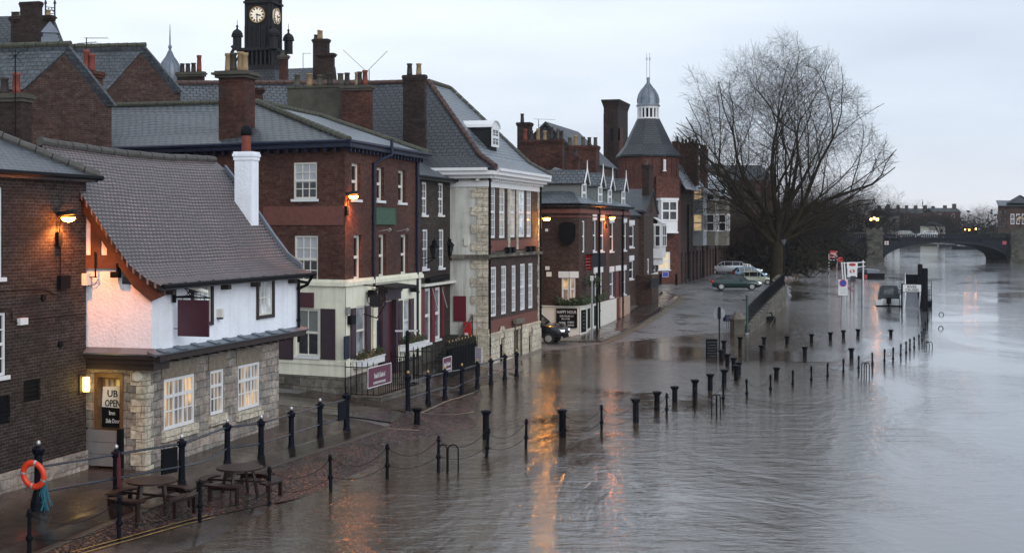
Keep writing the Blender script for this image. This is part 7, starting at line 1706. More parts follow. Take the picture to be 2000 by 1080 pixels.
# ================================================================ trees
def bare_tree(seed, height, spread, trunk_h, r0, limbs, lev=5, cz=None, inside=None, tw_mat='twig', dens=1.0, lean=(0,0)):
    """leafless broad tree: trunk and limbs in one mesh, the fine branches and twigs in another"""
    rnd = random.Random(seed); T_, W_ = MB(), MB()
    zc = height*.56; rz = height*.46
    def ins(p): return ((p.x-lean[0])/spread)**2+((p.y-lean[1])/spread)**2+((p.z-zc)/rz)**2 < 1
    ok = inside or ins
    def seg(mb, a, b, r0_, r1_, n):
        d = (b-a)
        if d.length < 1e-4: return
        d.normalize(); u = d.orthogonal().normalized(); v = d.cross(u); base = len(mb.v)
        for p, r in ((a, r0_), (b, r1_)):
            for i in range(n):
                t = 6.2832*i/n; c, s = math.cos(t)*r, math.sin(t)*r; mb.v.append((p.x+u.x*c+v.x*s, p.y+u.y*c+v.y*s, p.z+u.z*c+v.z*s))
        for i in range(n): mb.f.append([base+i, base+(i+1) % n, base+n+(i+1) % n, base+n+i]); mb.m.append(0); mb.sm.append(n > 3)
    def grow(p, d, L, r, l):
        n = 5 if l < 2 else (4 if l < 3 else 3); mb = T_ if l <= 1 else W_; sides = 8 if l == 0 else (6 if l == 1 else (4 if l == 2 else 3))
        for k in range(n):
            j = .16 if l < 2 else .30
            d = (d+V((rnd.gauss(0,j), rnd.gauss(0,j), rnd.gauss(0,j)+(.035 if l < 2 else .0)))).normalized()
            if l >= 3: d = (d+V((0,0,-.06))).normalized()
            q = p+d*(L/n); r1 = r*(1-.24 if l == 0 else (1-.19 if l < 2 else 1-.2))
            seg(mb, p, q, r, r1, sides)
            if l > 0 and not ok(q): return
            p, r = q, r1
            if l < lev:
                m_ = (1 if rnd.random() < .9 else 2) if l < 2 else (1 if rnd.random() < dens else 0)+(1 if rnd.random() < .3 else 0)
                for _ in range(m_):
                    ax = d.orthogonal().normalized(); ax.rotate(__import__('mathutils').Quaternion(d, rnd.uniform(0, 6.283)))
                    an = rnd.uniform(.45, .95); nd_ = (d*math.cos(an)+ax*math.sin(an)).normalized()
                    if l < 3: nd_ = (nd_+V((0,0,.10))).normalized()
                    grow(p.copy(), nd_, L*rnd.uniform(.52, .80), max(.008, r*rnd.uniform(.42, .62)), l+1)
        if l < lev: 
            for _ in range(2):
                nd_ = (d+V((rnd.gauss(0,.35), rnd.gauss(0,.35), rnd.gauss(0,.3)))).normalized(); grow(p.copy(), nd_, L*.6, r*.8, l+1)
    # trunk
    p = V((0,0,-.5)); n = 4; rr = r0*1.25
    for k in range(n):
        q = V((rnd.gauss(0,.06), rnd.gauss(0,.06), -.5+(trunk_h+.5)*(k+1)/n)); seg(T_, p, q, rr, rr*.9, 10); p, rr = q, rr*.9
    for (ax_, el, L, rf) in limbs:
        d = V((math.cos(ax_)*math.cos(el), math.sin(ax_)*math.cos(el), math.sin(el))); grow(p+V((0,0,rnd.uniform(-.6,.3))), d, L, r0*rf, 0)
    return T_, W_
def tree(name, label, loc, T_, W_, mats, group=None, cat='tree'):
    t = thing(name, label, cat, (0,0,0), 0, group)
    T_.build('trunk', M[mats[0]], t); W_.build('crown', M[mats[1]], t); t.location = loc
    return t
limbs = []
for a, el, L, rf in ((180,50,12.5,.58), (168,64,13,.58), (195,80,13.5,.62), (10,74,13,.58), (-5,58,13,.58), (8,43,12.5,.55), (182,44,12,.48), (175,36,10.5,.36), (-8,30,10.5,.4), (90,60,10,.45), (-90,58,10,.45), (140,55,9.5,.35), (45,52,10,.4), (-45,50,9.5,.35), (-135,52,9.5,.35), (95,82,12,.4), (5,22,8,.25)):
    limbs.append((R(a), R(el), L*1.0, rf))
def big_in(p): # broad lopsided crown
    x, z = p.x, p.z
    return (x/11.4)**2+(p.y/9.5)**2+((z-14.2)/12.2)**2 < 1+.25*math.sin(p.x*.9+1)*math.cos(p.z*.7) and z > .5
T_, W_ = bare_tree(8, 23, 11, 4.8, .76, limbs, lev=4, inside=big_in, dens=.8)
print('TREE', len(T_.f), len(W_.f))
bt = tree('plane_tree', 'huge leafless plane tree spreading above the parked cars by the river', xy(1518, 152)+V((0,0,.8)), T_, W_, ('bark', 'twig')); bt.scale = (.97, .97, 1.0)
protos = []
for sd, hh, sp in ((21, 12, 5.5), (22, 15, 6), (23, 10, 5)):
    lb = [(R(a+random.Random(sd).uniform(-20,20)), R(e), hh*.42, .5) for a, e in ((0,55),(72,50),(144,60),(216,52),(288,58),(30,82))]
    protos.append(bare_tree(sd, hh, sp, hh*.14, .26, lb, lev=3, dens=1.0, tw_mat='twig_dark'))
    print('proto', len(protos[-1][1].f))
spots = [ # column, depth, kind, scale, what sets it apart
 (1440,196,0,1.0,'short leafless tree just left of the great plane trunk'), (1478,192,2,1.2,'low bushy bare tree in front of the brick warehouse'), (1555,297,0,1.05,'bare tree right behind the great plane trunk'),
 (1500,190,1,.95,'taller bare tree between warehouse and great plane tree'), (1583,300,1,1.0,'dark bare tree on the bank above the first amber path lamp'), (1612,306,0,1.25,'dark bare tree on the bank above the second path lamp'), (1640,303,1,1.0,'dense bare tree over the red pier sign'),
 (1668,312,0,1.3,'bare tree overhanging the small bridge arch'), (1690,300,1,1.15,'bare tree rising behind the left bridge pier'), (1596,268,1,1.3,'tall bare tree left of the bridge approach'), (1600,318,1,1.45,'broad bare tree in the middle of the dark bank'), (1560,310,1,1.3,'broad bare tree behind the plane tree towards the river'),
 (1530,208,0,1.45,'bare tree behind the plane trunk, inland side'), (1574,270,2,1.5,'low bare thicket tree at the water edge upstream of the path lamps'), (1575,298,2,1.5,'low bare thicket tree behind the flooded path'), (1712,330,0,1.2,'bare tree on the far side of the bridge lamp'), (1680,330,2,1.6,'low bare tree close against the bridge abutment'), (1540,192,2,1.7,'low bare tree at the foot of the great plane tree'), (1506,215,1,1.2,'bare tree against the warehouse gable end'),(1592,299,1,1.15,'slim bare tree leaning over the flooded path')]
first = {}
for px_, Y_, kd, s_, lb in spots:
    loc = xy(px_, Y_); loc.z = 1.2
    if kd not in first:
        t = tree('bare_tree', lb, loc, protos[kd][0], protos[kd][1], ('twig_dark', 'twig_dark'), 'bare trees on the river bank'); first[kd] = t
    else:
        t = copy_tree(first[kd]); t.location = loc; t['label'] = lb
    s_ *= .66 if Y_ < 280 else .95; t.scale = (s_*1.5, s_*1.5, s_); t.rotation_euler.z = px_*1.7
# far trees beyond the bridge
far = [(1745,560,1,1.2,'distant bare tree left of the pale far houses'),(1775,600,1,1.7,'tallest distant bare tree above the far terrace roofs'),(1800,590,0,1.5,'distant bare tree over the first car on the bridge'),(1822,610,1,1.2,'distant bare tree over the second car on the bridge'),(1850,580,0,1.4,'distant bare tree right of the cream far house'),(1885,570,1,1.0,'distant dense tree above the moored barges'),(1908,560,1,1.35,'distant broad tree above the right part of the bridge arch'),(1930,540,1,1.45,'tall distant tree left of the modern riverside block'),(1945,500,1,1.3,'distant tree touching the modern riverside block'),(1730,520,0,1.4,'distant bare tree just right of the bridge lamp'),(1762,540,2,1.8,'low distant bare tree above the bridge parapet'),(1835,560,2,1.8,'low distant bare tree above the crown of the bridge arch'),(1870,560,2,2.0,'low distant tree behind the twin orange bridge lamps')]
for px_, Y_, kd, s_, lb in far:
    t = copy_tree(first[kd]); t.location = xy(px_, Y_)+V((0,0,1.6)); t['label'] = lb; t['group'] = 'distant trees beyond the bridge'; t.scale = (s_*1.3, s_*1.3, s_*.72); t.rotation_euler.z = px_*.7
# undergrowth on the dark bank, one mass nobody could count
random.seed(31); mb = MB()
def clump(mb, c, r, n, sz):
    for _ in range(n):
        q = V(c)+V([random.gauss(0, r), random.gauss(0, r), abs(random.gauss(0, r*.7))]); a = V([random.gauss(0,1) for _ in range(3)]).normalized()*sz*random.uniform(.5,1.4); b = a.orthogonal().normalized()*sz*.35; mb.poly([q-a, q+b, q+a, q-b])
for px_, Y_ in [(1505,190),(1522,188),(1540,215),(1480,195),(1460,200),(1552,296),(1566,297),(1580,299),(1594,300),(1608,300),(1622,301),(1636,302),(1650,303),(1664,306),(1560,310),(1590,312),(1620,314),(1648,316),(1600,325),(1500,230),(1530,240),(1590,268),(1603,269),(1616,270),(1630,271)]:
    clump(mb, xy(px_, Y_)+V((0,0,1.0)), 3.0 if Y_ < 250 else 2.6, 420, .5 if Y_ < 250 else .8)
M['bush'] = paint('bush', (.022,.019,.014), .95, var=.6, scale=.7, spec=.03)
o = mb.build('undergrowth', M['bush'], org=V((0,0,0))); tag(o, 'dark leafless undergrowth covering the river bank', 'undergrowth', kind='stuff')
mb = MB()
for k in range(46):
    clump(mb, xy(1700+k*6.6, 600+random.uniform(-20,20))+V((0,0,2)), 5.0, 70, 1.5)
o = mb.build('far_woods', M['bush'], org=V((0,0,0))); tag(o, 'distant hedge and scrub along the far river bend', 'woods', kind='stuff')
# ================================================================ bridge
M['stone_dark'] = masonry('stone_dark', (.10,.095,.078), (.07,.066,.055), (.03,.03,.026), .9, .45, .03)
BY = 282; Wb = Wall(xy(1560, BY-4), xy(2120, BY+4)); t = thing('bridge', 'dark iron arch bridge on stone piers carrying the road over the river', 'bridge', Wb.pt(60, 0, 0))
def bz(py): return Z(py, BY)
uP = [(Wb.u(1690), Wb.u(1721)), (Wb.u(1971), Wb.u(2010))]
dk = bz(457); D_ = -9.0
mb = MB()
Wb.wbox(mb, -30, Wb.L+40, dk-1.35, dk-.85, D_, 0); mb.build('deck', M['iron_blue'], t)
mb = MB(); Wb.wbox(mb, -30, Wb.L+40, dk-.12, dk+.0, -.1, .08); Wb.wbox(mb, -30, Wb.L+40, dk-.85, dk-.7, -.02, .12); Wb.wbox(mb, -30, Wb.L+40, dk-.7, dk-.14, D_-.1, D_)
k = -30
while k < Wb.L+40: Wb.wbox(mb, k, k+.22, dk-.7, dk-.12, -.06, .0); k += .44
mb.build('parapet', M['iron_blue'], t)
def arch(u0, u1, zs, zc, nm='arch'):
    mb = MB(); n_ = 28
    def za(u): x = (u-(u0+u1)/2)/((u1-u0)/2); return zs+(zc-zs)*math.sqrt(max(0, 1-abs(x)**2.3))
    for oo in (0, D_+.4):
        for i in range(n_):
            a, b = u0+(u1-u0)*i/n_, u0+(u1-u0)*(i+1)/n_
            for (p, q, o_, th_) in ((za(a), za(b), oo+.06, 0),):
                mb.poly([Wb.pt(a, p, oo), Wb.pt(b, q, oo), Wb.pt(b, dk-.8, oo), Wb.pt(a, dk-.8, oo)])
                mb.obox(Wb.pt(a, p-.05, oo), Wb.pt(b, q, oo)-Wb.pt(a, p, oo), Wb.n*.16, (0,0,.5))
                mb.obox(Wb.pt(a, p+.75, oo), Wb.pt(b, q, oo)-Wb.pt(a, p, oo), Wb.n*.10, (0,0,.12)) if q+.9 < dk-.8 and p+.9 < dk-.8 else None
            if i % 2 == 0 and za(a)+.6 < dk-1: Wb.wbox(mb, a-.06, a+.06, za(a)+.4, dk-.85, oo, oo+.08)
    for i in range(n_):
        a, b = u0+(u1-u0)*i/n_, u0+(u1-u0)*(i+1)/n_; mb.poly([Wb.pt(a, za(a), 0), Wb.pt(b, za(b), 0), Wb.pt(b, za(b), D_), Wb.pt(a, za(a), D_)])
    return mb.build(nm, M['iron_blue'], t)
arch(uP[0][1], uP[1][0], .2, bz(474)); arch(uP[0][0]-4.0-5, uP[0][0], .1, bz(480)); arch(uP[1][1], uP[1][1]+10, .1, bz(480))
for u0, u1 in uP:
    mb = MB(); Wb.wbox(mb, u0, u1, -3, dk-.2, D_-.5, .9); Wb.wbox(mb, u0-.15, u1+.15, dk-.2, dk+.35, D_-.6, 1.05); Wb.wbox(mb, u0-.25, u1+.25, -3, 1.0, D_-.6, 1.1)
    q = mb.build('pier', M['stone_dark'], t); mb = MB(); Wb.wbox(mb, u0, u1, dk+.35, dk+.95, .3, .6)
    for e_ in (u0, (u0+u1)/2-.3, u1-.6): Wb.wbox(mb, e_, e_+.6, dk+.95, dk+1.2, .25, .65)
    mb.build('pier_parapet', M['stone_dark'], q)
mb = MB(); Wb.wbox(mb, uP[0][0]-60, uP[0][0]-9, -2, dk-.85, D_, .0); mb.build('abutment', M['stone_grey'], t)
for u_, mm in ((Wb.u(1731), 'cloth_white'), (Wb.u(1961), 'bridge_red')):
    mb = MB(); Wb.wbox(mb, u_-.4, u_+.4, bz(478), bz(471), .1, .2); q = mb.build('shield', M[mm], t); mb = MB(); Wb.wbox(mb, u_-.4, u_+.4, bz(475.2), bz(474), .2, .22); Wb.wbox(mb, u_-.07, u_+.07, bz(478), bz(471), .2, .225); mb.build('cross', M['bridge_red'], q)
# lamp cluster on the pier and small orange lamps
def glow_lamp(label, p, h, emi, r=.16, arms=1, power=0, col=(1,.4,.1), name='street_lamp'):
    t_ = thing(name, label, 'street lamp', p); mb = MB(); mb.lathe(p, [(.14,0),(.10,.5),(.06,h-.2),(.05,h)], 8); mb.build('post', M['black'], t_)
    for k in range(arms):
        a = 0 if arms == 1 else (k-1)*.62; c = V(p)+V((a, 0, h+.05+(.25 if arms == 3 and k == 1 else 0)))
        if arms > 1: mb = MB(); mb.path([V(p)+V((0,0,h-.3)), V((c.x, c.y, c.z-.25)), c], .04, 5); mb.build('arm', M['black'], t_)
        mb = MB(); mb.smooth = True; mb.lathe(c, [(r*.5,0),(r,r*.8),(r*.8,r*1.7),(r*.2,r*2.2)], 10); g_ = mb.build('globe', M[emi if (arms == 1 or k == 2 or emi == 'glass_dim') else 'sodium_dim'], t_); mb = MB(); mb.lathe(c+V((0,0,r*2.1)), [(r*.8,0),(.02,r*.9)], 8); mb.build('cap', M['black'], t_)
    if power:
        l = bpy.data.lights.new('lamp_light', 'POINT'); l.energy = power; l.color = col; l.shadow_soft_size = .15; lo = bpy.data.objects.new('lamp_light', l); COL.objects.link(lo); lo.parent = t_; lo.location = (0,0,h+.2) if arms == 1 else (.3,-.5,h+.3)
M['sodium_dim'] = emis('sodium_dim', (1, .35, .1), 6)
uc = (uP[0][0]+uP[0][1])/2; glow_lamp('tall triple-globe lamp glowing orange on the left bridge pier', Wb.pt(uc, dk+.9, .45), bz(432)-dk-.9, 'far_lamp', .26, 3, 60)
uc2 = Wb.u(1990); glow_lamp('unlit cluster lamp on the right bridge pier', Wb.pt(uc2, dk+.9, .45), bz(432)-dk-.9, 'glass_dim', .30, 3, 0)
for px_, py_, Y_, r_, lb in ((1549,467,222,.20,'small orange path lamp among the trees on the flooded bank, the left one'), (1596,474,292,.16,'small pale orange path lamp among the trees, right of the first'), (1757,454,300,.14,'tiny orange lamp behind the bridge parapet left of the cars'), (1885,450,300,.12,'tiny orange lamp behind the parapet, left of three'), (1893,451,298,.14,'orange lamp behind the parapet, middle of three'), (1906,449,296,.14,'orange lamp behind the parapet, right of three')):
    p = Q(px_, py_, Y_); base = 1.2 if Y_ < 296 else 5.2; glow_lamp(lb, V((p.x, p.y, base)), p.z-base, 'far_lamp', r_)
t_ = thing('street_lamp', 'old fashioned lamp post standing at the top of the ramp wall under the great tree', 'street lamp', xy(1531, 136)+V((0,0,1))); p = xy(1531,136); mb = MB(); mb.lathe(V((p.x, p.y, 1)), [(.14,0),(.10,1),(.06,Z(478,136)-1)], 8); mb.build('post', M['black'], t_)
mb = MB(); mb.lathe(V((p.x, p.y, Z(478,136))), [(.12,0),(.22,.5)], 4); mb.build('lantern_glass', M['glass_pale'], t_); mb = MB(); mb.lathe(V((p.x, p.y, Z(478,136)+.5)), [(.27,0),(.05,.3)], 4); mb.build('lantern_roof', M['black'], t_)
p = PZ(1549, 545, 0); 
# cars on the bridge
t = car('grey car crossing the bridge left of the white one', (.25,.28,.27), 4.3, 1.75, 1.45, 'hatch', 'car'); put(t, Wb.pt(Wb.u(1784), dk-.83, -3), 0)
t = car('pale car with a red tail light crossing the bridge', (.45,.50,.50), 4.3, 1.75, 1.5, 'hatch', 'car'); put(t, Wb.pt(Wb.u(1823), dk-.83, -3), math.pi)
# modern riverside block at right
RB = Wall(xy(1949, 318), xy(2100, 330)); t = thing('riverside_block', 'modern red brick block with slate gables at the right edge beyond the bridge', 'building', RB.pt(10, 1, 0)); z = lambda py: Z(py, 320)
mb = MB(); RB.panel(mb, 0, RB.L, 1, z(402), [RB.rect(x, y, x+5, y+9) for x in (1953, 1962) for y in (410, 424, 438)], .2); RK = V((.37,1,0)); q = Wall(RB.a, RB.a+RK*14); q.panel(mb, 0, 14, 1, z(402)); mb.build('wall', M['brick_brown'], t)
for x in (1953, 1962):
    for y in (410, 424, 438): window(RB, RB.rect(x, y, x+5, y+9), t, cols=1, rows=1, frame='sooty', fw=.1, sill=None)
for x in (1973, 1984, 1995): window(RB, RB.rect(x, 418, x+7, 438), t, cols=2, rows=2, frame='white', fw=.15, dep=-.1, sill=None)
mb = MB(); RB.wbox(mb, RB.u(1967), RB.L, z(440), z(414), .0, .06); mb.build('balcony_screen', M['steel'], t) if 0 else None
a, b = RB.pt(-.8, z(402), .8), RB.pt(RB.L, z(402), .8); a2, b2 = RB.pt(-.8, z(391), 0)+RK*5, RB.pt(RB.L, z(391), 0)+RK*5
roofpoly(t, 'roof', 'slate', [[a, b, b2, a2]])
g0, g1, ga = RB.pt(RB.u(1958), z(397), 1.2), RB.pt(RB.u(2012), z(397), 1.2), RB.pt(RB.u(1985), z(381), 1.2); bb = RK*12
roofpoly(t, 'roof', 'slate', [[g0, ga, ga+bb, g0+bb], [g1, ga, ga+bb, g1+bb]]); mb = MB(); mb.poly([g0-RB.n*.3, g1-RB.n*.3, ga-RB.n*.3]); mb.build('gable', M['slate'], t)
# far terrace and houses beyond
def far_house(label, px0, px1, ytop, yridge, Y_, mat, stacks=()):
    a, b = xy(px0, Y_), xy(px1, Y_+2); w_ = Wall(a, b); t_ = thing('far_house', label, 'building', w_.pt(w_.L/2, 1.5, 0)); zt = Z(ytop, Y_); zr = Z(yridge, Y_)
    hs = []; nn = max(1, int(w_.L/6))
    for k in range(nn):
        for z_ in (zt-2.6, zt-5.6): hs.append((w_.L*(k+.35)/nn, w_.L*(k+.35)/nn+1.5, z_, z_+1.7))
    mb = MB(); w_.panel(mb, 0, w_.L, 1, zt, hs, .2); mb.obox(w_.pt(0, 1, -.3), w_.d*w_.L, -w_.n*9, (0,0,zt-1)); mb.build('wall', M[mat], t_)
    for h_ in hs: window(w_, h_, t_, cols=1, rows=1, fw=.18, sill=None)
    roofpoly(t_, 'roof', 'slate_dark', [[w_.pt(-.3, zt, .4), w_.pt(w_.L+.3, zt, .4), w_.pt(w_.L+.3, zr, -4.6), w_.pt(-.3, zr, -4.6)], [w_.pt(-.3, zt, -9.7), w_.pt(w_.L+.3, zt, -9.7), w_.pt(w_.L+.3, zr, -4.6), w_.pt(-.3, zr, -4.6)]])
    for s_ in stacks: mb = MB(); w_.wbox(mb, w_.L*s_-.5-s_*.4, w_.L*s_+.6, zt, zr+.7+(s_*7.3 % 1.0)*1.3, -5.2, -4.0); mb.build('chimney', M['brick_brown'], t_)
far_house('distant brick terrace behind the left end of the bridge', 1722, 1752, 415, 407, 620, 'brick_brown', (.2,.8))
far_house('distant pale rendered house half hidden by bare trees', 1738, 1757, 422, 410, 560, 'render_white', (.5,))
far_house('long distant brick terrace in the middle behind the bridge', 1755, 1822, 417, 407, 650, 'brick_tower', (.1,.35,.62,.9))
far_house('distant brick terrace with paired stacks at the right', 1823, 1876, 414, 406, 640, 'brick_tower', (.15,.6,.95))
far_house('small cream gabled far house above the bridge crown', 1832, 1846, 442, 434, 560, 'cream', ())
# ================================================================ boats and landing
def turn(mb, p, px):
    """swing what was built square to the axes round p until it lies along the line of its berth"""
    a = -math.atan((px-CX)/F); c, s = math.cos(a), math.sin(a)
    mb.v = [(p.x+(x-p.x)*c-(y-p.y)*s, p.y+(x-p.x)*s+(y-p.y)*c, z) for x, y, z in mb.v]; return mb
def hull(mb, c, L_, W_, h, ang, bow=.25):
    ca, sa = math.cos(ang), math.sin(ang); c = V(c); X = V((ca, sa, 0)); Yv = V((-sa, ca, 0)); st = [(-1,.82),(-.6,1),(0,1),(.5,.86),(.8,.5),(1,.06)]
    vs = []
    for x, w_ in st:
        lift = max(0, x-.4)*bow
        for y, z_ in ((-1,h+lift),(-.8,-.3),(.8,-.3),(1,h+lift)): vs.append(c+X*x*L_/2+Yv*y*w_*W_/2+V((0,0,z_)))
    k = len(st); fs = [[i*4+j, (i+1)*4+j, (i+1)*4+(j+1) % 4, i*4+(j+1) % 4] for i in range(k-1) for j in range(4)]+[[0,1,2,3],[(k-1)*4+j for j in (3,2,1,0)]]
    mb.add(vs, fs)
p = PZ(1736, 598, 0); bY = p.y; t = thing('covered_boat', 'small white motor boat under a dark grey canopy moored by the gangway', 'boat', p)
s_ = bY/F
mb = MB(); hull(mb, p+V((.1,3.0,0)), 6.2, 2.15, .66, math.pi/2+.04); mb.box(p+V((-.8,-.15,-.1)), .55, .4, .65, 0); mb.box(p+V((.8,-.15,-.1)), .55, .4, .65, 0); turn(mb, p, 1736).build('hull', M['white'], t)
mb = MB(); mb.box(p+V((0,-.12,.0)), 2.3, .5, .10); turn(mb, p, 1736).build('rubbing_strake', M['black'], t)
mb = MB(); mb.smooth = False
cs_ = [(-.98,.62),(-.80,1.70),(-.55,1.86),(.55,1.86),(.80,1.70),(.98,.62)]; vs = [p+V((x,0.0,z_)) for x, z_ in cs_]+[p+V((x*.92,2.8,z_*.96)) for x, z_ in cs_]; mb.add(vs, [list(range(6)), [11,10,9,8,7,6]]+[[i, i+1, 7+i, 6+i] for i in range(5)]); cn = turn(mb, p, 1736).build('canopy', paint('canvas', (.045,.055,.065), .7), t)
mb = MB(); mb.box(p+V((0,-.01,1.05)), .8, .02, .55); turn(mb, p, 1736).build('canopy_window', M['glass_pale'], cn)
mb = MB(); mb.box(p+V((.0,-.35,.25)), .42, .5, .55); mb.box(p+V((0,-.4,-.3)), .12, .15, .6); turn(mb, p, 1736).build('outboard_motor', M['black'], t)
g = PZ(1781, 603, 0); t = thing('gangway', 'white sided gangway to the landing with a River Cruises board across it', 'gangway', g)
gd_ = V((1, -.281, 0)).normalized(); gw_ = Wall(g-gd_, g+gd_); GX_ = lambda px: gw_.u(px)
mb = MB(); u0, u1 = gw_.u(1765), gw_.u(1799); mb.add([gw_.pt(u0+.15,.02,0), gw_.pt(u1-.15,.02,0), gw_.pt(u1-.2,1.75,-7), gw_.pt(u0+.2,1.75,-7)]+[gw_.pt(u0+.15,-.4,0), gw_.pt(u1-.15,-.4,0), gw_.pt(u1-.2,1.6,-7), gw_.pt(u0+.2,1.6,-7)], [[0,1,2,3],[7,6,5,4],[0,4,5,1],[1,5,6,2],[2,6,7,3],[3,7,4,0]]); mb.build('ramp_deck', M['grey_panel'] if 0 else paint('deck_grey', (.16,.17,.19), .5), t)
for ua_, ub_ in ((u0, gw_.u(1770)), (gw_.u(1795), u1)):
    mb = MB(); mb.add([gw_.pt(ua_,-.3,0), gw_.pt(ub_-.18,-.3,0), gw_.pt(ub_,1.15,-.2), gw_.pt(ua_+.1,1.15,-.2), gw_.pt(ua_,1.2,-7), gw_.pt(ub_-.1,1.2,-7), gw_.pt(ub_-.1,2.9,-7), gw_.pt(ua_+.1,2.9,-7)], [[0,1,2,3],[7,6,5,4],[0,4,5,1],[1,5,6,2],[2,6,7,3],[3,7,4,0]]); mb.build('side_panel', M['white'], t)
mb = MB(); gw_.wbox(mb, gw_.u(1768), gw_.u(1797), Z(557, g.y+3), Z(538, g.y+3), -6.0, -5.9); mb.build('gate', M['black'], t)
r = gw_.rect(1763.5, 556, 1799, 570); mb = MB(); gw_.wbox(mb, r[0]-.06, r[1]+.06, r[2]-.05, r[3]+.05, .0, .05); b_ = mb.build('sign_frame', M['black'], t); mb = MB(); gw_.wbox(mb, r[0], r[1], r[2], r[3], .05, .07); b2_ = mb.build('sign_board', M['white'], b_)
uc = (r[0]+r[1])/2; hh = r[3]-r[2]
l1 = lettering(b_, 'RIVER', gw_, uc, r[2]+hh*.52, .075, hh*.50, M['black'], wide=1.0); l2 = lettering(b_, 'CRUISES', gw_, uc, r[2]+hh*.08, .075, hh*.50, M['black'], wide=1.0)
mb = MB(); 
for px_ in (1761.5, 1800): u_ = gw_.u(px_); gw_.wbox(mb, u_-.07, u_+.07, -.6, Z(554, g.y), -.1, .02)
mb.build('post', M['black'], t)
for px_, yt, yb, w_, lb in ((1797, 517, 560, 7.5, 'taller square black mooring pile behind the gangway'), (1806.5, 525, 603, 9, 'thick black mooring pile right of the gangway')):
    q = PZ(px_, yb+6, 0); 
    if yb < 600: q = xy(px_, g.y+3)
    wd = w_*q.y/F; mb = MB(); mb.box(V((q.x, q.y, -2)), wd, wd, Z(yt, q.y)+2); mb.box(V((q.x, q.y, Z(yt, q.y)-.01)), wd*.85, wd*.85, .06); o = mb.build('mooring_pile', M['black_gloss']); tag(o, lb, 'pile')
p = PZ(1820, 601, 0)+V((0,1.5,0)); t = thing('pontoon', 'dark floating pontoon with a pale cabin box and rail right of the piles', 'pontoon', p); mb = MB(); mb.box(p+V((0,1,-.2)), .9, 4.5, .75); turn(mb, p, 1820).build('float', M['black'], t)
mb = MB(); mb.box(p+V((-.02,.8,.55)), .66, 1.6, .95); mb.box(p+V((-.02,.8,1.5)), .72, 1.7, .05); turn(mb, p, 1820).build('locker', M['steel'], t); mb = MB()
for x in (-.40, .40): mb.tube(p+V((x,-1.1,.5)), p+V((x,-1.1,2.2)), .03, n=5); mb.tube(p+V((x,2.8,.5)), p+V((x,2.8,2.2)), .03, n=5)
for z_ in (1.1, 1.65, 2.2): mb.path([p+V((-.4,-1.1,z_)), p+V((.4,-1.1,z_)), p+V((.4,2.8,z_)), p+V((-.4,2.8,z_))], .025, 4)
turn(mb, p, 1820).build('rail', M['black'], t)
p = xy(1757, g.y+1.0); t = thing('small_sign', 'small blue sign between the covered boat and the gangway', 'sign', p); mb = MB(); mb.box(V((p.x, p.y, Z(574, p.y))), .36, .04, .36); b_ = mb.build('board', M['blue_sign'] if 0 else paint('ink_blue', (.015,.02,.07), .5), t); mb = MB()
for k in range(2): mb.box(V((p.x, p.y-.025, Z(572-k*3, p.y))), .26, .01, .05)
mb.build('print', M['cloth_white'], b_); mb = MB(); mb.tube(V((p.x, p.y+.05, -.5)), V((p.x, p.y+.05, Z(567, p.y))), .03, n=6); mb.build('post', M['black'], t)
# white arch landing further off with red oval, red sign frame, barge
lY = 190; LW = Wall(xy(1635, lY), xy(1700, lY)); u = LW.u; z = lambda py: Z(py, lY); t = thing('landing_gate', 'white landing gate with a red oval board and red ring sign', 'gate', LW.pt(u(1665), 0, 0))
mb = MB(); LW.wbox(mb, u(1654), u(1675), z(524), z(512), 0, .06); b_ = mb.build('gate_board', M['white'], t)
c = (u(1654)+u(1675))/2; ov_ = [LW.pt(c+math.cos(2*math.pi*i/24)*.48, z(517)+math.sin(2*math.pi*i/24)*.20, .075) for i in range(24)]; mb = MB(); mb.slab(ov_, .01); mb.build('oval', M['red'], b_)
mb = MB(); LW.wbox(mb, u(1655), u(1674), z(541), z(524), -.02, .04); mb.build('lower_board', M['white'], t)
mb = MB(); P_ = [LW.pt(c+math.cos(2*math.pi*i/20)*.27, z(529.5)+math.sin(2*math.pi*i/20)*.2, .08) for i in range(21)]
for i in list(range(-3,4))+list(range(7,14)): mb.tube(P_[i % 20], P_[(i+1) % 20], .07, n=5)
mb.build('ring_mark', M['red'], b_)
mb = MB(); LW.wbox(mb, u(1661), u(1671), z(548), z(539), .05, .09); mb.build('notice', paint('ink', (.02,.02,.05), .5), t)
for px_ in (1645, 1650): mb = MB(); mb.tube(LW.pt(u(px_), -.5, .5), LW.pt(u(px_-2), z(512), .2), .10, n=8); mb.build('post', M['white'], t)
mb = MB(); mb.path([LW.pt(u(1644), z(514), 0), LW.pt(u(1697), z(513), -2)], .06, 6); mb.path([LW.pt(u(1676), z(522), -.5), LW.pt(u(1697), z(521), -2)], .05, 6); mb.tube(LW.pt(u(1693), -.5, -2), LW.pt(u(1693), z(509), -2), .10, n=8); mb.build('handrail', M['white'], t)
t = thing('sunken_railing', 'crooked red pipe railing half under water below the landing gate', 'railing', LW.pt(u(1655), 0, 8)); WW = Wall(xy(1650, 140), xy(1675, 140)); zz = lambda py: Z(py, 140)
mb = MB(); mb.path([WW.pt(WW.u(1660), zz(546), 0), WW.pt(WW.u(1661), -.3, 0)], .05, 5); mb.path([WW.pt(WW.u(1652), zz(558), 0), WW.pt(WW.u(1667), zz(570), 0)], .05, 5); mb.path([WW.pt(WW.u(1653), zz(566), 0), WW.pt(WW.u(1668), zz(558), 0)], .045, 5); mb.path([WW.pt(WW.u(1668), zz(545), 0), WW.pt(WW.u(1668), -.3, 0)], .04, 5); mb.build('pipe', M['wine'], t)
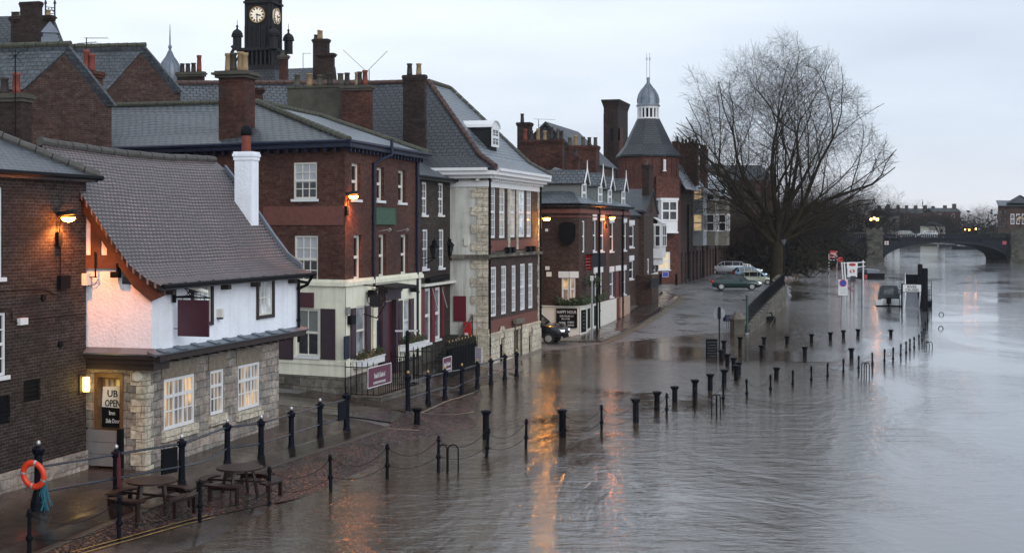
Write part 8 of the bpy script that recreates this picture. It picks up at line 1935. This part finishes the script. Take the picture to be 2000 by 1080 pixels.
p = PZ(1683.5, 612, 0); mb = MB(); mb.tube(V((p.x, p.y, -1)), V((p.x, p.y, Z(521, p.y))), .03, n=6); o = mb.build('marker_pole', M['sooty']); tag(o, 'very thin dark marker pole in the flood left of the covered boat', 'pole')
t = thing('barge', 'low black and red work barge moored behind the white landing gate', 'boat', xy(1695, 200)); mb = MB(); p = xy(1696, 200); mb.box(p-V((0,0,.3)), 2.5, 6, 1.05, .1); mb.build('hull', M['black'], t); mb = MB(); mb.box(p+V((-.95,-3.05,.05)), .7, .1, .55, .1); mb.build('red_panel', M['red'], t); mb = MB(); mb.box(p+V((.1,.3,.75)), 1.7, 3.6, .5, .1); mb.build('cabin', M['lead'], t)
RW = Wall(xy(1618, 262), xy(1640, 262)); z = lambda py: Z(py, 262); t = thing('pier_sign', 'red and white sign on a tubular frame at the far flooded quay', 'sign', RW.pt(0, 0, 0)); mb = MB(); RW.wbox(mb, RW.u(1621), RW.u(1634), z(505), z(490), 0, .06); b_ = mb.build('board', M['red'], t)
mb = MB()
for k in range(3): RW.wbox(mb, RW.u(1622), RW.u(1633), z(496+k*3.4), z(494.5+k*3.4), .06, .08)
mb.build('print', M['cloth_white'], b_); mb = MB()
for px_ in (1619, 1634.5): mb.tube(RW.pt(RW.u(px_), -.4, 0), RW.pt(RW.u(px_), z(491), 0), .07, n=6)
mb.path([RW.pt(RW.u(1619), z(508), 0), RW.pt(RW.u(1634.5), z(508), 0)], .06, 5); mb.build('frame', M['cloth_white'], t)
p = xy(1641, 248); t = thing('lifebuoy_post', 'round red lifebuoy holder on a short post beside the red and white sign', 'lifebuoy', p); mb = MB(); mb.tube(V((p.x, p.y, Z(507, 248))), V((p.x, p.y-.15, Z(507, 248))), .46, n=18); mb.build('holder', M['red'], t); mb = MB(); mb.tube(V((p.x, p.y, -.5)), V((p.x, p.y, Z(505, 248))), .06, n=6); mb.path([V((p.x-.5, p.y, Z(512,248))), V((p.x+.6, p.y, Z(519,248)))], .05, 5); mb.build('post', M['wine'], t)
for px_, py_, L_, c_, lb in ((1852, 483, 20, 'sooty', 'dark moored barge under the left of the two far arches of light'), (1886, 487, 26, 'black', 'longer black moored barge seen under the bridge arch'), (1838, 481, 8, 'steel', 'small pale moored boat beyond the bridge, left of the barges')):
    p = PZ(px_, py_, 0); t = thing('moored_boat', lb, 'boat', p, 0, 'boats moored beyond the bridge'); mb = MB(); hull(mb, p, L_*.36, 2.4, 1.0, math.pi+.1); hb_ = mb.build('hull', M[c_], t); mb = MB(); mb.box(p+V((0,0,.9)), L_*.2, 1.8, .9, .1); mb.build('cabin', M['glass_pale'], t)
# ================================================================ air
mb = MB(); mb.obox((-300, -30, -5.6), (900, 0, 0), (0, 850, 0), (0, 0, 60))
m = bpy.data.materials.new('haze'); m.use_nodes = True; m.node_tree.nodes.clear(); o_ = m.node_tree.nodes.new('ShaderNodeOutputMaterial'); v_ = m.node_tree.nodes.new('ShaderNodeVolumePrincipled')
v_.inputs['Color'].default_value = (.88, .92, 1, 1); v_.inputs['Density'].default_value = .0001; v_.inputs['Anisotropy'].default_value = .0; m.node_tree.links.new(v_.outputs[0], o_.inputs['Volume'])
if HAZE: o = mb.build('haze', m, org=V((0,0,0))); tag(o, 'thin grey dusk air over the river', 'haze', kind='stuff')
